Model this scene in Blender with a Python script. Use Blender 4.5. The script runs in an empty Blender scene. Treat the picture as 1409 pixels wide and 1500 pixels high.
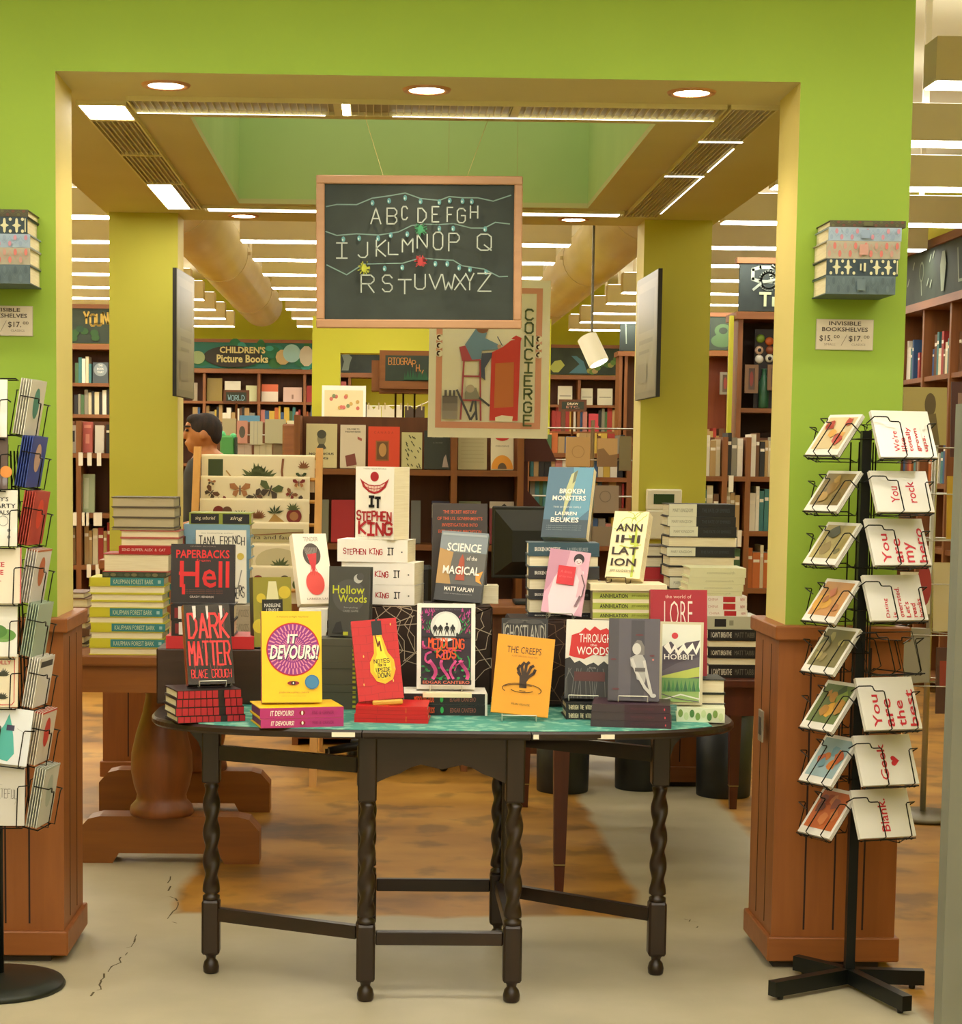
import bpy, math, random
from mathutils import Vector as V, Matrix as MX
S = bpy.context.scene
C = S.collection
R = math.radians

# ------------------------------------------------------------------ camera
FOC, CX, CY = 2800.0, 605.0, 914.6
EYE = V((0, 0, 1.41))
PIT, YAW, ROL = .0860, .0158, .0119
FW = V((math.sin(YAW)*math.cos(PIT), math.cos(YAW)*math.cos(PIT), -math.sin(PIT)))
RT = V((math.cos(YAW), -math.sin(YAW), 0))
UP = RT.cross(FW)
RT, UP = math.cos(ROL)*RT + math.sin(ROL)*UP, -math.sin(ROL)*RT + math.cos(ROL)*UP
cam = bpy.data.objects.new('camera', bpy.data.cameras.new('camera'))
C.objects.link(cam)
cam.matrix_world = MX((( RT.x, UP.x, -FW.x, EYE.x), (RT.y, UP.y, -FW.y, EYE.y), (RT.z, UP.z, -FW.z, EYE.z), (0, 0, 0, 1)))
cam.data.sensor_fit = 'HORIZONTAL'
cam.data.sensor_width = 36
cam.data.lens = FOC*36/1409
cam.data.shift_x = (704.5-CX)/1409
cam.data.shift_y = (CY-750)/1409
cam.data.clip_end = 100
S.camera = cam

# ------------------------------------------------------------------ light and exposure
S.view_settings.view_transform = 'Standard'
S.view_settings.look = 'None'
S.view_settings.exposure = EXPO = 0.0
S.view_settings.gamma = 1
BOX_POWER, TROFFER_POWER, DOWN_POWER, SPOT_WATTS, RECESS_GLOW_POWER = 18.5, 34.0, 30.0, 12.5, .9
UP_POWER = 7.0
BOX_TINT, WARM_TINT = (1, .96, .86), (1, .82, .56)
wd = bpy.data.worlds.new('world'); S.world = wd; wd.use_nodes = True
wd.node_tree.nodes['Background'].inputs[0].default_value = (1, .93, .75, 1)
wd.node_tree.nodes['Background'].inputs[1].default_value = .05
try:
    S.cycles.use_denoising = True
    S.cycles.max_bounces = 7
    S.cycles.diffuse_bounces = 5
    S.cycles.glossy_bounces = 3
    S.cycles.caustics_reflective = False
    S.cycles.caustics_refractive = False
    S.cycles.sample_clamp_indirect = 4
    S.cycles.use_light_tree = True
except Exception:
    pass

# ------------------------------------------------------------------ pixel helpers
def ray(x, y): return RT*((x-CX)/FOC) + UP*((CY-y)/FOC) + FW
def at(x, y, Y):
    d = ray(x, y); return EYE + d*(Y/d.y)
def atz(x, y, Z):
    d = ray(x, y); return EYE + d*((Z-EYE.z)/d.z)
def wx(x, Y, y=700): return at(x, y, Y).x
def wz(y, Y, x=600): return at(x, y, Y).z

# ------------------------------------------------------------------ materials
MATS = {}
def lin(h):
    h = h.lstrip('#')
    return tuple(((c/12.92) if c <= .04045 else ((c+.055)/1.055)**2.4) for c in (int(h[i:i+2], 16)/255 for i in (0, 2, 4))) + (1,)
def newmat(name):
    m = bpy.data.materials.new(name); m.use_nodes = True
    return m, m.node_tree, m.node_tree.nodes['Principled BSDF']
def M(h, rough=.6, metal=0, coat=0):
    k = (h, rough, metal, coat)
    if k not in MATS:
        m, nt, b = newmat('paint_%s_%d' % (h.lstrip('#'), len(MATS)))
        b.inputs['Base Color'].default_value = lin(h)
        b.inputs['Roughness'].default_value = rough
        b.inputs['Metallic'].default_value = metal
        b.inputs['Coat Weight'].default_value = coat
        m.diffuse_color = lin(h)
        MATS[k] = m
    return MATS[k]
def EM(name, tint, power):
    if name not in MATS:
        m, nt, b = newmat(name)
        b.inputs['Base Color'].default_value = (.9, .9, .85, 1)
        b.inputs['Emission Color'].default_value = (*tint, 1)
        b.inputs['Emission Strength'].default_value = power
        MATS[name] = m
    return MATS[name]
def noisy(name, h1, h2, scale=3, rough=.6, stretch=(1, 1, 1), bump=0, detail=4, lo=.35, hi=.65):
    if name in MATS: return MATS[name]
    m, nt, b = newmat(name); N = nt.nodes; L = nt.links
    tc = N.new('ShaderNodeTexCoord'); mp = N.new('ShaderNodeMapping'); mp.inputs['Scale'].default_value = stretch
    no = N.new('ShaderNodeTexNoise'); no.inputs['Scale'].default_value = scale; no.inputs['Detail'].default_value = detail
    cr = N.new('ShaderNodeValToRGB')
    cr.color_ramp.elements[0].position = lo; cr.color_ramp.elements[1].position = hi
    cr.color_ramp.elements[0].color = lin(h1); cr.color_ramp.elements[1].color = lin(h2)
    L.new(tc.outputs['Object'], mp.inputs[0]); L.new(mp.outputs[0], no.inputs[0])
    L.new(no.outputs[0], cr.inputs[0]); L.new(cr.outputs[0], b.inputs['Base Color'])
    b.inputs['Roughness'].default_value = rough
    if bump:
        bp = N.new('ShaderNodeBump'); bp.inputs['Strength'].default_value = bump; bp.inputs['Distance'].default_value = .01
        L.new(no.outputs[0], bp.inputs['Height']); L.new(bp.outputs[0], b.inputs['Normal'])
    MATS[name] = m
    return m
def wood(name, h1, h2, axis='z', rough=.45, sc=1.0):
    st = {'z': (14, 14, 1.2), 'x': (1.2, 14, 14), 'y': (14, 1.2, 14)}[axis]
    return noisy(name, h1, h2, 2.2*sc, rough, st, .05, 6, .3, .72)

LIME = noisy('lime_green_wall_paint', '8aa832', '90ae36', 1.4, .7)
JAMB = noisy('pale_yellow_wall_paint', 'd6c878', 'dccd80', 2, .7)
OCHRE = noisy('ochre_yellow_ceiling_paint', 'ccc490', 'd2ca98', 2, .75)
YEL = noisy('yellow_green_wall_paint', 'bdb73e', 'c4bd44', 1.5, .7)
BACKY = noisy('bright_yellow_green_wall_paint', 'c3c232', 'cbc83a', 1.5, .7)
CEIL = noisy('cream_ceiling_paint', 'e6dfc0', 'ebe4c8', 1, .8)
SAGE = noisy('sage_green_skylight_paint', 'b3cb84', 'bdd28c', 2, .7)
OAK = wood('honey_oak', '8a4f22', '9c5c2a')
OAKX = wood('honey_oak_lengthwise', '8a4f22', '9c5c2a', 'x')
DARKOAK = wood('dark_stained_oak', '1c0f09', '2b190d', 'z', .34)
DARKOAKX = wood('dark_stained_oak_lengthwise', '1c0f09', '2d1a0d', 'x', .32)
SHELF = wood('shelf_wood', '7c4a22', '8f592a', 'x', .5)
SHELFZ = wood('shelf_wood_upright', '7c4a22', '8f592a', 'z', .5)
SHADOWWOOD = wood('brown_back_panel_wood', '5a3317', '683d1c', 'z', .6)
TRESTLE = wood('trestle_pine', '7f4a1d', '92581f', 'x', .45)
TRESTLEZ = wood('trestle_pine_upright', '6f3d1a', '84491f', 'z', .45)
PINE = wood('pale_pine', 'd29a4e', 'dba55a', 'z', .5)
MAHOG = wood('mahogany', '4a2013', '5b2a18', 'z', .4)
SLATE = noisy('chalkboard_slate', '27302d', '333d39', 5, .75, (1, 1, 1), 0, 5)
SLATEG = noisy('green_chalkboard_slate', '2c352a', '3a4536', 4, .75)
PAGE = noisy('book_page_edges', 'e2d6b4', 'ece2c4', 60, .8, (.2, .2, 6))
CREAMP = M('ece4cf', .55)
CHALK = M('d9dcd0', .9)
WHITE = M('f0ece0', .5)
BLACKM = M('14120f', .45)
WIRE = M('17150f', .35, .6)
STEEL = M('b9b5a5', .35, .7)
WHITEWIRE = M('e8e4d8', .4)

# ------------------------------------------------------------------ mesh builder
class MB:
    def __init__(s): s.v = []; s.f = []; s.mi = []; s.mats = []; s.X = MX(); s.smooth = []; s.sm = False
    def add(s, vs, fs, m):
        b = len(s.v)
        if m not in s.mats: s.mats.append(m)
        k = s.mats.index(m)
        X = s.X
        s.v += [X @ V(p) for p in vs]
        for f in fs: s.f.append([b+i for i in f]); s.mi.append(k); s.smooth.append(s.sm)
    def box(s, x0, x1, y0, y1, z0, z1, m, faces=None):
        vs = [(x0, y0, z0), (x1, y0, z0), (x1, y1, z0), (x0, y1, z0), (x0, y0, z1), (x1, y0, z1), (x1, y1, z1), (x0, y1, z1)]
        fs = {'b': (3, 2, 1, 0), 't': (4, 5, 6, 7), 'f': (0, 1, 5, 4), 'r': (1, 2, 6, 5), 'k': (2, 3, 7, 6), 'l': (3, 0, 4, 7)}
        for k, f in fs.items():
            s.add([vs[i] for i in f], [(0, 1, 2, 3)], (faces or {}).get(k, m))
        return s
    def bbox(s, x0, x1, y0, y1, z0, z1, m, c=.004):
        """a box with chamfered upright and horizontal edges"""
        c = min(c, (x1-x0)/2.1, (y1-y0)/2.1, (z1-z0)/2.1)
        def ringz(z, i):
            return [(x0+i, y0+c, z), (x0+c, y0+i, z), (x1-c, y0+i, z), (x1-i, y0+c, z), (x1-i, y1-c, z), (x1-c, y1-i, z), (x0+c, y1-i, z), (x0+i, y1-c, z)]
        rs = [ringz(z0, c*.6), ringz(z0+c, 0), ringz(z1-c, 0), ringz(z1, c*.6)]
        vs = sum(rs, []); fs = [tuple(range(7, -1, -1)), tuple(range(24, 32))]
        for k in range(3):
            for i in range(8):
                j = (i+1) % 8; fs.append((k*8+i, k*8+j, k*8+8+j, k*8+8+i))
        s.add(vs, fs, m); return s
    def prism(s, pts, a0, a1, m, ax='y'):
        """polygon in the plane across ax, extruded from a0 to a1"""
        n = len(pts)
        P = {'y': lambda p, a: (p[0], a, p[1]), 'z': lambda p, a: (p[0], p[1], a), 'x': lambda p, a: (a, p[0], p[1])}[ax]
        vs = [P(p, a0) for p in pts] + [P(p, a1) for p in pts]
        fs = [tuple(range(n)), tuple(range(2*n-1, n-1, -1))] + [(i, (i+1) % n, n+(i+1) % n, n+i)[::-1] for i in range(n)]
        s.add(vs, fs, m); return s
    def tube(s, pts, r, m, n=6, closed=False):
        pts = [V(p) for p in pts]; rs = r if isinstance(r, (list, tuple)) else [r]*len(pts)
        rings = []; ref = None; N = len(pts)
        for i, p in enumerate(pts):
            a = pts[(i-1) % N] if closed else pts[max(i-1, 0)]
            b = pts[(i+1) % N] if closed else pts[min(i+1, N-1)]
            t = (b-a)
            t = t.normalized() if t.length > 1e-9 else V((0, 0, 1))
            if ref is None: ref = V((0, 0, 1)) if abs(t.z) < .9 else V((1, 0, 0))
            u = t.cross(ref)
            if u.length < 1e-4: u = t.cross(V((0, 1, 0)) if abs(t.y) < .9 else V((1, 0, 0)))
            u.normalize(); w = u.cross(t); ref = w
            rings.append([p + (u*math.cos(2*math.pi*k/n) + w*math.sin(2*math.pi*k/n))*rs[i] for k in range(n)])
        vs = sum(rings, []); fs = []
        for i in range(N if closed else N-1):
            j = (i+1) % N
            for k in range(n):
                l = (k+1) % n; fs.append((i*n+k, i*n+l, j*n+l, j*n+k))
        if not closed: fs += [tuple(range(n)), tuple(range((N-1)*n+n-1, (N-1)*n-1, -1))]
        sm, s.sm = s.sm, True
        s.add(vs, fs, m); s.sm = sm; return s
    def lathe(s, prof, m, n=20, c=(0, 0), twist=None, smooth=True):
        vs = []; fs = []
        for r, z in prof:
            for k in range(n):
                a = 2*math.pi*k/n
                rr = twist(r, z, a) if twist else r
                vs.append((c[0]+rr*math.cos(a), c[1]+rr*math.sin(a), z))
        for i in range(len(prof)-1):
            for k in range(n):
                l = (k+1) % n; fs.append((i*n+k, i*n+l, (i+1)*n+l, (i+1)*n+k))
        fs += [tuple(range(n-1, -1, -1)), tuple(range((len(prof)-1)*n, len(prof)*n))]
        sm, s.sm = s.sm, smooth
        s.add(vs, fs, m); s.sm = sm; return s
    def ball(s, c, r, m, n=14, k=9):
        rx, ry, rz = r if isinstance(r, (list, tuple)) else (r, r, r)
        vs = []; fs = []
        for i in range(k+1):
            t = math.pi*(i/k*.996+.002)
            for j in range(n):
                a = 2*math.pi*j/n
                vs.append((c[0]+rx*math.sin(t)*math.cos(a), c[1]+ry*math.sin(t)*math.sin(a), c[2]-rz*math.cos(t)))
        for i in range(k):
            for j in range(n):
                l = (j+1) % n; fs.append((i*n+j, i*n+l, (i+1)*n+l, (i+1)*n+j))
        fs += [tuple(range(n-1, -1, -1)), tuple(range(k*n, k*n+n))]
        sm, s.sm = s.sm, True
        s.add(vs, fs, m); s.sm = sm; return s
    def build(s, name, parent=None, loc=None, rot=None):
        me = bpy.data.meshes.new(name)
        me.from_pydata([tuple(v) for v in s.v], [], s.f)
        for m in s.mats: me.materials.append(m)
        me.polygons.foreach_set('material_index', s.mi)
        me.polygons.foreach_set('use_smooth', s.smooth)
        me.update()
        o = bpy.data.objects.new(name, me); C.objects.link(o)
        if parent: o.parent = parent
        if loc is not None: o.location = loc
        if rot is not None: o.rotation_euler = rot
        return o

def tag(o, label, cat, group=None, kind=None):
    if label: o['label'] = label
    if cat: o['category'] = cat
    if group: o['group'] = group
    if kind: o['kind'] = kind
    return o
def thing(name, label, cat, loc=(0, 0, 0), rot=(0, 0, 0), group=None):
    o = bpy.data.objects.new(name, None); C.objects.link(o)
    o.empty_display_size = .05
    o.location = loc; o.rotation_euler = rot
    return tag(o, label, cat, group)
def dup(o, label=None, loc=None, rot=None, parent=None):
    c = o.copy(); C.objects.link(c)
    if parent: c.parent = parent
    if label: c['label'] = label
    if loc is not None: c.location = loc
    if rot is not None: c.rotation_euler = rot
    for ch in list(o.children): dup(ch, parent=c)
    return c
def struct(mb, name):
    o = mb.build(name); o['kind'] = 'structure'; return o
ORD = ['first', 'second', 'third', 'fourth', 'fifth', 'sixth', 'seventh', 'eighth', 'ninth', 'tenth', 'eleventh', 'twelfth', 'thirteenth', 'fourteenth', 'fifteenth', 'sixteenth', 'seventeenth', 'eighteenth', 'nineteenth', 'twentieth']
ORD += ['twenty-' + o for o in ORD[:9]] + ['thirtieth'] + ['thirty-' + o for o in ORD[:9]] + ['fortieth'] + ['forty-' + o for o in ORD[:9]]

# ------------------------------------------------------------------ lettering
GLY = {}
def glyphs(t, bold, shear):
    k = (t, bold, shear)
    if k not in GLY:
        cu = bpy.data.curves.new('lettering', 'FONT'); cu.body = t
        cu.resolution_u = 2; cu.offset = bold; cu.shear = shear; cu.fill_mode = 'FRONT'
        ob = bpy.data.objects.new('lettering', cu)
        me = bpy.data.meshes.new_from_object(ob)
        vs = [(v.co.x, v.co.y) for v in me.vertices]; fs = [tuple(p.vertices) for p in me.polygons]
        bpy.data.objects.remove(ob); bpy.data.curves.remove(cu); bpy.data.meshes.remove(me)
        if vs:
            x0 = min(v[0] for v in vs); x1 = max(v[0] for v in vs); y0 = min(v[1] for v in vs); y1 = max(v[1] for v in vs)
            vs = [((a-x0)/max(x1-x0, 1e-6), (y1-b)/max(y1-y0, 1e-6)) for a, b in vs]
        GLY[k] = (vs, fs)
    return GLY[k]
STK = {'A': '00-26-40 12-32', 'B': '00-06-36-45-44-33-03 33-42-41-30-00', 'C': '45-36-16-05-01-10-30-41', 'D': '00-06-26-44-42-20-00', 'E': '46-06-00-40 03-33', 'F': '00-06-46 03-33', 'G': '45-36-16-05-01-10-30-41-43-23', 'H': '00-06 40-46 03-43', 'I': '20-26 06-46 00-40', 'J': '46-41-30-10-01', 'K': '00-06 46-03-40', 'L': '06-00-40', 'M': '00-06-23-46-40', 'N': '00-06-40-46', 'O': '10-01-05-16-36-45-41-30-10', 'P': '00-06-36-45-44-33-03', 'Q': '10-01-05-16-36-45-41-30-10 22-40', 'R': '00-06-36-45-44-33-03 23-40', 'S': '45-36-16-05-04-13-33-42-41-30-10-01', 'T': '20-26 06-46', 'U': '06-01-10-30-41-46', 'V': '06-20-46', 'W': '06-10-23-30-46', 'X': '00-46 06-40', 'Y': '06-23-46 23-20', 'Z': '06-46-00-40', "'": '26-24', '!': '26-22 21-20', '.': '20-21', '$': '45-36-16-05-04-13-33-42-41-30-10-01 27-20', ' ': '', 'i': '20-24 25-26'}
class Art:
    """flat printing on a face: O is the top left corner, U the whole width, W the whole height downwards"""
    def __init__(s, mb, O, U, W, eps=.0004, lay=1):
        s.mb = mb; s.O = V(O); s.U = V(U); s.W = V(W); s.N = s.W.cross(s.U).normalized(); s.eps = eps; s.l = lay
        s.w = s.U.length; s.h = s.W.length
    def p(s, u, v): return s.O + s.U*u + s.W*v + s.N*(s.eps*s.l)
    def up(s): s.l += 1; return s
    def poly(s, pts, m, up=True):
        s.mb.add([s.p(*q) for q in pts], [tuple(range(len(pts)-1, -1, -1))], m)
        if up: s.l += 1
        return s
    def rect(s, u0, v0, u1, v1, m): return s.poly([(u0, v0), (u1, v0), (u1, v1), (u0, v1)], m)
    def ell(s, u, v, ru, rv, m, n=24): return s.poly([(u+ru*math.cos(2*math.pi*k/n), v+rv*math.sin(2*math.pi*k/n)) for k in range(n)], m)
    def circ(s, u, v, r, m, n=24): return s.ell(u, v, r, r*s.w/s.h, m, n)
    def line(s, pts, wd, m, up=True):
        """wd is a share of the width"""
        h = wd*s.w/2; du = s.U.normalized(); dw = s.W.normalized()
        P = [V((a*s.w, b*s.h)) for a, b in pts]
        for a, b in zip(P, P[1:]):
            d = b-a
            if d.length < 1e-7: continue
            d.normalize(); n = V((-d.y, d.x))*h; e = d*h*.6
            q = [a-e+n, a-e-n, b+e-n, b+e+n]
            s.mb.add([s.O+du*c.x+dw*c.y+s.N*(s.eps*s.l) for c in q], [(0, 1, 2, 3)], m)
        if up: s.l += 1
        return s
    def ring(s, u, v, r, wd, m, n=24, rv=None, a0=0, a1=360):
        rv = r*s.w/s.h if rv is None else rv
        k = [R(a0+(a1-a0)*i/n) for i in range(n+1)]
        return s.line([(u+r*math.cos(a), v+rv*math.sin(a)) for a in k], wd, m)
    def text(s, t, u0, v0, u1, v1, m, bold=0, shear=0):
        vs, fs = glyphs(t, bold, shear)
        s.mb.add([s.p(u0+(u1-u0)*a, v0+(v1-v0)*b) for a, b in vs], [f[::-1] for f in fs], m)
        s.l += 1; return s
    def hand(s, t, u0, v0, u1, v1, m, wd=.02, jit=0, gap=.25, seed=1):
        rn = random.Random(seed); n = len(t); st = (u1-u0)/(n-gap); cw = st*(1-gap)
        for i, ch in enumerate(t):
            x = u0+i*st; j = rn.uniform(-jit, jit)
            for sk in STK.get(ch.upper(), '').split():
                s.line([(x+cw*int(q[0])/4, v1+(v0-v1)*int(q[1])/6+j) for q in sk.split('-')], wd, m, False)
        s.l += 1; return s

# ------------------------------------------------------------------ books
def book(label, loc, w, h, t, cover, draw=None, yaw=0, lean=0, roll=0, pages=None, spine=None, sdraw=None, hard=True, group=None, name='book', parts=True, cat='book'):
    """a standing book: front cover faces -y at y=0, origin at the middle of its lower front edge"""
    pages = pages or PAGE
    rot = (MX.Rotation(R(yaw), 4, 'Z') @ MX.Rotation(R(-lean), 4, 'X') @ MX.Rotation(R(roll), 4, 'Y')).to_euler()
    loc = V(loc); loc.z += t*math.sin(R(max(lean, 0)))+w/2*math.sin(R(abs(roll)))+.0004
    root = thing(name, label, cat, loc, rot, group)
    b = .0028 if hard else .0012; i = .004 if hard else .0006
    mb = MB()
    mb.box(-w/2, w/2, 0, b, 0, h, cover); mb.box(-w/2, w/2, t-b, t, 0, h, cover)
    mb.box(-w/2, -w/2+b, b, t-b, 0, h, spine or cover)
    if draw: draw(Art(mb, (-w/2, 0, h), (w, 0, 0), (0, 0, -h)))
    if sdraw: sdraw(Art(mb, (-w/2, t, h), (0, -t, 0), (0, 0, -h)))
    mb.build('cover', root)
    pg = MB().box(-w/2+b, w/2-i, b, t-b, i, h-i, pages)
    pg.build('pages', root)
    return root
def lying(label, loc, L, D, t, cover, sdraw=None, yaw=0, face='spine', spine=None, pages=None, hard=True, group=None, tdraw=None, name='book', top=None, cat='book'):
    """a book lying flat: near face at y=0, origin at the middle of its lower near edge"""
    pages = pages or PAGE
    root = thing(name, label, cat, loc, (0, 0, R(yaw)), group)
    b = min(.0028, t*.12) if hard else min(.0012, t*.1); i = .004 if hard else .0008
    mb = MB(); top = top or cover
    mb.box(-L/2, L/2, 0, D, 0, b, cover); mb.box(-L/2, L/2, 0, D, t-b, t, top)
    sp = spine or cover
    if face == 'spine':
        mb.box(-L/2, L/2, 0, b, b, t-b, sp)
        mb.add([(-L/2, -.0003, .0), (L/2, -.0003, 0), (L/2, -.0003, t), (-L/2, -.0003, t)], [(0, 1, 2, 3)], sp)
        y0, y1 = b, D-i
    else:
        mb.box(-L/2, L/2, D-b, D, b, t-b, sp); y0, y1 = i, D-b
    if sdraw: sdraw(Art(mb, (-L/2, -.0003, t), (L, 0, 0), (0, 0, -t)))
    if tdraw: tdraw(Art(mb, (-L/2, D, t), (L, 0, 0), (0, -D, 0)))
    mb.build('cover', root)
    MB().box(-L/2+i, L/2-i, y0, y1, b, t-b, pages).build('pages', root)
    return root
def stack(Y, z0, items, D=.15, group=None, yoff=0):
    """items from the bottom up: (xl, xr, ytop, label, cover, kwargs); px for the sides and the top. Returns the top's height"""
    z = z0
    for it in items:
        xl, xr, yt, label, cover = it[:5]; kw = dict(it[5]) if len(it) > 5 else {}
        dy = kw.pop('dy', 0); d = kw.pop('D', D)
        z1 = wz(yt, Y+dy, (xl+xr)/2); t = max(z1-z, .004)
        a = wx(xl, Y+dy, yt); c = wx(xr, Y+dy, yt)
        lying(label, ((a+c)/2, Y+dy, z), (c-a)/math.cos(R(kw.get('yaw', 0))), d, t-.0004, cover, group=group, **kw)
        z = z1
    return z
def show(label, xl, xr, yb, yt, Y, t, cover, draw=None, yaw=0, lean=10, roll=0, Z=None, **kw):
    """a face-out book given by its width and height in the photograph and its distance"""
    P = at((xl+xr)/2, yb, Y)
    w = (xr-xl)*Y/FOC/math.cos(R(yaw)); h = (yb-yt)*Y/FOC/math.cos(R(lean))*1.0
    if Z is not None: P.z = Z
    return book(label, P, w, h, t, cover, draw, yaw, lean, roll, **kw)
def easel(label, P, w, lean, yaw=0, h=.11, mat=None, d=.07):
    """bent wire display stand: ledge in front, slanted back, prop behind"""
    m = mat or WHITEWIRE
    root = thing('wire_display_easel', label, 'display stand', P, (0, 0, R(yaw)))
    g = .004; s = math.tan(R(lean)); r = .0016; z0 = r
    mb = MB()
    for sx in (-1, 1):
        x = sx*w*.36
        mb.tube([(x, -.012, .018), (x, -.012, z0+.004), (x, -.004, z0), (x, .03, z0), (x, .034+.0, .01), (x*.8, .034+s*h, h)], r, m, 6)
        mb.tube([(x*.8, .034+s*h, h), (x, .034+s*h+d*.6, z0)], r, m, 6)
    mb.tube([(-w*.36*.8, .034+s*h, h), (w*.36*.8, .034+s*h, h)], r, m, 6)
    mb.tube([(-w*.36, -.012, .018), (w*.36, -.012, .018)], r, m, 6)
    mb.build('wire_frame', root)
    return root

# ================================================================== the setting
YW, YWB, ZS = 5.28, 5.55, 2.443          # wall front, wall back, opening head and soffit
XL, XR, XW0, XW1 = -.900, 1.118, -1.22, 1.425
ZCAP, ZCEIL = .965, 3.35
def floor_material():
    m, nt, b = newmat('stained_concrete_floor'); N = nt.nodes; L = nt.links
    def mt(op, a, c=None, d=None):
        n = N.new('ShaderNodeMath'); n.operation = op
        for i, v in enumerate((a, c, d)):
            if v is None: continue
            if isinstance(v, (int, float)): n.inputs[i].default_value = v
            else: L.new(v, n.inputs[i])
        return n.outputs[0]
    tc = N.new('ShaderNodeTexCoord'); sp = N.new('ShaderNodeSeparateXYZ'); L.new(tc.outputs['Object'], sp.inputs[0])
    def noise(sc, det=5, st=(1, 1, 1)):
        mp = N.new('ShaderNodeMapping'); mp.inputs['Scale'].default_value = st; L.new(tc.outputs['Object'], mp.inputs[0])
        n = N.new('ShaderNodeTexNoise'); n.inputs['Scale'].default_value = sc; n.inputs['Detail'].default_value = det
        L.new(mp.outputs[0], n.inputs[0]); return n.outputs[0]
    nz = noise(2.2)
    wob = mt('MULTIPLY', mt('SUBTRACT', nz, .5), .12)
    X = mt('ADD', sp.outputs[0], wob); Y = mt('ADD', sp.outputs[1], mt('MULTIPLY', wob, 1.6))
    def step(v, e, soft=.02):
        return mt('MINIMUM', mt('MAXIMUM', mt('DIVIDE', mt('SUBTRACT', v, e-soft), 2*soft), 0), 1)
    def box(x0, x1, y0, y1):
        f = mt('MULTIPLY', step(X, x0), mt('SUBTRACT', 1, step(X, x1)))
        g = mt('MULTIPLY', step(Y, y0), mt('SUBTRACT', 1, step(Y, y1)))
        return mt('MULTIPLY', f, g)
    gray = mt('MAXIMUM', mt('MAXIMUM', box(-6, 1.41, -6, 5.83), box(.83, 1.41, 5, 9.5)), box(-1.35, -.635, 5, 7.2))
    def ramp(src, cols):
        r = N.new('ShaderNodeValToRGB'); e = r.color_ramp.elements
        while len(e) < len(cols): e.new(.5)
        for k, (p, h) in enumerate(cols): e[k].position = p; e[k].color = lin(h)
        L.new(src, r.inputs[0]); return r.outputs[0]
    cg = ramp(noise(3.4, 7), [(.25, 'a69c82'), (.5, 'afa589'), (.75, 'b8ae93')])
    cb = ramp(noise(1.7, 8, (1, 1.6, 1)), [(.3, '6e4c1a'), (.44, '9e6f2a'), (.6, 'b38336'), (.76, 'c09244')])
    mx = N.new('ShaderNodeMix'); mx.data_type = 'RGBA'
    L.new(gray, mx.inputs[0]); L.new(cb, mx.inputs[6]); L.new(cg, mx.inputs[7])
    # dark worn stains inside the brown field
    st = mt('MULTIPLY', step(noise(4.5, 6), .56, .05), mt('SUBTRACT', 1, gray))
    m2 = N.new('ShaderNodeMix'); m2.data_type = 'RGBA'
    L.new(mt('MULTIPLY', st, .45), m2.inputs[0]); L.new(mx.outputs[2], m2.inputs[6]); m2.inputs[7].default_value = lin('4a3a22')
    L.new(m2.outputs[2], b.inputs['Base Color'])
    b.inputs['Roughness'].default_value = .48
    b.inputs['Specular IOR Level'].default_value = .3
    return m
FLOORM = floor_material()
mb = MB(); mb.box(-5.2, 3.75, -3.6, 21.2, -.1, 0, FLOORM)
crk = M('54492f', .95)
rn = random.Random(4)
def crack(px):
    P = [atz(x, y, 0) for x, y in px]
    Q = []
    for a, b_ in zip(P, P[1:]):
        for k in range(5):
            q = a.lerp(b_, k/5); Q.append(V((q.x+rn.uniform(-.008, .008), q.y+rn.uniform(-.012, .012), 0)))
    for a, b_ in zip(Q, Q[1:]):
        if rn.random() < .25: continue
        w = rn.uniform(.0012, .003)
        mb.add([(a.x-w, a.y, .0006), (a.x+w, a.y, .0006), (b_.x+w, b_.y, .0006), (b_.x-w, b_.y, .0006)], [(0, 1, 2, 3)], crk)
crack([(252, 1283), (243, 1310), (262, 1322), (246, 1345), (262, 1358)])
crack([(202, 1368), (186, 1390), (178, 1405), (155, 1428), (148, 1445), (130, 1462)])
crack([(1000, 1345), (1020, 1352), (1015, 1362)])
struct(mb, 'floor')
mb = MB(); mb.box(-5.2, 3.75, -3.6, 21.2, ZCEIL, ZCEIL+.1, CEIL); struct(mb, 'ceiling')
struct(MB().box(-5.2, 3.75, 21.2, 21.3, 0, ZCEIL, BACKY), 'wall_back')
struct(MB().box(-5.3, -5.2, -3.6, 21.2, 0, ZCEIL, BACKY), 'wall_left')
struct(MB().box(3.75, 3.85, -3.6, 21.2, 0, ZCEIL, BACKY), 'wall_right')
struct(MB().box(-5.2, 3.75, -3.7, -3.6, 0, ZCEIL, CEIL), 'wall_rear')

fc = {'f': LIME}
mb = MB()
mb.box(XW0, XL, YW, YWB, ZCAP, ZS, JAMB, fc); mb.box(XR, XW1, YW, YWB, ZCAP, ZS, JAMB, fc)
mb.box(XW0, XW1, YW, YWB, ZS, ZCEIL, LIME, {'b': OCHRE, 'k': OCHRE})
struct(mb, 'wall_front')
RX0, RX1, RY0, RY1 = -.605, .82, 5.95, 7.93
CX0, CX1, CYB = -1.20, 1.42, 8.5
mb = MB()
for a in ((CX0, RX0, YWB, CYB), (RX1, CX1, YWB, CYB), (RX0, RX1, YWB, RY0), (RX0, RX1, RY1, CYB)):
    mb.box(a[0], a[1], a[2], a[3], ZS, ZS+.02, OCHRE)
struct(mb, 'ceiling_soffit')
mb = MB(); zt = 3.28
mb.box(RX0-.03, RX0, RY0-.03, RY1+.03, ZS+.02, zt, SAGE); mb.box(RX1, RX1+.03, RY0-.03, RY1+.03, ZS+.02, zt, SAGE)
mb.box(RX0, RX1, RY1, RY1+.03, ZS+.02, zt, SAGE); mb.box(RX0, RX1, RY0-.03, RY0, ZS+.02, zt, SAGE)
struct(mb, 'ceiling_skylight_box')
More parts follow.
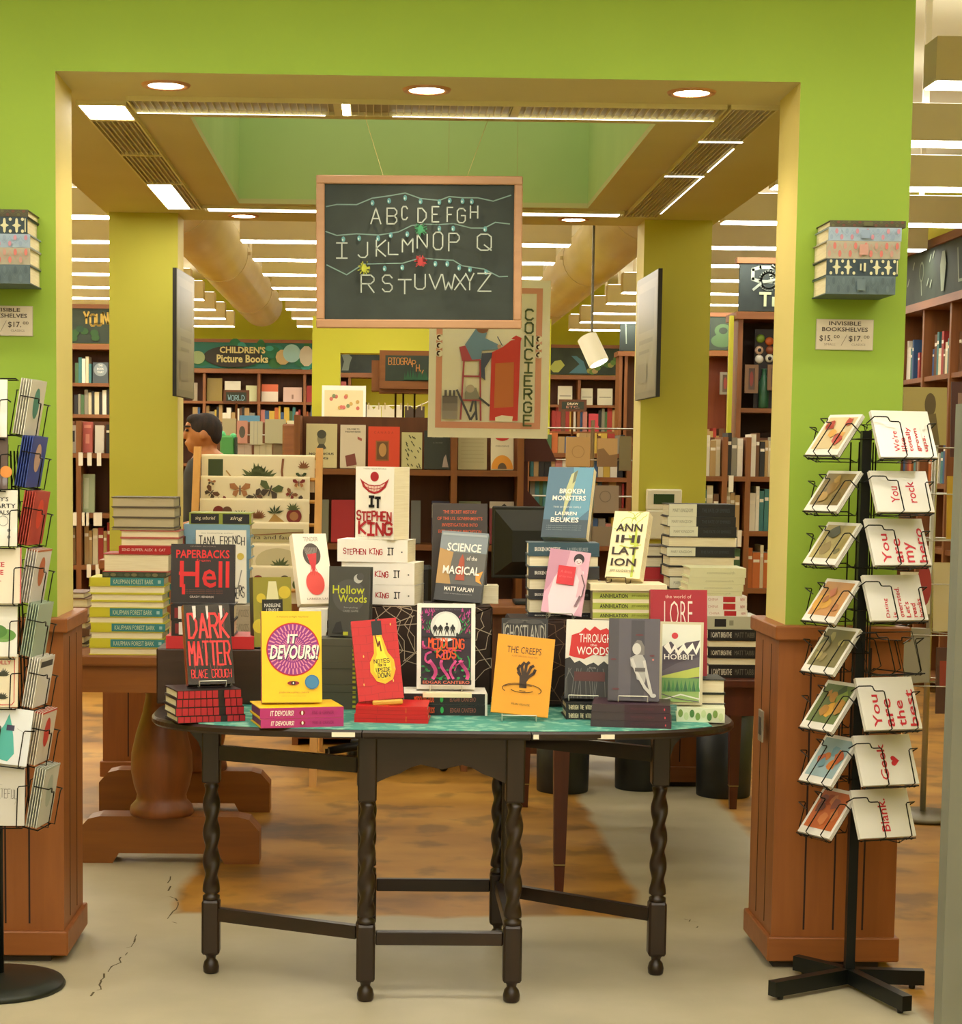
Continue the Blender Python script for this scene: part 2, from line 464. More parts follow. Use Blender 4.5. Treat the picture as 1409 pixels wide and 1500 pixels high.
mb = MB(); mb.box(RX0-.03, RX1+.03, RY0-.03, RY1+.03, zt, zt+.03, EM('added_recess_glow', (.92, 1, .93), RECESS_GLOW_POWER)); struct(mb, 'ceiling_added_glow')  # unseen glowing lid added to brighten the recess walls
struct(MB().box(-1.183, -.891, 8.27, 8.5, .965, ZS, YEL, {'r': JAMB}), 'column')
struct(MB().box(1.10, 1.39, 8.27, 8.5, .965, ZS, YEL, {'l': JAMB}), 'column')
# partition with a window-like opening, far behind the bookcase
PY = 13.0
mb = MB(); a0, a1, b0 = wx(457, PY, 560), wx(498, PY, 560), wx(806, PY, 560)
zt = wz(463, PY, 470); zo = wz(517, PY, 520)
mb.box(a0, a1, PY, PY+.2, 0, zt, BACKY); mb.box(a1, b0-.25, PY, PY+.2, zo, zt, BACKY)
mb.box(b0-.25, b0, PY, PY+.2, 0, zt, BACKY); mb.box(a1, b0-.25, PY, PY+.2, 0, 1.15, BACKY)
struct(mb, 'wall_partition')
# pale grey partition edge close by on the right
GREY = noisy('grey_partition_paint', '74766a', '7e8074', 3, .6)
p0 = at(1404, 800, 4.3); 
struct(MB().box(p0.x, p0.x+.6, 4.3, 4.36, 0, 1.55, GREY), 'wall_side')

# ------------------------------------------------------------------ wooden bases of the two front pillars
def pillar_cabinet(label, x0, x1, side, grooves, y0=5.25, y1=5.58):
    root = thing('pillar_cabinet', label, 'cabinet', ((x0+x1)/2, 5.4, 0))
    T = MX.Translation(V((-(x0+x1)/2, -5.4, 0)))
    mb = MB(); mb.X = T
    mb.box(x0, x1, y0, y1, .09, ZCAP-.04, OAK)
    g = M('2c150a', .8)
    for gx in grooves:
        mb.box(gx-.0025, gx+.0025, y0-.0008, y0+.002, .11, ZCAP-.06, g)
    sx = x0 if side < 0 else x1
    for gy in (y0+.1, y0+.22):
        mb.box(sx-.001, sx+.001, gy-.002, gy+.002, .11, ZCAP-.06, g)
    mb.build('body', root)
    mb = MB(); mb.X = T; mb.bbox(x0-.014, x1+.014, y0-.02, y1+.02, ZCAP-.04, ZCAP, OAKX, .004); mb.build('cap', root)
    mb = MB(); mb.X = T
    mb.bbox(x0-.012, x1+.012, y0-.014, y1+.014, .022, .09, OAKX, .004)
    mb.box(x0+.01, x1-.04, y0+.012, y1-.01, 0, .022, M('3a3026', .8)); mb.build('plinth', root)
    return root
gl = [wx(x, 5.25, 1300) for x in (43, 8)]
pillar_cabinet('grooved oak base cabinet under the green pillar beside the round-based card spinner', -1.24, wx(94, 5.25, 1300), 1, gl)
gr = [wx(x, 5.25, 1300) for x in (1178.5, 1221.5, 1264.5)]
cb = pillar_cabinet('grooved oak base cabinet under the green pillar behind the black card spinner', wx(1131, 5.25, 1300), wx(1312, 5.25, 1300), -1, gr)
pillar_cabinet('oak base cabinet of the rear column behind the heavy trestle table', -1.21, -.865, 1, [-1.1, -.98], 8.24, 8.53)
pillar_cabinet('oak base cabinet of the rear column under the keypad', 1.075, 1.415, -1, [1.19, 1.3], 8.24, 8.53)
mb = MB(); x0 = wx(1131, 5.25, 1060)
pa = at(1123, 1042, 5.36); pb = at(1122, 1088, 5.36)
mb.X = MX.Translation(-cb.location)
mb.bbox(x0-.006, x0-.0005, 5.36, 5.42, pb.z, pa.z, STEEL, .002); mb.box(x0-.0075, x0-.005, 5.375, 5.405, pb.z+.02, pa.z-.02, M('3c3a34', .5))
mb.build('outlet_plate', cb)['label'] = 'steel outlet plate on the side of the oak base'

# ------------------------------------------------------------------ lamps
BOXLIT = EM('lit_white_diffuser', BOX_TINT, BOX_POWER)
TUBELIT = EM('lit_thin_tube', (1, .95, .8), 4.5)
BOXUP = EM('added_uplight_glow', BOX_TINT, UP_POWER)
TROFLIT = EM('lit_troffer_panel', (1, .95, .82), TROFFER_POWER)
DOWNLIT = EM('lit_downlight_lens', WARM_TINT, DOWN_POWER)
BOXSIDE = noisy('warm_grey_lamp_housing', 'd8d0b2', 'e0d8ba', 2, .6)
ZB = 2.74
def lightbox(label, x0, x1, Y, group):
    root = thing('hanging_light_box', label, 'lamp', ((x0+x1)/2, Y, ZB), group=group)
    h = (x1-x0)/2
    mb = MB(); mb.box(-h, h, -.08, .08, .004, .155, BOXSIDE); mb.build('housing', root)
    mb = MB(); mb.box(-h+.006, h-.006, -.074, .074, 0, .006, BOXLIT); mb.build('diffuser', root)
    mb = MB(); mb.box(-h+.01, h-.01, -.06, .06, .155, .159, BOXUP); mb.build('added_uplight', root)  # glow on top, added to brighten the ceiling and the box sides
    k = max(2, int((x1-x0)/.9))
    for i in range(k):
        x = -h+(i+.5)*2*h/k
        mb = MB(); mb.box(x-.012, x+.012, -.012, .012, .1595, ZCEIL-ZB, CREAMP); mb.build('hanger', root)
    return root
YROW = [6.83, 8.06, 9.37, 10.75, 12.0, 13.1, 14.15, 15.25, 16.3, 17.4, 18.5, 19.6]
rows = ['nearest'] + [ORD[k] + ' nearest' for k in range(1, 11)] + ['farthest']
for k, y in enumerate(YROW):
    lightbox('%s long hanging light box over the right hand aisle beyond the black spinner' % rows[k], 1.90 if k == 0 else 1.86, 3.34, y, 'hanging light boxes, right aisle')
    lightbox('%s long hanging light box over the left hand aisle behind the round-based spinner' % rows[k], -5.0, -1.55, y+.15, 'hanging light boxes, left aisle')
yc = [y for y in YROW if y > 8.9]
for k, y in enumerate(yc):
    lightbox('%s hanging light box between the two round ducts' % rows[k if k < len(yc)-1 else 11], -.905, 1.137, y, 'hanging light boxes, middle aisle')
for k in range(6):
    lightbox('overhead light box of the shop front, %s from the green wall' % ORD[k], -2.6, 2.9, 4.3-1.35*k, 'light boxes of the shop front')

def downlight(label, x, y):
    root = thing('recessed_downlight', label, 'lamp', (x, y, ZS), group='recessed downlights')
    mb = MB(); n = 28; ro, ri = .069, .050
    ring = lambda r, z: [(r*math.cos(2*math.pi*k/n), r*math.sin(2*math.pi*k/n), z) for k in range(n)]
    vs = ring(ro, 0) + ring(ro-.004, -.006) + ring(ri, -.005) + ring(ri, 0)
    mb.sm = True
    mb.add(vs, [(j*n+k, j*n+(k+1) % n, (j+1)*n+(k+1) % n, (j+1)*n+k) for j in range(3) for k in range(n)], M('c8946a', .35, .3))
    mb.build('trim_ring', root)
    mb = MB(); mb.add(ring(ri, -.003), [tuple(range(n))[::-1]], DOWNLIT); mb.add(ring(ri, -.0005), [tuple(range(n))], M('c8946a', .5)); mb.build('lens', root)
    ld = bpy.data.lights.new('downlight_beam', 'SPOT'); ld.energy = SPOT_WATTS; ld.color = WARM_TINT; ld.spot_size = R(125); ld.spot_blend = .8; ld.shadow_soft_size = .045
    lo = bpy.data.objects.new('downlight_beam', ld); C.objects.link(lo); lo.parent = root; lo.location = (0, 0, -.02)
for l, px in (('warm round downlight in the green archway, nearest the bright troffer', (243, 124)), ('warm round downlight in the middle of the green archway head', (625, 131)), ('warm round downlight in the green archway, nearest the spinner pillar', (1013, 135)),
              ('small warm downlight over the column behind the paper rack', (357, 316)), ('small warm downlight over the column with the keypad', (840, 321))):
    q = atz(*px, ZS); downlight(l, q.x, min(max(q.y, 5.43), 8.32))

GRILLE = M('d8d0b4', .4); EDGE = M('d8cfa0', .4)
def troffer(label, x0, x1, y0, y1, lit, bars, along='y', edge_lit=None):
    root = thing('linear_ceiling_fixture', label, 'lamp', ((x0+x1)/2, (y0+y1)/2, ZS))
    hx, hy = (x1-x0)/2, (y1-y0)/2
    mb = MB(); t = .006; z0 = -.014
    for a in ((-hx, -hx+t, -hy, hy), (hx-t, hx, -hy, hy), (-hx+t, hx-t, -hy, -hy+t), (-hx+t, hx-t, hy-t, hy)): mb.box(a[0], a[1], a[2], a[3], z0, 0, EDGE)
    for b_ in bars:
        if along == 'y': mb.box(-hx+t, hx-t, hy*b_-.012, hy*b_+.012, z0, 0, EDGE)
        else: mb.box(hx*b_-.012, hx*b_+.012, -hy+t, hy-t, z0, 0, EDGE)
    mb.build('frame', root)
    mb = MB()
    if along == 'y':
        n = 9
        for k in range(1, n): mb.box(-hx+k*2*hx/n-.0015, -hx+k*2*hx/n+.0015, -hy+t, hy-t, -.012, -.002, GRILLE)
    else:
        n = int(2*hx/.022)
        for k in range(1, n): mb.box(-hx+k*2*hx/n-.0012, -hx+k*2*hx/n+.0012, -hy+t, hy-t, -.012, -.002, GRILLE)
    mb.box(-hx+t, hx-t, -hy+t, hy-t, -.002, 0, M('a89f80', .5)); mb.build('louver', root)
    for a, b_ in lit:
        mb = MB()
        if along == 'y': mb.box(-hx+.008, hx*a[1] if isinstance(a, tuple) else hx-.008, hy*(a[0] if isinstance(a, tuple) else a), hy*b_, -.0135, -.0125, TROFLIT)
        else: mb.box(hx*a, hx*b_, -hy+.008, hy-.008, -.0135, -.0125, TROFLIT)
        mb.build('lit_panel', root)
    if edge_lit:
        mb = MB()
        for e in edge_lit: mb.box(*e, -.016, -.0142, TUBELIT)
        mb.build('lit_tube', root)
    return root
troffer('long louvred ceiling fixture with two glaring lit panels', -.912, -.765, 5.70, 8.04, [(-.985, -.80), ((.40, .30), .985)], [-.78, -.2, .38])
troffer('long dim louvred ceiling fixture on the side of the spinner pillar', .99, 1.128, 5.62, 8.10, [], [-.55, .05], 'y', [(.062, .067, -.55, -.05), (.062, .067, .1, 1.1), (-.07, .07, .055, .075), (-.07, .07, -.685, -.67)])
troffer('wide shallow louvred ceiling strip just inside the archway', -.755, .98, 5.62, 5.82, [(-.285, -.262)], [-.3, .3], 'x', [(-.10, .86, .088, .0912), (-.86, -.3, .089, .0915)])
troffer('thin lit ceiling strip at the far edge of the soffit', -.76, .98, 7.99, 8.09, [], [], 'x', [(-.85, .85, -.045, .03)])

def duct(label, x, y0, y1):
    root = thing('ventilation_duct', label, 'duct', (x, y0, 2.90))
    m = noisy('painted_duct_metal', 'c9bb98', 'd2c6a4', 2, .45); r = .205
    mb = MB(); n = 28; L = y1-y0
    def rg(rr, y): return [(rr*math.cos(2*math.pi*k/n), y, rr*math.sin(2*math.pi*k/n)) for k in range(n)]
    vs = rg(r, 0)+rg(r, L)+rg(.02, L+.01)+rg(.02, -.01); mb.sm = True
    mb.add(vs, [(a*n+k, a*n+(k+1) % n, b_*n+(k+1) % n, b_*n+k) for a, b_ in ((0, 1), (1, 2), (3, 0)) for k in range(n)], m)
    mb.build('pipe', root)
    for yy in [k for k in (2.0, 5.0, 8.0) if k < L-.5]:
        mb = MB(); vs = rg(r+.004, yy)+rg(r+.004, yy+.03); mb.sm = True
        vs = rg(r, yy)+vs+rg(r, yy+.03)
        mb.add(vs, [(a*n+k, a*n+(k+1) % n, (a+1)*n+(k+1) % n, (a+1)*n+k) for a in range(3) for k in range(n)], m)
        for sx in (-1, 1): mb.box(sx*(r+.002)-.02, sx*(r+.002)+.02, yy, yy+.03, -.012, .012, m)
        mb.box(-.006, .006, yy+.01, yy+.02, r, ZCEIL-2.90, m)
        mb.build('hanger_strap', root)
duct('fat round duct above the reading person behind the yellow column', -1.225, 9.2, 19.0)
duct('fat round duct above the spotlight behind the keypad column', 1.50, 9.2, 19.0)

# ------------------------------------------------------------------ furniture
def spiral_leg(name, x, y, root, z_top=.70, up=(.53, .217)):
    mb = MB(); q = .0245
    mb.bbox(x-q, x+q, y-q, y+q, up[0], z_top, DARKOAK, .004)
    mb.bbox(x-q, x+q, y-q, y+q, .055, up[1]-.012, DARKOAK, .006)
    n = 64; zs = [up[1]-.012+(up[0]-up[1]+.024)*k/n for k in range(n+1)]
    prof = []
    for k, z in enumerate(zs):
        u = k/n; r = .0225
        if u < .035 or u > .965: r = .0235
        elif u < .06 or u > .94: r = .015
        prof.append((r, z))
    def tw(r, z, a):
        if abs(r-.0225) > 1e-6: return r
        return r*1.04*(.87+.15*math.cos(2*(a-z*2*math.pi/.155)))
    mb.lathe(prof, DARKOAK, 20, (x, y), tw)
    mb.lathe([(.017, 0), (.021, .004), (.0225, .018), (.019, .032), (.0125, .04), (.014, .047), (.02, .054), (.021, .058)], DARKOAK, 18, (x, y))
    mb.build(name, root)
TX, TY, TA, TB, TZ = .165, 5.175, .785, .355, .722
def selp(a, b, x):
    u = min(1, abs(x)/a); return b*(1-u**3)**(1/3)
root = thing('gateleg_table', 'dark oak gateleg table with barley twist legs and an oval top', 'table', (0, 0, 0))
def topslab(x0, x1, z0, z1, m, sh=1.0, n=26):
    mb = MB(); xs = [x0+(x1-x0)*k/n for k in range(n+1)]
    if x0 <= -TA*sh+1e-6: xs = [x0+(x1-x0)*(k/n)**2 for k in range(n+1)]
    if x1 >= TA*sh-1e-6: xs = [x1-(x1-x0)*(1-k/n)**2 for k in range(n+1)]
    def outl(g):
        a, b = TA*sh-g, TB*sh-g
        lo = [(TX+x*a/(TA*sh), TY-selp(a, b, x*a/(TA*sh))) for x in xs]; hi = [(TX+x*a/(TA*sh), TY+selp(a, b, x*a/(TA*sh))) for x in xs]
        return lo+hi[::-1]
    h = z1-z0; e = min(.006, h*.4)
    rs = [(e, z0), (0, z0+e), (0, z1-e), (e, z1)]
    P = [outl(g) for g, z in rs]; N = len(P[0]); vs = [(p[0], p[1], rs[i][1]) for i in range(4) for p in P[i]]
    fs = [tuple(range(N))[::-1], tuple(range(3*N, 4*N))]
    for i in range(3): fs += [(i*N+k, i*N+(k+1) % N, (i+1)*N+(k+1) % N, (i+1)*N+k) for k in range(N)]
    mb.add(vs, fs, m); return mb
topslab(-.215, .215, .70, TZ, DARKOAKX).build('tabletop', root)
topslab(-TA, -.217, .70, TZ, DARKOAKX).build('leaf', root)
topslab(.217, TA, .70, TZ, DARKOAKX).build('leaf', root)
LX0, LX1, LY0, LY1 = -.036, .346, 4.895, 5.52
for x in (LX0, LX1):
    for y in (LY0, LY1): spiral_leg('leg', x, y, root)
mb = MB(); pts = [(LX0, .70), (LX0, .565)]
for k in range(13):
    u = k/12; x = LX0+.03+(LX1-LX0-.06)*u
    z = .575+.045*math.sin(math.pi*min(1, u*3.2)/2)*math.sin(math.pi*min(1, (1-u)*3.2)/2)+.006*math.cos(u*math.pi*6)
    pts.append((x, z))
pts += [(LX1, .565), (LX1, .70)]
mb.prism(pts, LY0-.012, LY0+.006, DARKOAKX, 'y'); mb.build('apron', root)
mb = MB(); mb.prism(pts, LY1-.006, LY1+.012, DARKOAKX, 'y'); mb.build('apron', root)
for x in (LX0, LX1): MB().box(x-.008, x+.008, LY0+.025, LY1-.025, .585, .70, DARKOAK).build('side_rail', root)
for y in (LY0, LY1): MB().bbox(LX0+.025, LX1-.025, y-.011, y+.011, .150, .186, DARKOAKX, .003).build('stretcher', root)
for x in (LX0, LX1): MB().bbox(x-.011, x+.011, LY0+.025, LY1-.025, .150, .186, DARKOAK, .003).build('stretcher', root)
def gate(px, py, gx, gy):
    spiral_leg('gate_leg', gx, gy, root, .699)
    mb = MB(); mb.lathe([(.012, .150), (.016, .155), (.016, .19), (.012, .2), (.012, .55), (.016, .56), (.016, .66), (.012, .665)], DARKOAK, 12, (px, py)); mb.build('gate_pivot', root)
    for z0, z1 in ((.148, .184), (.592, .632)):
        d = V((gx-px, gy-py, 0)); d.normalize(); n = V((-d.y, d.x, 0))*.011
        a = V((px, py, 0))+d*.014; b_ = V((gx, gy, 0))-d*.02
        mb = MB(); mb.prism([(a+n)[:2], (a-n)[:2], (b_-n)[:2], (b_+n)[:2]], z0, z1, DARKOAKX, 'z'); mb.build('gate_rail', root)
gate(-.048, 4.955, -.462, 5.155); gate(.362, 5.478, .764, 5.175)
for gx, gy, sx in ((-.462, 5.155, -1), (.764, 5.175, 1)):
    mb = MB(); mb.prism([(gx+sx*.022, .699), (gx+sx*.022, .60), (gx+sx*.035, .64), (gx+sx*.06, .67), (gx+sx*.085, .699)][::sx], gy-.012, gy+.012, DARKOAKX, 'y'); mb.build('bracket', root)
TEAL = noisy('teal_printed_runner', '3f8f82', '7fb6a2', 26, .7, (1, 1, 1), 0, 3, .5, .62)
o = topslab(-.64, .70, TZ, TZ+.0025, TEAL, .985).build('table_runner')
tag(o, 'teal patterned runner lying on the gateleg table under the book displays', 'table runner')
TT = TZ+.0026
for l, a in (('white price card slip on the front rim below the magenta-spined books', (486, 1066, 520, 1071)), ('tiny cream sticker on the front rim of the table, right of centre', (781, 1079, 789, 1086)), ('narrow white slip on the rim below the dark photo cover books', (876, 1087, 901, 1091))):
    p = at((a[0]+a[2])/2, a[3], 4.83); x = [wx(a[0], 4.83, 1070), wx(a[2], 4.83, 1070)]
    cxm = (x[0]+x[1])/2; yy = TY-selp(TA, TB, cxm-TX)-.0016
    zz = .7035 if a[1] > 1072 else .7045
    mb = MB(); mb.box(x[0], x[1], yy, yy+.0018, zz, zz+.012, CREAMP); tag(mb.build('price_slip'), l, 'label')

# trestle table behind on the left
root = thing('trestle_table', 'heavy pine trestle table with a turned pedestal and stacked books on it', 'table', (0, 0, 0))
tx0, tx1, ty0, ty1 = -1.26, -.30, 6.28, 7.95
zt1 = .755
MB().bbox(tx0, tx1, ty0, ty1, zt1-.035, zt1, TRESTLE, .006).build('tabletop', root)
mb = MB(); mb.box(tx0+.03, tx1-.03, ty0+.02, ty0+.045, zt1-.125, zt1-.035, TRESTLE); mb.build('apron', root)
mb = MB(); mb.box(tx0+.03, tx1-.03, ty1-.045, ty1-.02, zt1-.125, zt1-.035, TRESTLE); mb.build('apron', root)
for yy in (6.62, 7.6):
    cxp = wx(237, yy, 1150) if yy < 7 else -.73
    mb = MB()
    x0, x1 = (wx(118, yy, 1240), wx(381, yy, 1240)) if yy < 7 else (wx(148, yy, 1170), wx(396, yy, 1170))
    c = .05; h0, h1 = .035, .165
    mb.prism([(x0, 0), (x0+.12, 0), (x0+.14, h0), (x1-.14, h0), (x1-.12, 0), (x1, 0), (x1, h1-c), (x1-c*.7, h1-.01), (x1-c*1.5, h1), (x0+c*1.5, h1), (x0+c*.7, h1-.01), (x0, h1-c)], yy-.055, yy+.055, TRESTLE, 'y')
    mb.build('foot_beam', root)
    prof = [(.108, .165), (.112, .175), (.108, .195), (.09, .215), (.086, .235), (.098, .27), (.108, .32), (.106, .38), (.09, .45), (.068, .52), (.056, .58), (.06, .62), (.075, .64)]
    mb = MB(); mb.lathe(prof, TRESTLEZ, 22, (cxp, yy)); mb.box(cxp-.09, cxp+.09, yy-.09, yy+.09, .64, zt1-.035, TRESTLE); mb.build('pedestal', root)

# slim-legged table behind on the right
root = thing('tapered_leg_table', 'mahogany table with slim tapered legs under the tall right hand book stacks', 'table', (0, 0, 0))
rx0, rx1, ry0, ry1 = .555, 1.47, 6.13, 7.75; RZ = .715
MB().bbox(rx0-.02, rx1+.02, ry0-.03, ry1+.03, RZ-.025, RZ, MAHOG, .004).build('tabletop', root)
for a in ((rx0, rx1, ry0, ry0+.02), (rx0, rx1, ry1-.02, ry1), (rx0, rx0+.02, ry0+.02, ry1-.02), (rx1-.02, rx1, ry0+.02, ry1-.02)):
    MB().box(*a, RZ-.12, RZ-.025, MAHOG).build('apron', root)
for x in (rx0+.03, rx1-.03):
    for y in (ry0+.03, ry1-.03):
        mb = MB(); z = [0, .09, .095, .1, RZ-.025]; r = [.014, .017, .0185, .0185, .029]
        vs = []; 
        for zz, q in zip(z, r): vs += [(x-q, y-q, zz), (x+q, y-q, zz), (x+q, y+q, zz), (x-q, y+q, zz)]
        fs = [(3, 2, 1, 0), (16, 17, 18, 19)] + [(i*4+k, i*4+(k+1) % 4, i*4+4+(k+1) % 4, i*4+4+k) for i in range(4) for k in range(4)]
        mb.add(vs, fs, MAHOG); mb.box(x-.0188, x+.0188, y-.0188, y+.0188, .094, .099, M('9c8a5a', .4, .5)); mb.build('leg', root)

# three dark waste bins
binm = noisy('dark_bin_shell', '16181a', '23262a', 6, .5)
for l, xa, xb, y in (('dark round waste bin just beside the slim front leg of the mahogany table', 785, 865, 1160), ('dark round waste bin in the middle of the row of three', 900, 976, 1156), ('dark round waste bin nearest the oak pillar base', 1020, 1103, 1167)):
    q = atz((xa+xb)/2, y, 0); r = (wx(xb, q.y, y)-wx(xa, q.y, y))/2
    root = thing('waste_bin', l, 'bin', (q.x, q.y+r-.075, 0), group='dark waste bins')
    mb = MB(); mb.lathe([(r*.93, 0), (r*.95, .005), (r*1.0, .36)], binm, 26); mb.build('shell', root)
    mb = MB(); mb.lathe([(r*1.0, .36), (r*1.04, .363), (r*1.04, .378), (r*.97, .38), (r*.95, .37)], BLACKM, 26); mb.build('rim', root)

# concierge desk with monitor
root = thing('service_desk', 'brown wooden service desk carrying the black monitor', 'desk', (0, 0, 0))
dx0, dx1, dy0, dy1 = .34, 1.62, 8.56, 9.05
MB().bbox(dx0, dx1, dy0, dy1, .72, .755, SHELF, .004).build('desktop', root)
for x in (dx0+.02, dx1-.05): MB().box(x, x+.03, dy0+.03, dy1-.02, 0, .72, SHELFZ).build('side_panel', root)
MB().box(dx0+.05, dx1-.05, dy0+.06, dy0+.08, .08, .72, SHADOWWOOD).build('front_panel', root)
x0, x1 = wx(737, 8.75, 800), wx(806, 8.75, 800); zt = wz(742, 8.75, 770)
root = thing('computer_monitor', 'black computer monitor seen from behind on the service desk', 'monitor', ((x0+x1)/2, 8.75, .755))
T = MX.Translation(V((-(x0+x1)/2, -8.75, -.755)))
MONO = M('191c16', .45)
mb = MB(); mb.X = T
mb.bbox(x0-.05, x1+.16, 8.78, 8.81, .87, zt, MONO, .006)
xm0, xm1 = x0-.05, x1+.16
vs = [(xm0+.01, 8.781, .885), (xm1-.01, 8.781, .885), (xm1-.01, 8.781, zt-.015), (xm0+.01, 8.781, zt-.015), (xm0+.09, 8.73, .95), (xm1-.09, 8.73, .95), (xm1-.09, 8.73, zt-.11), (xm0+.09, 8.73, zt-.11)]
mb.add(vs, [(4, 5, 6, 7), (0, 1, 5, 4), (1, 2, 6, 5), (2, 3, 7, 6), (3, 0, 4, 7)], MONO); mb.build('screen_shell', root)
mb = MB(); mb.X = T; xm = (xm0+xm1)/2; mb.box(xm-.03, xm+.03, 8.735, 8.76, .77, .96, MONO); mb.bbox(xm-.11, xm+.11, 8.68, 8.86, .755, .772, MONO, .004); mb.build('stand', root)

# office chair mostly hidden behind the table
q = atz(655, 1130, 0)
root = thing('office_chair', 'black office chair on casters half hidden behind the gateleg table', 'chair', (q.x-.28, q.y+.1, 0))
mb = MB(); mb.bbox(-.23, .23, -.22, .22, .44, .50, BLACKM, .02); mb.build('seat', root)
mb = MB(); mb.bbox(-.21, .21, .20, .25, .56, .92, BLACKM, .02); mb.box(-.03, .03, .22, .25, .46, .6, BLACKM); mb.build('backrest', root)
mb = MB(); mb.lathe([(.03, .1), (.03, .25), (.02, .26), (.02, .44)], M('2a2a2a', .4, .6), 12)
mb.build('gas_lift', root)
for k in range(5):
    a = R(-20+72*k); mb = MB(); mb.tube([(0, 0, .12), (.27*math.cos(a), .27*math.sin(a), .085)], [.026, .018], BLACKM, 8)
    mb.build('base_arm', root)
    mb = MB(); cx_, cy_ = .28*math.cos(a), .28*math.sin(a)
    mb.ball((cx_, cy_, .03), (.026, .03, .03), BLACKM); mb.tube([(cx_, cy_, .05), (cx_, cy_, .095)], .008, BLACKM); mb.build('caster', root)

# ------------------------------------------------------------------ paper rack
RKY = 8.16
xl, xr = wx(278, RKY+.2, 800), wx(463, RKY+.2, 800)
root = thing('paper_rack', 'pale wooden floor rack with rungs of draped printed paper', 'rack', ((xl+xr)/2, RKY, 0))
T = MX.Translation(V((-(xl+xr)/2, -RKY, 0))); zt = wz(655, RKY+.55, 370)
LEANR = .55
for x in (xl, xr):
    mb = MB(); mb.X = T; w = .016
    vs = [(x-w, RKY-.02, 0), (x+w, RKY-.02, 0), (x+w, RKY+.02, 0), (x-w, RKY+.02, 0), (x-w, RKY-.02+LEANR, zt), (x+w, RKY-.02+LEANR, zt), (x+w, RKY+.02+LEANR, zt), (x-w, RKY+.02+LEANR, zt)]
    mb.add(vs, [(3, 2, 1, 0), (4, 5, 6, 7), (0, 1, 5, 4), (1, 2, 6, 5), (2, 3, 7, 6), (3, 0, 4, 7)], PINE); mb.build('post', root)
    mb = MB(); mb.X = T; mb.tube([(x, RKY+LEANR*.75, zt*.75), (x, RKY+1.0, 0)], .012, PINE, 6); mb.build('rear_prop', root)
ry = [670, 701.5, 734, 768, 800, 832, 864]
rung = []
for k, y in enumerate(ry):
    Y = RKY+LEANR*(1-k*.066); z = wz(y, Y, 370); Y = RKY+LEANR*z/zt
    rung.append((Y, z))
    mb = MB(); mb.X = T; mb.tube([(xl, Y, z), (xr, Y, z)], .0085, PINE, 8); mb.build('rung', root)
BR = [M(h, .8) for h in ('6b4a33', '8a5a3a', '4d3f33', 'a9744a', '7d2f2a', '566039', '3d4a2c', 'b08a4c')]
def butterfly(a, u, v, s, c, rot, seed):
    rn = random.Random(seed); cs, sn = math.cos(rot), math.sin(rot); k = a.w/a.h
    def P(x, y): return (u+s*(x*cs-y*sn), v+s*(x*sn+y*cs)*k)
    for sx in (-1, 1):
        a.poly([P(sx*.05, -.05), P(sx*.5, -.55), P(sx*.95, -.5), P(sx*.9, -.1), P(sx*.4, .1)][::sx], c[0], False)
        a.poly([P(sx*.05, .05), P(sx*.6, .15), P(sx*.7, .5), P(sx*.35, .7)][::sx], c[1], False)
    a.l += 1; a.line([P(0, -.3), P(0, .5)], s*.12, BR[2])
def plant(a, u, v, s, c, seed, n=9):
    rn = random.Random(seed); k = a.w/a.h
    for i in range(n):
        t = -math.pi*(.1+.8*i/(n-1)); L = s*rn.uniform(.7, 1)
        dx, dy = math.cos(t), math.sin(t); nx, ny = -dy*.13*L, dx*.13*L
        a.poly([(u, v), (u+dx*L*.5+nx, v+(dy*L*.5+ny)*k), (u+dx*L, v+dy*L*k), (u+dx*L*.5-nx, v+(dy*L*.5-ny)*k)], c, False)
    a.l += 1
def sheet(k, label, draw, x0, x1):
    Y, z = rung[k]; r = .0125
    root = thing('printed_paper_sheet', label, 'paper', ((x0+x1)/2, Y, z), group='printed papers draped over the rack')
    w = (x1-x0)/2; L1 = .155
    prof = [(.0125, -.045)] + [(r*math.cos(a), r*math.sin(a)) for a in [math.pi*t/8 for t in range(0, 9)]] + [(-r-.004, -.05), (-r-.010, -L1)]
    th = .0007; vs = []; n = len(prof)
    for yy, zz in prof: vs += [(-w, yy, zz), (w, yy, zz)]
    mb = MB(); mb.sm = True
    mb.add(vs, [(2*i, 2*i+1, 2*i+3, 2*i+2) for i in range(n-1)], M('e9dcba', .75)); mb.sm = False
    A = Art(mb, (-w, -r-.0015, 0), (2*w, 0, 0), (0, -.010, -L1), .0005, 2)
    draw(A); mb.build('paper', root)
x0, x1 = wx(291, RKY+.4, 700), wx(459, RKY+.4, 700)
x0 = max(x0, xl+.02); x1 = min(x1+.01, xr-.02)
def d0(a): a.rect(.06, .06, .19, .75, BR[6]); plant(a, .5, .75, .2, BR[5], 1, 13); a.ring(.5, .45, .05, .02, BR[5]); a.line([(.72, .05), (.71, .4), (.72, .75)], .02, BR[1]); plant(a, .9, .3, .08, BR[1], 3, 7); butterfly(a, .88, .52, .05, (BR[6], BR[5]), 0, 1); a.line([(.22, .4), (.27, .6)], .012, BR[7])
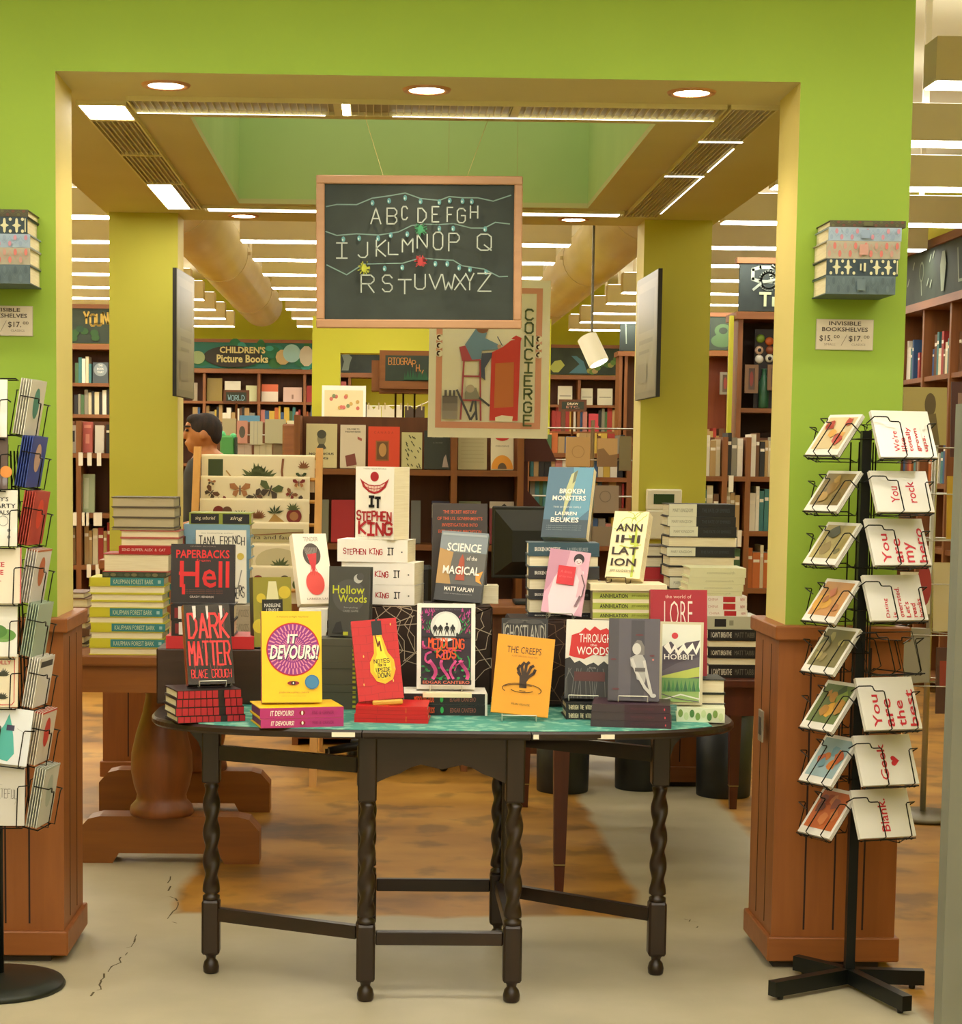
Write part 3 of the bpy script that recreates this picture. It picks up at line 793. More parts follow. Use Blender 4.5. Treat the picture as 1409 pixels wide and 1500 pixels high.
def d1(a):
    for i, (u, v, s, c, r) in enumerate([(.1, .4, .075, (BR[0], BR[2]), .7), (.36, .3, .1, (BR[3], BR[3]), 0), (.24, .64, .05, (BR[4], BR[4]), .5), (.5, .5, .08, (BR[2], BR[0]), -.6), (.64, .3, .115, (BR[5], BR[2]), .3), (.83, .42, .06, (BR[1], BR[4]), .6), (.17, .68, .04, (BR[1], BR[0]), 1), (.9, .68, .07, (BR[2], BR[0]), -.8), (.55, .68, .05, (BR[2], BR[2]), 1.4), (.1, .1, .04, (BR[3], BR[2]), .2), (.9, .1, .06, (BR[4], BR[3]), 0)]): butterfly(a, u, v, s, c, r, i)
def d2(a): a.circ(.17, .3, .05, BR[4]); a.circ(.25, .3, .045, BR[0]); plant(a, .37, .5, .11, BR[6], 4, 8); plant(a, .53, .5, .09, BR[1], 5, 11); a.poly([(.6, .7), (.68, .35), (.78, .6), (.72, .75)], BR[7]); plant(a, .68, .35, .1, BR[6], 6, 5); a.circ(.86, .42, .07, BR[4]); a.circ(.86, .42, .04, BR[3]); plant(a, .85, .25, .09, BR[5], 7, 7)
def d3(a): a.rect(.3, .12, .95, .5, M('b8ad80', .8)); a.text('Flora and fauna', .4, .3, .9, .42, BR[2]); plant(a, .2, .65, .1, BR[2], 8, 8); plant(a, .45, .68, .08, BR[2], 9, 7); a.line([(.3, .12), (.5, .3), (.95, .2)], .008, BR[1])
def d4(a): a.ell(.3, .42, .2, .38, M('cfc49a', .8)); a.ell(.72, .42, .2, .38, M('cfc49a', .8)); plant(a, .3, .62, .13, BR[6], 10, 7); plant(a, .32, .3, .1, BR[6], 11, 5); plant(a, .74, .6, .12, BR[5], 12, 7)
def d5(a):
    for i in range(8): a.circ(.07+.12*i, .35+.1*(i % 2), .05, BR[(i*3) % 8])
def d6(a): plant(a, .3, .6, .14, BR[5], 14, 9); plant(a, .7, .6, .14, BR[6], 15, 9)
for k, (l, d) in enumerate((('topmost cream paper with green succulents draped on the rack', d0), ('cream paper printed with brown butterflies, second rung', d1), ('cream paper with fruit and leaf prints, third rung', d2), ('cream paper with a grey map-like strip, fourth rung', d3), ('cream paper with pale ovals and dark leaves, fifth rung', d4), ('cream paper with round fruit, sixth rung from the top', d5))):
    sheet(k, l, d, x0, x1-(.02 if k else 0))

# ================================================================== books on the gateleg table
RED, DRED, BLK, WHT, YELL, ORA = M('c4161a', .4), M('8c1620', .45), M('17161a', .45), M('efeae0', .5), M('f0c312', .45), M('e8551c', .5)
GREYD, PINKM, MAG, BLUEB, GREENB = M('3a3a3c', .45), M('dba6bc', .45), M('b23074', .45), M('2f5f86', .5), M('28a04a', .5)
CRM = M('efe2bd', .55)
def tY(x, y): return atz(x, y, TT).y
# --- brick-red stack and the shrink-wrapped book on it
y1 = max(tY(310, 1060), 4.93)
def brick(a):
    for k in range(11):
        if k != 7: a.rect(.01+.09*k, .06, .09+.09*k, .94, M('a81f2c', .4))
for k in range(3): pass
z1 = stack(y1, TT, [(262-3*k % 4, 358-2*k, 1048-12.5*k, '%s of the four brick-red spined books under the plastic-wrapped red and black book' % l, M('1d1012', .45), dict(sdraw=brick, yaw=20, D=.135))
     for k, l in enumerate(('lowest', 'second lowest', 'third lowest', 'topmost'))], group='brick-red spined books')
def dm(a):
    b = M('e82a28', .35)
    for k in range(26):
        rn = random.Random(k); u = rn.uniform(.05, .9); v = rn.uniform(.05, .9)
        a.line([(u, v), (u+rn.uniform(-.02, .02), v+rn.uniform(.06, .14))], .012, M('7d1418', .4), False)
    a.up(); a.hand('DARK', .08, .12, .94, .42, b, .05); a.hand('MATTER', .06, .47, .94, .76, b, .04); a.hand('BLAKE CROUCH', .08, .82, .94, .92, b, .014)
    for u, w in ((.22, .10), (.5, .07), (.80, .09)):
        a.poly([(u-w*.4, .02), (u+w*.4, .02), (u+w*.3, .16), (u-w*.2, .2)], M('cfc8c4', .15))  # pale patches painted as highlights on the plastic wrap
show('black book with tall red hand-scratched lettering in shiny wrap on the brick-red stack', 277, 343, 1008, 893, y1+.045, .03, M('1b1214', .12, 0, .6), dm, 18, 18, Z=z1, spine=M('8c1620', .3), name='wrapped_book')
easel('wire stand holding the shiny wrapped red and black book', (wx(310, y1+.05, 1008), y1+.058, z1), .10, 18, 18, .10)
# --- magenta and yellow
y3 = max(tY(440, 1067), 4.85)
def sp_dev(a): a.text('IT DEVOURS!', .12, .25, .40, .75, WHT, .02, .15); a.ell(.50, .5, .035, .22, DRED); a.ell(.50, .5, .012, .2, WHT); a.text('FINK  &  CRANOR', .62, .32, .88, .68, M('8a2058', .5))
z3 = stack(y3, TT, [(383-k, 503, 1052-16*k, '%s of two magenta-spined yellow hardbacks under the yellow display book' % l, M('e8bd1c', .45), dict(sdraw=sp_dev, spine=MAG, yaw=14, D=.15, pages=M('6d2f6a', .6))) for k, l in enumerate(('lower', 'upper'))], group='magenta-spined hardbacks')
def dev(a):
    a.text('A Welcome to Night Vale Novel', .25, .055, .78, .075, M('7a5a10', .5))
    a.circ(.52, .42, .445, RED, 40); a.circ(.52, .42, .425, M('8d2f86', .5), 40)
    for k in range(36):
        t = 2*math.pi*k/36
        for r0, r1, w in ((.10, .2, .010), (.23, .31, .016), (.33, .41, .022)):
            q = t+(.09 if r0 == .23 else 0)
            a.line([(.52+r0*math.cos(q), .42+r0*math.sin(q)*a.w/a.h), (.52+r1*math.cos(q), .42+r1*math.sin(q)*a.w/a.h)], w, M('e78aa6', .5), False)
    a.up()
    for c, d in ((M('3a1848', .5), .012), (WHT, 0)):
        a.text('IT', .42+d, .255+d, .60+d, .355+d, c, .03, .1)
        a.text('DEVOURS!', .13+d, .37+d, .95+d, .53+d, c, .03, .25)
    a.ell(.52, .79, .10, .022, DRED); a.ell(.52, .79, .04, .02, BLK); a.ell(.52, .79, .012, .012, WHT)
    a.circ(.83, .78, .12, M('2f6ea0', .5)); a.circ(.83, .78, .10, M('3d7fb0', .5))
    a.text('JOSEPH FINK & JEFFREY CRANOR', .28, .885, .78, .905, M('8a3a2a', .5)); a.text('authors of the bestselling novel', .32, .925, .72, .94, M('b08a20', .5))
show('yellow book with a pink sunburst circle standing on the magenta-spined pair', 384, 472, 1030, 897, y3+.05, .032, M('efc414', .4), dev, 8, 10, Z=z3, spine=MAG)
# --- red light-bulb book
y5 = tY(570, 1059)
def redsp(a): a.line([(0, .5), (1, .5)], .004, M('8c1010', .5)); a.rect(.7, .2, .705, .8, M('e8a030', .5)); a.rect(.3, .2, .303, .8, M('8c1010', .5))
z5 = stack(y5, TT, [(519+2*k, 627-1*k, 1046.5-12*k, '%s of two plain red spined books under the red light-bulb book' % l, RED, dict(sdraw=redsp, yaw=-4, D=.15)) for k, l in enumerate(('lower', 'upper'))], group='plain red spined books')
def bulb(a):
    d = M('9a0f12', .5)
    for k in range(9):
        v = .08+.105*k; a.line([(0, v), (.3, v+.01), (.5, v-.008), (1, v)], .006, d, False)
        for j in range(3): a.line([((.15+.3*j+.15*(k % 2)) % 1, v), ((.15+.3*j+.15*(k % 2)) % 1, v+.1)], .006, d, False)
    a.up(); a.line([(.56, 0), (.55, .08)], .05, BLK); a.rect(.44, .02, .66, .20, BLK)
    a.poly([(.46, .2), (.64, .2), (.74, .42), (.86, .52), (.88, .64), (.80, .76), (.62, .81), (.44, .77), (.32, .65), (.33, .53), (.44, .42)], M('f0b818', .45))
    a.poly([(.49, .22), (.61, .22), (.68, .44), (.78, .54), (.79, .64), (.72, .73), (.60, .76), (.48, .73), (.40, .64), (.42, .54), (.5, .44)], M('f8dc30', .45))
    a.line([(.5, .2), (.54, .34), (.58, .28), (.6, .4)], .03, M('6a1a12', .5))
    a.hand('NOTES', .42, .50, .76, .55, BLK, .012, .004); a.hand('from the', .5, .565, .68, .59, BLK, .007); a.hand('UPSIDE', .45, .61, .76, .66, BLK, .012, .004); a.hand('DOWN', .48, .675, .74, .73, BLK, .012, .004)
    for u, v in ((.86, .08), (.85, .62), (.2, .45), (.15, .8), (.8, .78)): a.ell(u, v, .012, .016, M('f0c060', .5))
show('red book with a glowing yellow light bulb on its cover on the red pair', 525, 592, 1037, 920, y5+.05, .022, RED, bulb, 4, 12, -5.5, Z=z5)
p = V((wx(568, y5+.02, 1033), y5+.03, z5))
mb = MB(); mb.bbox(-.04, .04, -.008, .014, 0, .012, M('c9a03c', .5), .003); tag(mb.build('book_ledge', None, p, (0, R(-4), 0)), 'small tan ledge block at the foot of the red light-bulb book', 'block')
# --- white-bordered purple and green book
y7 = tY(655, 1048)
def medsp(a):
    a.text('MEDDLING KIDS', .12, .25, .36, .8, ORA, .02); a.ell(.45, .5, .02, .3, GREENB); a.text('EDGAR CANTERO', .55, .3, .86, .72, M('9a5a4a', .5)); a.rect(.97, 0, 1, 1, WHT)
z7 = stack(y7, TT, [(593-k, 714, 1032-16*k, '%s of two black books with orange spine lettering under the white-bordered book' % l, WHT, dict(sdraw=medsp, spine=BLK, D=.15)) for k, l in enumerate(('lower', 'upper'))], group='black books with orange spine lettering')
def med(a):
    a.rect(.07, .05, .93, .95, M('2a1a2c', .5)); a.text('THE BESTSELLING NOVEL', .18, .065, .8, .08, M('6a5a70', .5))
    rn = random.Random(7)
    for k in range(60):
        u = rn.choice((rn.uniform(.08, .3), rn.uniform(.7, .92))); v = rn.uniform(.09, .36); q = rn.uniform(-.05, .05)
        a.poly([(u-.012, v), (u+q, v-.05), (u+.012, v)], rn.choice((GREENB, M('1f7a3c', .5), MAG) if v > .2 else (MAG, M('c23a9a', .5))), False)
    a.up(); a.circ(.49, .27, .26, M('d8dad6', .5), 36); a.circ(.5, .25, .2, M('e6e8e2', .5), 36)
    for u, h in ((.31, .12), (.40, .12), (.51, .145), (.61, .125)):
        a.poly([(u-.035, .39), (u-.02, .30), (u-.045, .33), (u-.04, .28), (u-.01, .26), (u+.01, .26), (u+.04, .28), (u+.045, .33), (u+.02, .30), (u+.035, .39), (u, .32)][::-1], BLK, False); a.ell(u, .39-h-.004, .018, .016, BLK, 12)
    a.poly([(.67, .39), (.67, .35), (.69, .34), (.71, .36), (.71, .39)], BLK)
    a.rect(.07, .385, .93, .40, BLK)
    for k in range(12):
        u0, v0 = rn.uniform(.1, .9), rn.uniform(.5, .88); pts = [(u0, v0)]
        t = rn.uniform(0, 6)
        for i in range(6): t += rn.uniform(-.9, .9); pts.append((min(.9, max(.1, pts[-1][0]+.05*math.cos(t))), min(.93, max(.45, pts[-1][1]+.03*math.sin(t)))))
        a.line(pts, rn.uniform(.02, .04), rn.choice((MAG, M('e0529a', .5), GREENB, M('7a3a8a', .5), M('e0529a', .5))), False)
    for k in range(40): u, v = rn.uniform(.08, .92), rn.uniform(.74, .9); a.ell(u, v, .03, .012, rn.choice((GREENB, M('1f7a3c', .5), M('15401f', .5))), 8)
    [a.line([(u0+.07*math.sin(3.2*q+s0), .88-.2*q) for q in [i/9 for i in range(10)]], w0, M('e0529a', .5)) for u0, s0, w0 in ((.25, .4, .06), (.48, 2, .05), (.8, 1, .06), (.64, 3.4, .04))]
    a.hand('MEDDLING', .20, .42, .80, .53, ORA, .021, .010); a.hand('KIDS', .34, .55, .66, .65, ORA, .023, .010)
    a.rect(.07, .90, .93, .95, BLK); a.text('EDGAR CANTERO', .1, .91, .9, .945, M('d86a50', .5), .01)
show('white-bordered book with a full moon over purple and green foliage', 610, 696, 1006, 881, y7+.055, .03, WHT, med, 0, 10, Z=z7)
easel('white wire stand under the white-bordered moon cover book', (wx(653, y7+.05, 1008), y7+.048, z7), .12, 10, 0, .10)
p = V((wx(655, y7, 1016), y7+.012, z7))
MBs = MB(); MBs.box(-.066, .066, -.016, .02, 0, .0012, CRM); MBs.box(-.066, .066, -.0172, -.016, -.010, .0012, CRM); tag(MBs.build('shelf_card', None, p), 'cream card strip folded over the edge below the white-bordered book', 'card')
# --- orange book
y9 = tY(760, 1058)
def creeps(a):
    br = M('3a2410', .55); a.text('THE CREEPS', .18, .14, .78, .225, br); a.text('A DEEP DARK FEARS COLLECTION', .27, .25, .72, .272, M('a0661a', .5))
    a.poly([(.45, .66), (.44, .52), (.38, .47), (.42, .46), (.47, .50), (.49, .46), (.56, .46), (.60, .50), (.66, .45), (.68, .46), (.60, .54), (.57, .58), (.58, .66)], br)
    for q in ([(.44, .49), (.40, .42), (.43, .38)], [(.49, .48), (.46, .38), (.50, .34)], [(.53, .47), (.54, .36), (.58, .33)], [(.57, .49), (.62, .39), (.66, .37)], [(.62, .50), (.68, .46), (.70, .42)]): a.line(q, .05, br)
    for rx, ry, q0, q1 in ((.34, .075, 150, 390), (.2, .04, 20, 160), (.32, .06, 200, 300)): a.ring(.5, .68, rx, .012, br, 28, ry, q0, q1)
    a.line([(.46, .70), (.56, .70)], .012, br); a.text('FRAN KRAUSE', .34, .86, .66, .885, br)
show('orange book with a dark hand rising out of water, nearest the front rim', 718, 803, 1057, 943, y9+.02, .016, M('e39a0c', .45), creeps, 0, 14, 5.5, Z=TT+.006)
easel('white wire stand in front holding the orange book', (wx(760, y9+.02, 1056), y9+.012, TT), .125, 14, -3, .10)
# --- the draped risers
def draped(label, x0, x1, ytop, Y, d, seed, c1, c2, lcol):
    a0, a1 = wx(x0, Y, ytop), wx(x1, Y, ytop); zt = wz(ytop, Y, (x0+x1)/2)
    root = thing('draped_riser', label, 'riser', ((a0+a1)/2, Y, TT)); h = zt-TT; w = (a1-a0)/2
    m = noisy('cloth_%s' % c1, c1, c2, 9, .9)
    mb = MB(); mb.bbox(-w, w, 0, d, 0, h, m, .008)
    A = Art(mb, (-w, -.0004, h), (2*w, 0, 0), (0, 0, -h), .0005)
    ln = M(lcol, .8)
    for cu, cv in ((.12, .35), (.78, .15)):
        sp = [2*math.pi*k/11+.2*seed for k in range(11)]
        hit = lambda u, v: (min(.995, max(.005, u)), min(.99, max(.01, v)))
        def at_(t, r): return hit(cu+r*math.cos(t), cv+r*math.sin(t)*A.w/A.h)
        for t in sp: A.line([(cu, cv), at_(t, .42)], .005, ln, False)
        for r in (.09, .17, .25, .33, .41):
            for t, u in zip(sp, sp[1:]+[sp[0]+2*math.pi]):
                A.line([at_(t, r), at_((t+u)/2, r*.86), at_(u, r)], .004, ln, False)
    mb.build('cloth', root)
    return zt
zw = draped('riser draped in dark cloth with a pale spider web print behind the moon cover book', 486, 722, 887, 5.34, .19, 1, '2a1c14', '35251b', 'b8a68e')
zr = draped('riser draped in dark brown cloth under the pink-cover book', 746, 966, 908, 5.30, .2, 2, '24140d', '301c12', '6d5138')
Y3 = 5.29
xa, xb = wx(229, Y3, 980), wx(468, Y3, 980); zb3 = wz(951, Y3, 350)
mb = MB(); mb.bbox(-(xb-xa)/2, (xb-xa)/2, 0, .16, 0, zb3-TT, wood('riser_wood', '2f1a0e', '3c2414', 'x'), .004); tag(mb.build('wooden_riser', None, ((xa+xb)/2, Y3, TT)), 'dark wooden riser box at the end of the table behind the brick-red stack', 'riser')
def hellsp(a):
    for k in range(7): a.rect(.06+.13*k, .2, .14+.13*k, .85, M(('7c1a1c', '4a2620', '8c2a20')[k % 3], .5))
    a.rect(.12, .1, .24, .9, M('d8c8c0', .5))
zh = stack(Y3, zb3, [(243, 372, 932, 'flat bright red book under the two dark picture-spined books', M('c02228', .45), dict(D=.155, spine=M('c02228', .45))),
    (251, 343, 909, 'lower of two thick dark books with small red pictures along the spine', M('1e1416', .45), dict(sdraw=hellsp, D=.14, spine=M('1e1416', .45))),
    (250, 343, 886, 'upper of two thick dark books with small red pictures along the spine', M('1e1416', .45), dict(sdraw=hellsp, D=.14, spine=M('1e1416', .45)))])
def hell(a):
    r = M('d0181c', .4); a.text('QUIRK BOOKS', .3, .03, .7, .05, M('8a7a70', .5))
    a.text('PAPERBACKS', .08, .10, .92, .24, r, .02); a.text('from', .40, .255, .62, .30, r)
    a.text('Hell', .14, .29, .92, .74, r, .012); a.line([(.14, .5), (.34, .5)], .05, r); a.line([(.2, .7), (.2, .84)], .05, r)
    for v in (.77, .80, .83): a.text('the twisted history of horror fiction', .22, v, .82, v+.018, M('8c4a34', .5))
    a.text('GRADY HENDRIX', .3, .88, .68, .915, M('d8c8c0', .5))
show('black book with big dripping red gothic lettering on the wooden riser', 250, 343, 885, 799, Y3+.03, .03, M('241c1c', .4), hell, 0, 5, Z=zh)
# small white stack with the hourglass cover, yellow-black paperback
def fine(a): a.text('THE READER', .3, .25, .7, .75, M('4a4238', .6))
zq = stack(Y3+.01, zb3, [(436+k, 478+k, 926-17*k, '%s of three white paperbacks under the red hourglass book' % l, WHT, dict(sdraw=fine, D=.12, hard=False)) for k, l in enumerate(('lowest', 'middle', 'topmost'))], D=.12, group='white paperbacks under the hourglass book')
def hourg(a):
    a.text('TENDER', .3, .05, .74, .11, M('8a7a70', .5)); a.ell(.5, .30, .26, .16, M('4a4038', .5), 30)
    for k in range(14): a.line([(.28+.03*k, .2), (.5+.012*(k-7), .42)], .006, M('cfc0b4', .5), False)
    a.up(); a.poly([(.36, .3), (.64, .28), (.6, .42), (.52, .55), (.48, .55), (.4, .42)], RED)
    for k in range(5): a.line([(.5, .42), (.36+.07*k, .6)], .016, RED, False)
    a.ell(.5, .71, .27, .17, M('d8443a', .5), 30); a.text('LARISSA LAI', .2, .92, .8, .95, M('8a7a70', .5))
show('white paperback with a red hourglass-like drawing, tilted on the white trio', 441, 490, 890, 789, Y3+.055, .03, M('eee2d2', .5), hourg, 22, 22, 0, Z=zq, hard=False)
def wrink(a):
    yl = M('c8b030', .5)
    for u, v, r in ((.82, .22, .16), (.2, .3, .12), (.15, .7, .18), (.85, .75, .15)): a.circ(u, v, r, yl)
    a.poly([(.4, .06), (.6, .06), (.8, .9), (.2, .9)], M('d8d0a0', .5)); a.rect(.22, .32, .76, .9, M('1c1a14', .5))
    a.text('MADELEINE', .28, .38, .7, .43, WHT); a.text("L'ENGLE", .33, .45, .65, .50, WHT); a.text('A', .46, .54, .54, .6, M('e8d040', .5)); a.text('Wrinkle', .28, .63, .72, .72, M('e8d040', .5), .02); a.text('in Time', .32, .76, .68, .84, M('e8d040', .5), .02)
show('small yellow and black paperback with circles beside the hourglass book', 373, 428, 944, 842, Y3+.03, .042, M('8d8428', .5), wrink, 18, 6, Z=zb3, spine=M('2a261a', .5), hard=False)
# dark boxes with yellow-green dashes and the grey box on top
yb = min(tY(500, 1037), 5.205)
def dash(a):
    for k in range(5): a.rect(.62, .06+.19*k, .68, .16+.19*k, M('a8a828', .5))
    a.line([(0, .3), (1, .3)], .008, M('1c1c1a', .6))
z5b = stack(yb, TT, [(470, 545, 1003-33.5*k, '%s of three dark grey card boxes with yellow-green dashes' % l, M('4b4a3d', .5), dict(sdraw=dash, D=.125, pages=M('4b4a3d', .5), spine=M('4b4a3d', .5))) for k, l in enumerate(('lowest', 'middle', 'topmost'))], group='dark grey card boxes', D=.125)
for o in list(C.objects):
    if o.parent is None and o.get('group') == 'dark grey card boxes':
        o.name = 'card_box'; o['category'] = 'box'
        for c in o.children: c.name = 'box_lid' if c.name.startswith('cover') else 'box_base'
def hollow(a):
    a.circ(.5, .42, .40, M('50504e', .5), 36); a.circ(.72, .17, .11, M('b8b8b4', .5)); a.circ(.77, .14, .09, M('4a4a4a', .5))
    g = M('c4c832', .5); a.text('Hollow', .10, .27, .88, .39, g, .01); a.text('Woods', .24, .40, .94, .51, g, .01)
    a.text('Storytelling', .38, .57, .72, .60, M('9a9a96', .5)); a.text('CARD GAME', .36, .62, .74, .645, M('9a9a96', .5))
    a.poly([(.1, .95), (.2, .8), (.32, .78), (.36, .9), (.4, .95)], M('2c2c2c', .5)); a.circ(.62, .88, .06, M('707070', .5)); a.rect(.38, .93, .5, .98, M('b0b42c', .5))
o = show('dark grey card game box with yellow-green lettering standing on the dashed boxes', 480, 540, 932, 829, yb+.04, .04, M('44443f', .5), hollow, -12, 3, Z=z5b, name='card_game_box', pages=M('44443f', .5), cat='box')
# thick white paperbacks
def kingsp(a): a.hand('STEPHEN KING', .09, .42, .64, .66, M('b01c24', .5), .011, .03); a.hand('IT', .72, .36, .80, .66, BLK, .014); a.rect(.91, .5, .93, .56, M('555555', .6))
zk = stack(5.37, zw, [(502+0*k, 609-1*k, 856.5, 'lowest of three very thick white paperbacks with red spine lettering', WHT, dict(sdraw=kingsp, yaw=-14, D=.12, hard=False)),
    (500, 607, 823.5, 'middle of three very thick white paperbacks with red spine lettering', WHT, dict(sdraw=kingsp, yaw=-14, D=.12, hard=False)),
    (494, 597, 790.5, 'topmost of three very thick white paperbacks with red spine lettering', WHT, dict(sdraw=kingsp, yaw=-12, D=.12, hard=False))], group='very thick white paperbacks')
def itc(a):
    r = M('a8202c', .5); a.text('THE BESTSELLER RETURNS', .2, .02, .8, .036, M('6a6058', .5)); a.ell(.5, .135, .11, .068, r)
    a.poly([(.12, .16), (.2, .2), (.35, .245), (.5, .255), (.65, .245), (.8, .2), (.88, .16), (.8, .28), (.65, .35), (.5, .375), (.35, .35), (.2, .28)], r)
    a.poly([(.22, .225), (.36, .262), (.5, .27), (.64, .262), (.78, .225), (.72, .28), (.62, .325), (.5, .345), (.38, .325), (.28, .28)], M('e8c8bc', .5))
    a.line([(.24, .268), (.37, .298), (.5, .306), (.63, .298), (.76, .268)], .014, r)
    for k in range(5): a.line([(.34+.08*k, .262), (.36+.07*k, .335)], .010, r, False)
    a.up()
    a.hand('IT', .38, .42, .66, .55, BLK, .06, .01, .3); a.hand('STEPHEN', .06, .62, .95, .74, r, .036, .012); a.hand('KING', .12, .77, .97, .93, r, .055, .012); a.text('now a major motion picture event', .1, .955, .95, .968, M('6a6058', .5))
show('white paperback with a red nose and toothy grin drawing, standing on the thick white stack', 520, 576, 787, 681, 5.38, .075, WHT, itc, -36, 0, Z=zk, hard=False)
# dark books beside
def men(a):
    for k, t in enumerate(("THE SECRET HISTORY", "OF THE U.S. GOVERNMENT'S", 'INVESTIGATIONS INTO', 'EXTRASENSORY PERCEPTION', 'AND PSYCHOKINESIS')): a.text(t, .5-.017*len(t), .07+.067*k, .5+.017*len(t), .105+.067*k, M('c8542a', .5), .01)
show('tall dark brown book with five lines of orange lettering standing at the back', 632, 713, 882, 739, 5.47, .03, M('332a26', .45), men, 0, 7, Z=zw)
lying('cream-paged book lying behind the smoky blue-grey book', (wx(697, 5.44, 880), 5.44, zw), .13, .085, wz(858, 5.44, 700)-zw, M('d8cfae', .5), face='pages', hard=False)
def sci(a):
    a.rect(0, 0, 1, .3, M('7e8890', .5)); a.poly([(0, .25), (.3, .3), (.25, .6), (.35, .85), (0, .8)], M('b08a52', .5)); a.rect(.03, .03, .97, .06, M('9aa4a8', .5))
    a.poly([(.4, .7), (.45, .4), (.5, .32), (.55, .4), (.6, .7)], M('a8482a', .5)); a.poly([(.82, .6), (.97, .55), (.92, .68), (.98, .74), (.84, .7)], M('e09a3a', .5))
    a.rect(0, .76, 1, 1, M('3a3a3c', .5))
    a.text('SCIENCE', .16, .17, .88, .29, WHT, .02); a.text('of the', .60, .35, .82, .41, WHT); a.text('MAGICAL', .12, .50, .90, .62, WHT, .02); a.text('MATT KAPLAN', .2, .80, .82, .86, WHT, .01); a.text('author of the science of monsters', .2, .89, .8, .905, M('a8a8a8', .5))
show('smoky blue-grey book with white capitals and a small orange flame on the web riser', 635, 704, 883, 782, 5.37, .022, M('5d5c58', .45), sci, -12, 18, 3, Z=zw)
# dark teal stack and its book
DK = M('2a2a30', .45); TEALD = M('33505e', .45)
def bms(a): a.text('BROKEN MONSTERS', .09, .35, .45, .68, WHT, .01); a.text('LAUREN BEUKES', .55, .38, .84, .66, M('a8b4b8', .5))
lab = 'book of the dark and cream stack carrying the blue-grey book, %s from the top'
zt7 = stack(5.385, zr, [(774, 878, y, lab % ORD[6-k], c, dict(sdraw=bms if f == 'spine' else None, face=f, D=.11, hard=True)) for k, (y, c, f) in enumerate(((899, DK, 'spine'), (877, DK, 'pages'), (865, DK, 'spine'), (847, DK, 'pages'), (831, DK, 'spine'), (813.5, TEALD, 'pages'), (795, TEALD, 'spine')))], group='dark and cream book stack')
def broken(a):
    a.poly([(.55, 0), (1, 0), (1, .6), (.5, .9), (.6, .3)], M('5f93ac', .5)); a.poly([(.52, .1), (.66, .04), (.6, .3), (.5, .55), (.42, .75), (.44, .3)], M('b8bc8c', .5)); a.poly([(.58, .08), (.66, .04), (.62, .2), (.56, .24)], M('6a7058', .5)); a.poly([(0, .75), (1, .75), (1, 1), (0, 1)], M('3b4c58', .5))
    a.text('BROKEN', .30, .31, .86, .38, WHT, .018); a.text('MONSTERS', .16, .41, .90, .48, WHT, .018); a.text('THE SHINING GIRLS', .2, .56, .82, .585, M('c8d0d0', .5)); a.text('LAUREN', .26, .64, .74, .69, WHT, .02); a.text('BEUKES', .18, .72, .80, .79, WHT, .018)
    for v in (.83, .86, .89): a.text('a dark and thrilling story of a strange city', .1, v, .88, v+.014, M('8a9aa0', .5))
show('thick blue-grey book with slanting pale feather and white capitals atop the dark and cream stack', 793, 857, 792, 689, 5.405, .035, M('456a82', .4), broken, -20, 22, Z=zt7, hard=False)
# pink notebook
def pink(a):
    a.poly([(.2, 1), (.12, .75), (.2, .45), (.35, .3), (.5, .26), (.62, .3), (.9, .3), (.95, .5), (.9, .85), (.8, 1)], M('ead2dc', .5)); a.poly([(0, 0), (.5, 0), (.45, .25), (.3, .3), (.1, .6), (0, .7)], M('c48ca6', .5))
    a.poly([(.55, .25), (.66, .3), (.62, .22), (.75, .2), (.98, .42), (.9, .7), (.8, .72), (.82, .45), (.72, .35)], M('dcb2c2', .5)); a.ell(.74, .12, .13, .085, M('2a1a1e', .5)); a.ell(.74, .165, .09, .05, M('e8ccd2', .5)); a.ell(.70, .165, .012, .008, BLK); a.ell(.79, .165, .012, .008, BLK); a.line([(.72, .19), (.77, .19)], .012, DRED)
    a.line([(.86, .36), (.97, .52), (.94, .7)], .03, M('6a4a55', .5)); a.line([(.82, .85), (.9, .7)], .06, M('7a5a64', .5))
    a.rect(.27, .25, .70, .54, M('cf2433', .5)); a.text('A dress', .34, .32, .62, .36, M('e86a6a', .5)); a.text('of my own', .32, .40, .64, .44, M('e86a6a', .5))
show('pale pink book with a reclining lady and red square label on a wire stand', 792, 851, 903, 810, 5.312, .010, PINKM, pink, -12, 14, 6, Z=zr+.006, hard=False)
easel('bare wire stand holding the pale pink book', (wx(820, 5.3, 904), 5.302, zr), .10, 18, -12, .05, STEEL, .02)
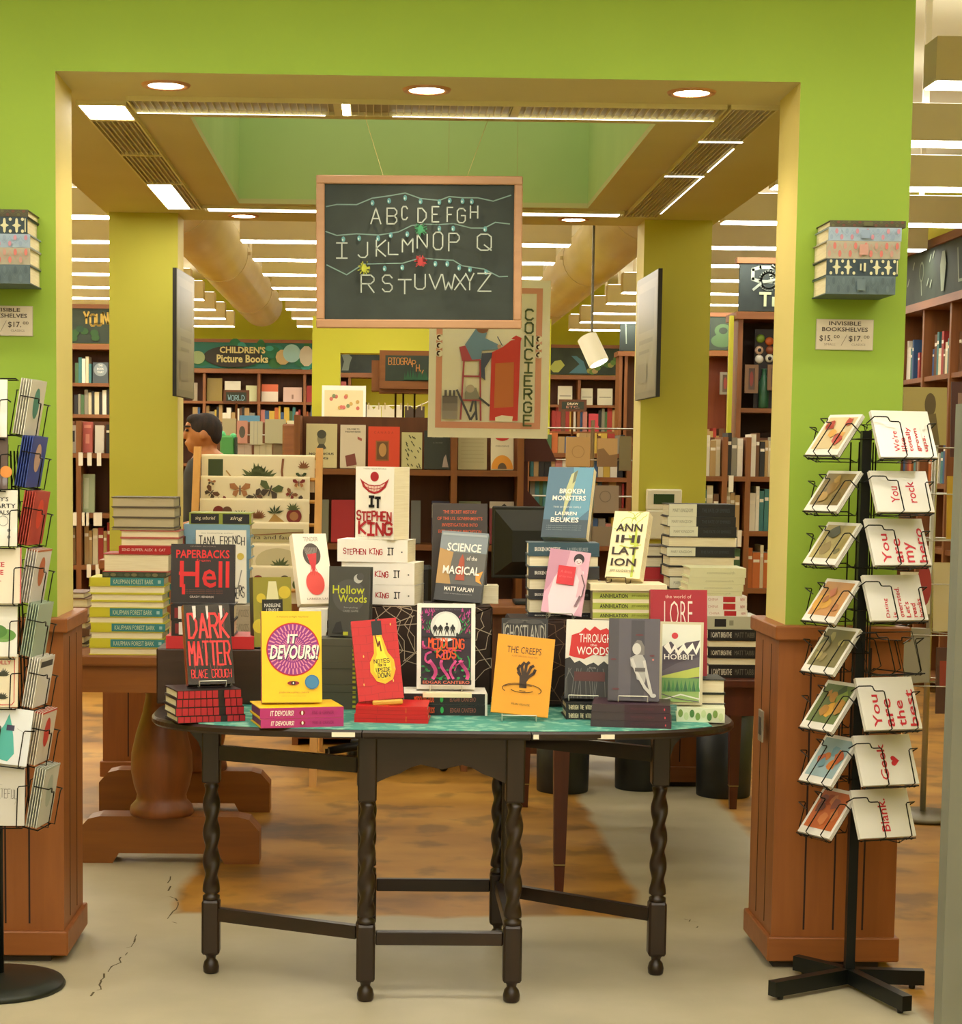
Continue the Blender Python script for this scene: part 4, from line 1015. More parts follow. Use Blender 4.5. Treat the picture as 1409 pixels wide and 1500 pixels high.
# yellow-green lettered stack and its cream book
GRN = M('b4bc52', .5)
def ann(a): a.rect(.0, .2, 1, .85, GRN); a.text('ANNIHILATION', .12, .32, .58, .74, BLK, .02); a.text('JEFF VANDERMEER', .64, .38, .96, .68, M('6a7020', .5))
za = stack(5.32, zr, [(868, 957, 895-15*k, '%s of three cream books with yellow-green spine bands' % l, CRM, dict(sdraw=ann, D=.13, hard=False)) for k, l in enumerate(('lowest', 'middle', 'topmost'))], group='cream books with yellow-green spines')
zz = wz(856, 5.32, 920)
lying('wide cream board-like book lying across the yellow-green spined trio', (wx(921, 5.31, 860), 5.31, za), wx(979, 5.31, 860)-wx(867, 5.31, 860), .16, max(zz-za, .008), CRM, hard=False); za = za+max(zz-za, .008)+.0004
def annc(a):
    g = M('b6c446', .5); rn = random.Random(3)
    for k in range(9):
        t = rn.uniform(0, 6); p = [(rn.uniform(.4, .7), rn.uniform(.02, .2))]
        for i in range(5): t += rn.uniform(-.7, .7); p.append((min(.95, max(.05, p[-1][0]+.1*math.cos(t))), min(.3, max(.01, p[-1][1]+.04*math.sin(t)))))
        a.line(p, .02, g, False)
    a.up(); a.line([(.7, .2), (.74, .5), (.76, .97)], .07, g); a.poly([(.5, .35), (.75, .42), (.85, .52), (.6, .5)], g); a.line([(.3, .52), (.6, .55), (.9, .5)], .03, g)
    for t, v, u0, u1 in (('ANN', .19, .12, .88), ('IHI', .36, .16, .86), ('LAT', .54, .10, .86), ('ION', .71, .12, .84)): a.text(t, u0, v, u1, v+.115, M('2a1608', .5), .02)
    a.text('JEFF VANDERMEER', .12, .88, .84, .925, M('4a3420', .5))
show('cream book with four lines of heavy dark capitals and a green vine, leaning', 887, 935, 849, 752, 5.36, .038, M('efe4b8', .5), annc, -26, 22, Z=za, hard=False)
easel('dark wire stand at the foot of the cream vine cover book', (wx(905, 5.33, 850), 5.345, za), .08, 16, -26, .07, M('5a4a34', .4, .6), .04)
# grey skull-lettered book, white-red woods book and its stack
def ghost(a):
    g = M('a8a498', .5); a.ring(.5, .07, .42, .02, M('6a6860', .5), 24, .05, 180, 360); a.ell(.3, .035, .18, .025, M('4c4a48', .5)); a.ell(.7, .035, .18, .025, M('4c4a48', .5))
    a.text('GHOSTLAND', .07, .07, .93, .25, g); a.line([(.05, .06), (.05, .27)], .015, g); a.line([(.95, .06), (.95, .27)], .015, g)
    a.text('an american history in haunted places', .12, .46, .88, .485, M('7a766c', .5))
show('charcoal book with narrow pale capitals behind the orange book', 732, 800, 1038, 902, 5.17, .035, M('302f31', .45), ghost, -6, 8, Z=TT)
yw = tY(848, 1054)
def scr(a): a.hand('Through the Woods', .06, .3, .62, .8, CRM, .008, .03)
zs_ = stack(yw, TT, [(829, 892, 1041.5-12*k, '%s of two black books with pale script spines under the snowy red cover' % l, M('1c1c1e', .45), dict(sdraw=scr, D=.14)) for k, l in enumerate(('lower', 'upper'))], group='black books with script spines')
def woods(a):
    a.poly([(0, 0), (1, 0), (1, .52), (.9, .56), (.82, .52), (.7, .58), (.6, .54), (.45, .58), (.3, .52), (.2, .55), (.1, .48), (0, .5)][::1], M('ddd6c8', .5)); 
    a.poly([(.08, .46), (.12, .2), (.3, .16), (.4, .1), (.5, .14), (.6, .08), (.72, .13), (.85, .1), (.97, .16), (.97, .42), (.8, .46), (.6, .44), (.4, .5), (.2, .48)], M('c8201f', .5))
    rn = random.Random(5)
    for k in range(16):
        u = rn.uniform(0, 1); a.line([(u, 1), (u+rn.uniform(-.05, .05), .75), (u+rn.uniform(-.12, .12), .62)], .012, M('6a6a66', .5), False)
    a.up(); a.rect(.2, .66, .85, .78, M('54231f', .5))
    a.text('THROUGH', .28, .18, .95, .29, WHT, .0); a.text('the', .52, .305, .66, .335, WHT); a.text('WOODS', .24, .345, .92, .445, WHT, .01); a.text('Emily', .52, .60, .66, .625, M('b8b0a4', .5))
show('black book with snowy white torn border and red centre panel', 826, 895, 1030, 915, yw+.035, .03, M('262526', .45), woods, -10, 12, Z=zs_, hard=True)
easel('white wire stand in front of the snowy red cover book', (wx(855, yw+.02, 1030), yw+.025, zs_), .11, 12, -8, .08)
# dark photo cover and its three books
y12 = max(tY(920, 1066), 4.9)
PLUM = M('3a2230', .4)
def plsp(a): a.rect(.0, .0, .42, 1, M('41363c', .4)); a.ell(.93, .5, .008, .16, M('d84a5a', .5)); a.text('MONTGOMERY', .5, .35, .8, .65, M('5a2a3a', .5))
z12 = stack(y12, TT, [(866+k, 982-k, 1056-12*k, '%s of three dark plum-spined books under the grey photo cover' % l, PLUM, dict(sdraw=plsp, yaw=-9, D=.14)) for k, l in enumerate(('lowest', 'middle', 'topmost'))], group='dark plum-spined books')
def photo(a):
    a.rect(.44, .02, .7, .98, M('45424a', .5)); a.rect(0, 0, .2, 1, M('4a464d', .5))
    for u, v, s in ((.6, .2, .08), (.1, .5, .06), (.85, .45, .05), (.15, .86, .07)): a.ell(u, v, s, .012, M('5f3038', .5))
    p = M('a8a6a4', .5); q = M('c4c2be', .5)
    a.poly([(.50, .30), (.56, .26), (.64, .27), (.70, .34), (.70, .44), (.62, .48), (.54, .44)], M('77726f', .5)); a.ell(.55, .37, .085, .07, q)
    a.poly([(.42, .48), (.54, .44), (.66, .44), (.72, .50), (.74, .68), (.72, .78), (.56, .74), (.52, .62), (.44, .58)], p); a.line([(.46, .5), (.54, .64), (.72, .84), (.86, .93)], .06, q); a.line([(.70, .52), (.76, .7), (.84, .9)], .055, q); a.ell(.88, .935, .06, .025, q); a.rect(.52, .6, .72, .645, M('5b5757', .5)); a.ell(.87, .50, .02, .012, M('c07068', .5))
show('grey photo cover with a pale standing figure, on the plum-spined trio', 890, 965, 1031, 911, y12+.05, .016, M('56515a', .4), photo, -6, 11, Z=z12)
easel('white wire stand at the foot of the grey photo cover', (wx(927, y12+.04, 1030), y12+.042, z12), .105, 11, -6, .08)
# mountain cover, red tall book, and the books under them
yh = tY(1030, 1058)
def vine(a):
    for k in range(8): a.ell(.08+.12*k, .4+.2*(k % 2), .05, .28, M(('7a9a4a', 'c8d8a0', '4a7a3a')[k % 3], .5))
zg = stack(yh, TT, [(992, 1061, 1037, 'white book with leafy green spine lying at the end of the table', M('dfe4c4', .5), dict(sdraw=vine, yaw=-8, D=.2))])
zd = stack(yh+.075, zg, [(1002, 1063, 1016-21*k, '%s of two dark books with pale page edges under the tall red book' % l, M('1d2420', .5), dict(face='pages', D=.13)) for k, l in enumerate(('lower', 'upper'))], group='dark books under the tall red book')
def mount(a):
    a.rect(.05, .03, .94, .97, M('dfe0d2', .5)); a.circ(.34, .17, .075, M('c8343c', .5)); a.poly([(.06, .3), (.25, .24), (.4, .32), (.6, .25), (.92, .22), (.92, .6), (.06, .6)], M('4d4450', .5))
    a.poly([(.08, .3), (.2, .25), (.27, .34), (.34, .27), (.42, .35), (.55, .26), (.62, .33), (.75, .25), (.82, .34), (.92, .22), (.92, .3), (.84, .4), (.76, .32), (.64, .4), (.54, .34), (.42, .42), (.34, .33), (.24, .4)], WHT)
    a.poly([(.06, .6), (.4, .5), (.92, .42), (.92, .72), (.06, .72)], M('5d5560', .5)); a.poly([(.06, .66), (.92, .54), (.92, .66), (.06, .72)], M('b8c45a', .5)); a.rect(.06, .68, .92, .86, M('6f9a58', .5))
    for k in range(9): a.poly([(.08+.095*k, .84), (.13+.095*k, .70), (.18+.095*k, .84)], M(('4a8a4a', '3b7048')[k % 2], .5), False)
    a.up()
    for k in range(8): a.rect(.12+.1*k, .80, .125+.1*k, .88, BLK)
    a.poly([(.06, .86), (.92, .84), (.92, .97), (.06, .97)], M('8fae62', .5)); a.line([(.06, .95), (.5, .88), (.92, .93)], .03, M('dfe0d2', .5)); a.line([(.06, .88), (.4, .93), (.92, .965)], .02, M('5d5560', .5))
    a.text('THE', .34, .36, .5, .385, WHT); a.text('HOBBIT', .10, .395, .80, .46, WHT, .01)
show('cream-framed book with mountains, red sun and green trees next to the grey photo cover', 965, 1028, 1034, 913, yh+.03, .028, M('cdc4a2', .5), mount, -8, 9, Z=zg)
def lore(a): a.text('the world of', .26, .06, .72, .10, M('e0b8a8', .5)); a.text('LORE', .24, .13, .74, .42, M('ecdcd0', .5), -.012); a.text('monstrous creatures', .2, .5, .8, .54, M('e0b8a8', .5))
show('tall deep red book with thin white capitals behind the mountain cover', 952, 1036, 994, 868, yh+.115, .03, M('a4182a', .45), lore, 0, 8, Z=zd)

# ================================================================== stacks on the trestle table and on the slim-legged table
YL = M('c8c02c', .5); TEA = M('2f7f86', .5)
def bark(a): a.rect(0, 0, .28, 1, YL); a.rect(.28, 0, 1, 1, TEA); a.text('KAUFMAN FOREST BARK', .32, .22, .86, .8, M('c8d4b0', .5)); a.rect(.92, .3, .96, .7, M('9ac0c0', .5))
it = []
ys = [948, 936.5, 925, 913.5, 903, 891, 880.5, 869.5, 858, 846]
for k, y in enumerate(ys):
    sp = k in (1, 3, 5, 9)
    it.append((130+(k*5 % 4), 238+(k*3 % 5), y, 'book of the yellow and teal stack on the trestle table, %s from the bottom' % ORD[k], YL, dict(face='spine' if sp else 'pages', sdraw=bark if sp else None, spine=TEA)))
def leafy(a):
    for k in range(9): a.ell(.06+.11*k, .5, .045, .32, M(('5b5f43', '74704e', '46503c')[k % 3], .6))
it += [(150, 243, 838, 'dark green book with oval leaf pattern on top of the yellow and teal books', M('39432f', .5), dict(sdraw=leafy, spine=M('39432f', .5))),
       (151, 248, 811, 'thick red-edged book with page side out above the leaf-patterned one', M('a8262a', .5), dict(face='pages')),
       (174, 250, 800, 'thin red book with white spine lettering in the tall trestle stack', M('b01c20', .5), dict(sdraw=lambda a: a.text('SEND SUPPER, ALEX  &  CAT', .06, .3, .9, .7, M('e8c8c0', .5)))),
       (176, 262, 788, 'lower of two pink-edged beige books in the tall trestle stack', M('b85a50', .5), dict(face='pages')),
       (176, 263, 777, 'upper of two pink-edged beige books in the tall trestle stack', M('b85a50', .5), dict(face='pages'))]
it += [(163+(2*k % 3), 257-(k % 2), 773-15*k, 'grey book at the top of the tall trestle stack, %s of the four' % ('lowest', 'second lowest', 'third lowest', 'topmost')[k], M('5b5044', .5), dict(face='pages', pages=M('b8ab8c', .7))) for k in range(4)]
stack(6.30, .755, it, D=.17, group='tall stack on the trestle table')
rn = random.Random(12)
it = []; y = 954
for k in range(8):
    y -= rn.choice((9, 11, 13)); it.append((98, 127+rn.randint(-3, 5), y, 'book of the low stack next to the oak pillar base, %s from the bottom' % ORD[k], M(rn.choice(('8a5a3a', '6d4a34', '4d4438', 'a08060')), .55), dict(face=rn.choice(('pages', 'pages', 'spine')))))
stack(6.55, .755, it, D=.17, group='low stack next to the oak pillar base')
def wh(a): a.text('THE TRESPASSER', .1, .3, .8, .7, M('8090a0', .5))
it = [(300, 371, 929-21*k, 'grey-brown book under the white lettered cover on the trestle table, %s from the bottom' % ORD[k], M('a89a84', .5), dict(sdraw=lambda a: a.text('IN THE WOODS', .5, .25, .9, .8, M('6a6050', .5)))) for k in range(3)]
ztn = stack(6.30, .755, it, D=.14, group='grey-brown books under the white lettered cover')
def tana(a):
    a.text('the bestselling author', .1, .035, .75, .055, M('8a8a80', .5)); a.hand('TANA FRENCH', .06, .09, .96, .2, M('2a2622', .5), .018, .012); a.circ(.88, .36, .07, M('c8b040', .5)); a.line([(.9, .55), (.82, .8)], .02, M('8a8a80', .5)); a.hand('THE TRESPASSERS', .1, .78, .95, .92, M('2a2622', .5), .016, .02)
show('white book with ragged dark lettering behind the red gothic one', 288, 361, ztn and 884, 777, 6.33, .03, M('e6e2d4', .5), tana, 8, 8, Z=ztn)
it = []; zb = [957, 937, 920, 903, 886, 869, 852, 835, 818, 802, 786]
BL = M('7fa6be', .5)
for k, y in enumerate(zb[1:] + [768]):
    it.append((269+(k*7 % 5), 368-(k*5 % 4), y, 'pale blue book of the stack behind the white lettered cover, %s from the bottom' % ORD[k], BL, dict(sdraw=wh if k % 2 else None, face='spine', D=.16)))
it.append((277, 368, 751, 'black book with yellow-green edges on top of the pale blue stack', M('8f9a34', .5), dict(sdraw=lambda a: (a.rect(.03, .1, .48, .95, BLK), a.rect(.54, .1, .97, .95, BLK), a.text('sing, unburied', .1, .3, .42, .7, CRM, 0, .2), a.text('sing', .66, .3, .86, .7, CRM, 0, .2)), D=.16)))
stack(6.46, .755, it, group='pale blue stack on the trestle table')

def breathe(a): a.text("I CAN'T BREATHE", .06, .25, .46, .78, M('cfcabc', .5), .02); a.text('MATT TAIBBI', .52, .27, .9, .76, M('6d6a60', .5))
SIL = M('b8b8a2', .4)
bl = 'rightmost mahogany table stack'
it = [(1038, 1112, 975, "black book with white spine capitals, lowest in the %s" % bl, BLK, dict(sdraw=breathe)), (1038, 1113, 963, 'page-side-out black book, lowest of its kind in the %s' % bl, BLK, dict(face='pages')),
      (1037, 1112, 949, 'black book with white spine capitals, middle one in the %s' % bl, BLK, dict(sdraw=breathe)), (1037, 1113, 937.5, 'page-side-out black book, upper of its kind in the %s' % bl, BLK, dict(face='pages')),
      (1037, 1113, 922, 'black book with white spine capitals, uppermost in the %s' % bl, BLK, dict(sdraw=breathe)),
      (1036, 1113, 903, 'thick silvery book with a dark square on its spine in the %s' % bl, SIL, dict(sdraw=lambda a: (a.rect(.14, .2, .36, .8, BLK), a.rect(.42, .3, .5, .7, M('8a8a78', .5)))))]
RW = lambda a: (a.rect(.42, .1, .72, .9, M('b8242c', .5)), a.text('CHINA', .05, .3, .3, .7, M('c89a94', .5)), a.text('NEW', .84, .3, .95, .7, M('b8242c', .5)))
it += [(1036, 1095, 894, 'white book with a red spine block, lowest of three in the %s' % bl, WHT, dict(sdraw=RW)), (1034, 1094, 883, 'white book with a red spine block, middle of three in the %s' % bl, WHT, dict(sdraw=RW)), (1034, 1094, 873, 'white book with a red spine block, upper of three in the %s' % bl, WHT, dict(sdraw=RW))]
it += [(1005+(k*2), 1087+(k*2 if k else 0), 866-10*k-(4 if k == 3 else 0), 'pale cream book, %s of four above the red blocks in the rightmost mahogany stack' % ('lowest', 'second', 'third', 'topmost')[k], M('dcdcb4', .5), dict(sdraw=lambda a: a.text('commonwealth', .3, .35, .8, .65, M('b0b088', .5)))) for k in range(4)]
stack(6.16, .7155, it, D=.17, group='stack nearest the oak base')
BW = lambda a: (a.rect(0, 0, .42, 1, M('dcdcc8', .5)), a.text('MARY KINGDOM', .06, .35, .36, .65, M('8a8a78', .5)), a.text('THE FATE OF EMPIRES', .5, .35, .92, .65, M('3c4450', .5)))
NV = M('15181f', .45)
it = []
for k, (y, f) in enumerate(((968, 'pages'), (950, 'spine'), (934, 'pages'), (917, 'spine'), (900, 'pages'), (880, 'spine'), (862, 'pages'), (846, 'spine'), (830, 'pages'), (815, 'pages'), (802, 'spine'), (786, 'pages'), (771.5, 'spine'), (757, 'spine'), (738.5, 'spine'))):
    it.append((977+(k*7 % 5), 1076+(k*4 % 5), y, 'book of the tall black and white stack before the keypad column, %s from the bottom' % ORD[k], NV, dict(sdraw=BW if f == 'spine' else None, face=f)))
stack(6.42, .7155, it, D=.17, group='tall black and white stack')
it = []
for k, (y, c, f) in enumerate(((965, 'd8d0b4', 'pages'), (944, 'd8d0b4', 'pages'), (922, '4a3a34', 'spine'), (903, 'c8c0a4', 'pages'), (884, 'd8d0b4', 'pages'), (866, 'b03a34', 'spine'), (848, 'b03a34', 'spine'), (831, 'b8242c', 'spine'), (815, '3c342c', 'pages'), (799, '5a4a40', 'pages'))):
    it.append((905+(k*7 % 6), 984-(k*5 % 4), y, 'book of the cream and red stack behind the leaning vine cover, %s from the bottom' % ORD[k], M(c, .5), dict(face=f)))
stack(6.66, .7155, it, D=.17, group='cream and red stack')

# ================================================================== things on the green wall and hanging in the archway
def wallstack(where, items, Y0, left_visible):
    """books floating on the wall, spines out: (xl, xr, ytop, ybot, cover, art, words)"""
    for k, (xl, xr, yt, yb, cov, dr, wds) in enumerate(items):
        Yf = Y0-.165
        a, c = wx(xl, Yf, yt), wx(xr, Yf, yt); z0, z1 = wz(yb, Yf, (xl+xr)/2), wz(yt, Yf, (xl+xr)/2)
        lying('%s in the wall stack above the %s price card' % (wds, where), ((a+c)/2, Yf, z0), c-a, .165, z1-z0-.0003, cov, dr, spine=cov, group='floating books, %s price card' % where, pages=PAGE)
def damask(c1, c2):
    def f(a):
        m, n = M(c1, .6), M(c2, .6)
        for k in range(14):
            u = .04+.07*k
            a.ell(u, .5+.22*(-1)**k, .022, .2, m if k % 3 else n, 10); a.line([(u-.03, .5), (u, .2+.5*(k % 2)), (u+.03, .5)], .006, n, False)
        a.up(); a.rect(.44, .2, .56, .8, n)
    return f
def goth(a):
    c = M('c8c49a', .6)
    for u in (.14, .30, .70, .86):
        a.poly([(u-.06, .5), (u-.02, .4), (u-.015, .12), (u, .06), (u+.015, .12), (u+.02, .4), (u+.06, .5), (u+.02, .6), (u+.015, .88), (u, .94), (u-.015, .88), (u-.02, .6)][::-1], c, False)
    for u in (.06, .22, .38, .62, .78, .94): a.ell(u, .15, .02, .1, c, 10); a.ell(u, .85, .02, .1, c, 10)
    a.up(); a.rect(.46, .3, .48, .7, c); a.rect(.51, .25, .54, .75, c); a.rect(.97, .1, .985, .9, c)
G1, G2, G3, G4, G5 = M('4c4630', .6), M('96a8b8', .6), M('a49c86', .6), M('2a3b42', .6), M('55666a', .6)
wallstack('fuller', [(1210, 1312, 404, 431, G5, damask('48585c', '5f7074'), 'lowest slate-blue book'), (1211, 1316, 379, 404, G4, goth, 'dark blue book with cream scrolls'), (1211, 1319, 353, 379, G3, damask('c06a60', 'b88a7c'), 'beige and red floral book'), (1214, 1321, 333, 353, G2, damask('b8808e', '8a9cb0'), 'pale blue and pink floral book'), (1216, 1327, 323, 333, G1, damask('6a4030', '5a5a34'), 'thin olive topmost book')], YW, True)
wallstack('cut-off', [(-68, 44, 387, 415, G5, damask('48585c', '5f7074'), 'lowest slate-blue book'), (-68, 44, 362, 387, G3, damask('c06a60', 'b88a7c'), 'beige and red floral book'), (-69, 44, 342, 362, G2, damask('b8808e', '8a9cb0'), 'pale blue and pink floral book'), (-72, 40, 317, 342, G4, goth, 'dark green book with cream scrolls'), (-72, 41, 306, 317, G1, damask('6a4030', '5a5a34'), 'thin brown topmost book')], YW, False)
def pricecard(label, xl, xr, yt, yb):
    Y = YW-.004; P = at(xl, yt, Y); Q = at(xr, yt, Y); B = at(xl, yb, Y)
    w = Q.x-P.x; h = P.z-B.z
    mb = MB(); mb.box(0, w, 0, .0035, -h, 0, M('b8ad98', .6)); a = Art(mb, (0, 0, 0), (w, 0, 0), (0, 0, -h))
    a.rect(.01, .02, .99, .98, M('d2c6b0', .6)); k = M('4c3f38', .6)
    a.text('INVISIBLE', .22, .07, .78, .2, k, .02); a.text('BOOKSHELVES', .10, .26, .90, .4, k, .02)
    a.text('$15.', .06, .53, .28, .74, k, .01); a.text('00', .31, .52, .41, .62, k); a.line([(.44, .86), (.54, .5)], .008, M('8a7c70', .6)); a.text('$17.', .57, .53, .80, .74, k, .01); a.text('00', .83, .52, .93, .62, k)
    a.text('SMALL', .14, .79, .34, .86, M('8a7c70', .6)); a.text('CLASSICS', .62, .79, .86, .86, M('8a7c70', .6))
    tag(mb.build('price_card', None, (P.x, Y, P.z), (0, R(ROL*20), 0)), label, 'sign')
pricecard('beige price card on the green wall under the floating books, seen whole', 1196, 1280, 467, 512)
pricecard('beige price card on the green wall cut off by the picture edge', -36, 48, 447, 491)

# alphabet chalkboard
BY = 5.74
P, Q, B = at(463, 256, BY), at(766, 258, BY), at(466, 480, BY)
bw, bh = (Q-P).length, P.z-B.z; rollb = math.atan2(P.z-Q.z, Q.x-P.x)
root = thing('hanging_chalkboard', 'framed chalkboard hung in the archway with a chalk alphabet under drawn light strings', 'chalkboard', (P.x, BY, P.z), (0, rollb, 0))
FRM = wood('pale_frame_wood', 'a87f5c', 'b58c68', 'x', .5); f = .025
mb = MB()
for a in ((0, bw, -f, 0), (0, bw, -bh, -bh+f), (0, f, -bh+f, -f), (bw-f, bw, -bh+f, -f)): mb.bbox(a[0], a[1], 0, .022, a[2], a[3], FRM, .003)
mb.build('frame', root)
mb = MB(); iw, ih = bw-2*f, bh-2*f
mb.box(f, bw-f, .008, .018, -bh+f, -f, SLATE)
A = Art(mb, (f, .008, -f), (iw, 0, 0), (0, 0, -ih))
Z = lambda x, y: ((x-105)/860, (y-565)/628)
CK, CD, AQ = M('a9b4ae', .9), M('75918c', .9), M('5d9298', .9)
for c in ([(112, 670), (160, 660), (250, 660), (320, 630), (400, 618), (470, 605), (540, 630), (625, 638), (670, 620), (730, 625), (800, 625), (870, 640), (950, 612)],
          [(110, 785), (160, 803), (250, 795), (350, 800), (440, 785), (500, 755), (560, 748), (620, 750), (690, 745), (770, 765), (830, 765), (880, 738), (945, 745)],
          [(115, 940), (205, 985), (280, 935), (380, 932), (460, 930), (540, 905), (600, 910), (690, 915), (730, 940), (830, 955), (900, 990), (938, 988)]):
    A.line([Z(*q) for q in c], .006, CD)
for x, y in ((322, 652), (397, 642), (470, 628), (540, 644), (625, 647), (672, 640), (730, 642), (772, 644), (190, 822), (262, 817), (348, 817), (405, 802), (480, 797), (625, 770), (688, 770), (833, 772), (378, 957), (458, 952), (608, 934), (662, 934), (716, 952), (765, 960), (838, 972)):
    u, v = Z(x, y); A.ell(u, v, .010, .021, AQ, 12); A.ell(u-.003, v+.004, .004, .009, M('b8d0cc', .9), 8)
for x, y, h in ((540, 775, '3f8a62'), (285, 957, 'a4ac3a'), (540, 927, 'a83a3c')):
    m = M(h, .9); rn = random.Random(x+y)
    for k in range(26):
        t = rn.uniform(0, 6.28); A.line([Z(x+9*math.cos(t), y+11*math.sin(t)), Z(x+rn.uniform(20, 32)*math.cos(t), y+rn.uniform(22, 34)*math.sin(t))], .004, m, False)
    A.up(); u, v = Z(x, y); A.ell(u, v, .014, .03, m, 14)
for t, x0, y0, x1, y1 in (('A', 315, 680, 360, 752), ('B', 388, 680, 432, 752), ('C', 455, 672, 480, 732), ('D', 528, 680, 565, 745), ('E', 592, 672, 622, 742), ('F', 660, 675, 685, 740), ('G', 706, 680, 742, 745), ('H', 765, 668, 798, 724),
        ('I', 160, 842, 208, 912), ('J', 258, 838, 300, 908), ('K', 340, 828, 382, 902), ('L', 395, 838, 438, 894), ('M', 458, 820, 505, 882), ('N', 525, 800, 570, 864), ('O', 598, 790, 640, 870), ('P', 668, 795, 715, 876), ('Q', 797, 798, 860, 872),
        ('R', 272, 990, 330, 1070), ('S', 368, 990, 412, 1066), ('T', 440, 1010, 498, 1076), ('U', 515, 985, 562, 1054), ('V', 580, 985, 635, 1054), ('W', 640, 985, 695, 1056), ('X', 695, 985, 745, 1056), ('Y', 745, 980, 782, 1056), ('Z', 800, 980, 860, 1062)):
    a, b_ = Z(x0, y0), Z(x1, y1); A.hand(t, a[0], a[1], b_[0], b_[1], CK, .0066, 0, 0)
mb.build('slate', root)
for px, s in ((533, 562), (718, 684)):
    mb = MB()
    q = atz(px, 160, ZS); e = at(s, 257, BY)
    T = MX.Rotation(-rollb, 4, 'Y') @ MX.Translation(V((-P.x, -BY, -P.z)))
    mb.tube([T @ V((q.x, BY+.011, ZS-.014)), T @ V((e.x, BY+.011, e.z-.004))], .0009, M('c8b878', .5), 5)
    mb.build('hanging_cord', root)

# poster behind it
KY = 7.0
P, Q, B = at(630, 408, KY), at(807, 411, KY), at(623, 640, KY)
w, h = (Q-P).length, P.z-B.z; rp = math.atan2(P.z-Q.z, Q.x-P.x)
root = thing('hanging_poster', 'cream hanging poster with a seated clerk at a red desk and upright lettering', 'poster', (P.x, KY, P.z), (0, rp, R(3)*0))
mb = MB(); mb.box(0, w, 0, .004, -h, 0, M('f0e7c6', .6)); A = Art(mb, (0, 0, 0), (w, 0, 0), (0, 0, -h))
SAL, RD, BLU, DK2, OR2 = M('dd9a78', .6), M('d03a28', .6), M('7090a6', .6), M('4a5062', .6), M('c8702f', .6)
ZP = lambda x, y: ((x/4.144+600-625)/180, (y/4.144+460-411)/230)
for a in ((.06, .05, .11, .94), (.885, .05, .935, .94), (.11, .05, .885, .085), (.11, .90, .885, .94)): A.rect(*a, SAL)
for v in (.37, .42, .47):
    for u in (.085, .91): A.ell(u, v, .03, .022, M('f0e7c6', .6)); A.ring(u, v, .016, .012, SAL, 12, None, 100, 290)
def zpoly(pts, m): A.poly([ZP(*p) for p in pts], m)
zpoly([(490, 235), (560, 200), (610, 160), (670, 150), (660, 645), (485, 645)][::1], RD); zpoly([(515, 300), (630, 290), (632, 560), (512, 570)], OR2); zpoly([(610, 150), (640, 130), (675, 145), (670, 165)], RD); zpoly([(520, 625), (560, 612), (630, 618), (625, 650), (520, 650)], M('f0e7c6', .6))
zpoly([(290, 205), (330, 195), (430, 285), (310, 290)], M('b44a52', .6))
zpoly([(390, 95), (465, 100), (450, 150), (530, 185), (528, 215), (430, 225), (425, 275), (370, 280), (325, 190)], BLU)
zpoly([(430, 95), (465, 95), (462, 115), (435, 118)], M('c89a78', .6)); A.ell(*ZP(432, 92), .05, .03, M('8a5a3a', .6))
zpoly([(430, 240), (495, 235), (490, 265), (450, 330), (455, 405), (430, 385), (412, 375), (425, 300)], DK2); zpoly([(525, 190), (550, 185), (548, 200), (528, 208)], M('c89a78', .6)); A.line([ZP(525, 140), ZP(555, 192)], .008, DK2)
for q in ([(320, 290), (305, 640)], [(420, 285), (430, 645)], [(315, 380), (425, 380)], [(308, 525), (430, 525)]): A.line([ZP(*p) for p in q], .014, M('a8444a', .6))
zpoly([(330, 480), (350, 440), (400, 450), (425, 515), (330, 520)], M('8f8a74', .6)); A.ell(*ZP(362, 455), .035, .025, M('b8a890', .6))
for q in ([(280, 465), (365, 640)], [(380, 530), (365, 590)], [(395, 530), (405, 640)], [(420, 510), (480, 555)], [(370, 640), (400, 590)]): A.line([ZP(*p) for p in q], .018, M('4a4848', .6))
for k, y in enumerate((500, 545, 590)): zpoly([(190, y), (285, y), (285, y+50), (190, y+50)], M(('6f655c', '857a6e', '9a8f80')[k], .6))
for x in (210, 238, 262): A.line([ZP(x, 470), ZP(x, 500)], .02, M('5a5450', .6))
for k, ch in enumerate('CONCIERGE'):
    y = 470+.0-16+(19.2*k); u = (770-625)/180-.0; v = (y-411)/230
    A.hand(ch, u-.012, v, u+.05, v+.064, M('5c6838', .6), .015, 0, 0)
mb.build('print', root)
Tm = MX.Rotation(-rp, 4, 'Y')
for px in (655, 755):
    mb = MB()
    q = at(px, 412, KY)
    e = Tm @ V((q.x-P.x, .002, 3.28-P.z)); s0 = Tm @ V((q.x-P.x, .002, q.z-P.z-.002))
    mb.tube([s0, e], .0008, M('c8b878', .5), 5)
    mb.build('hanging_cord', root)

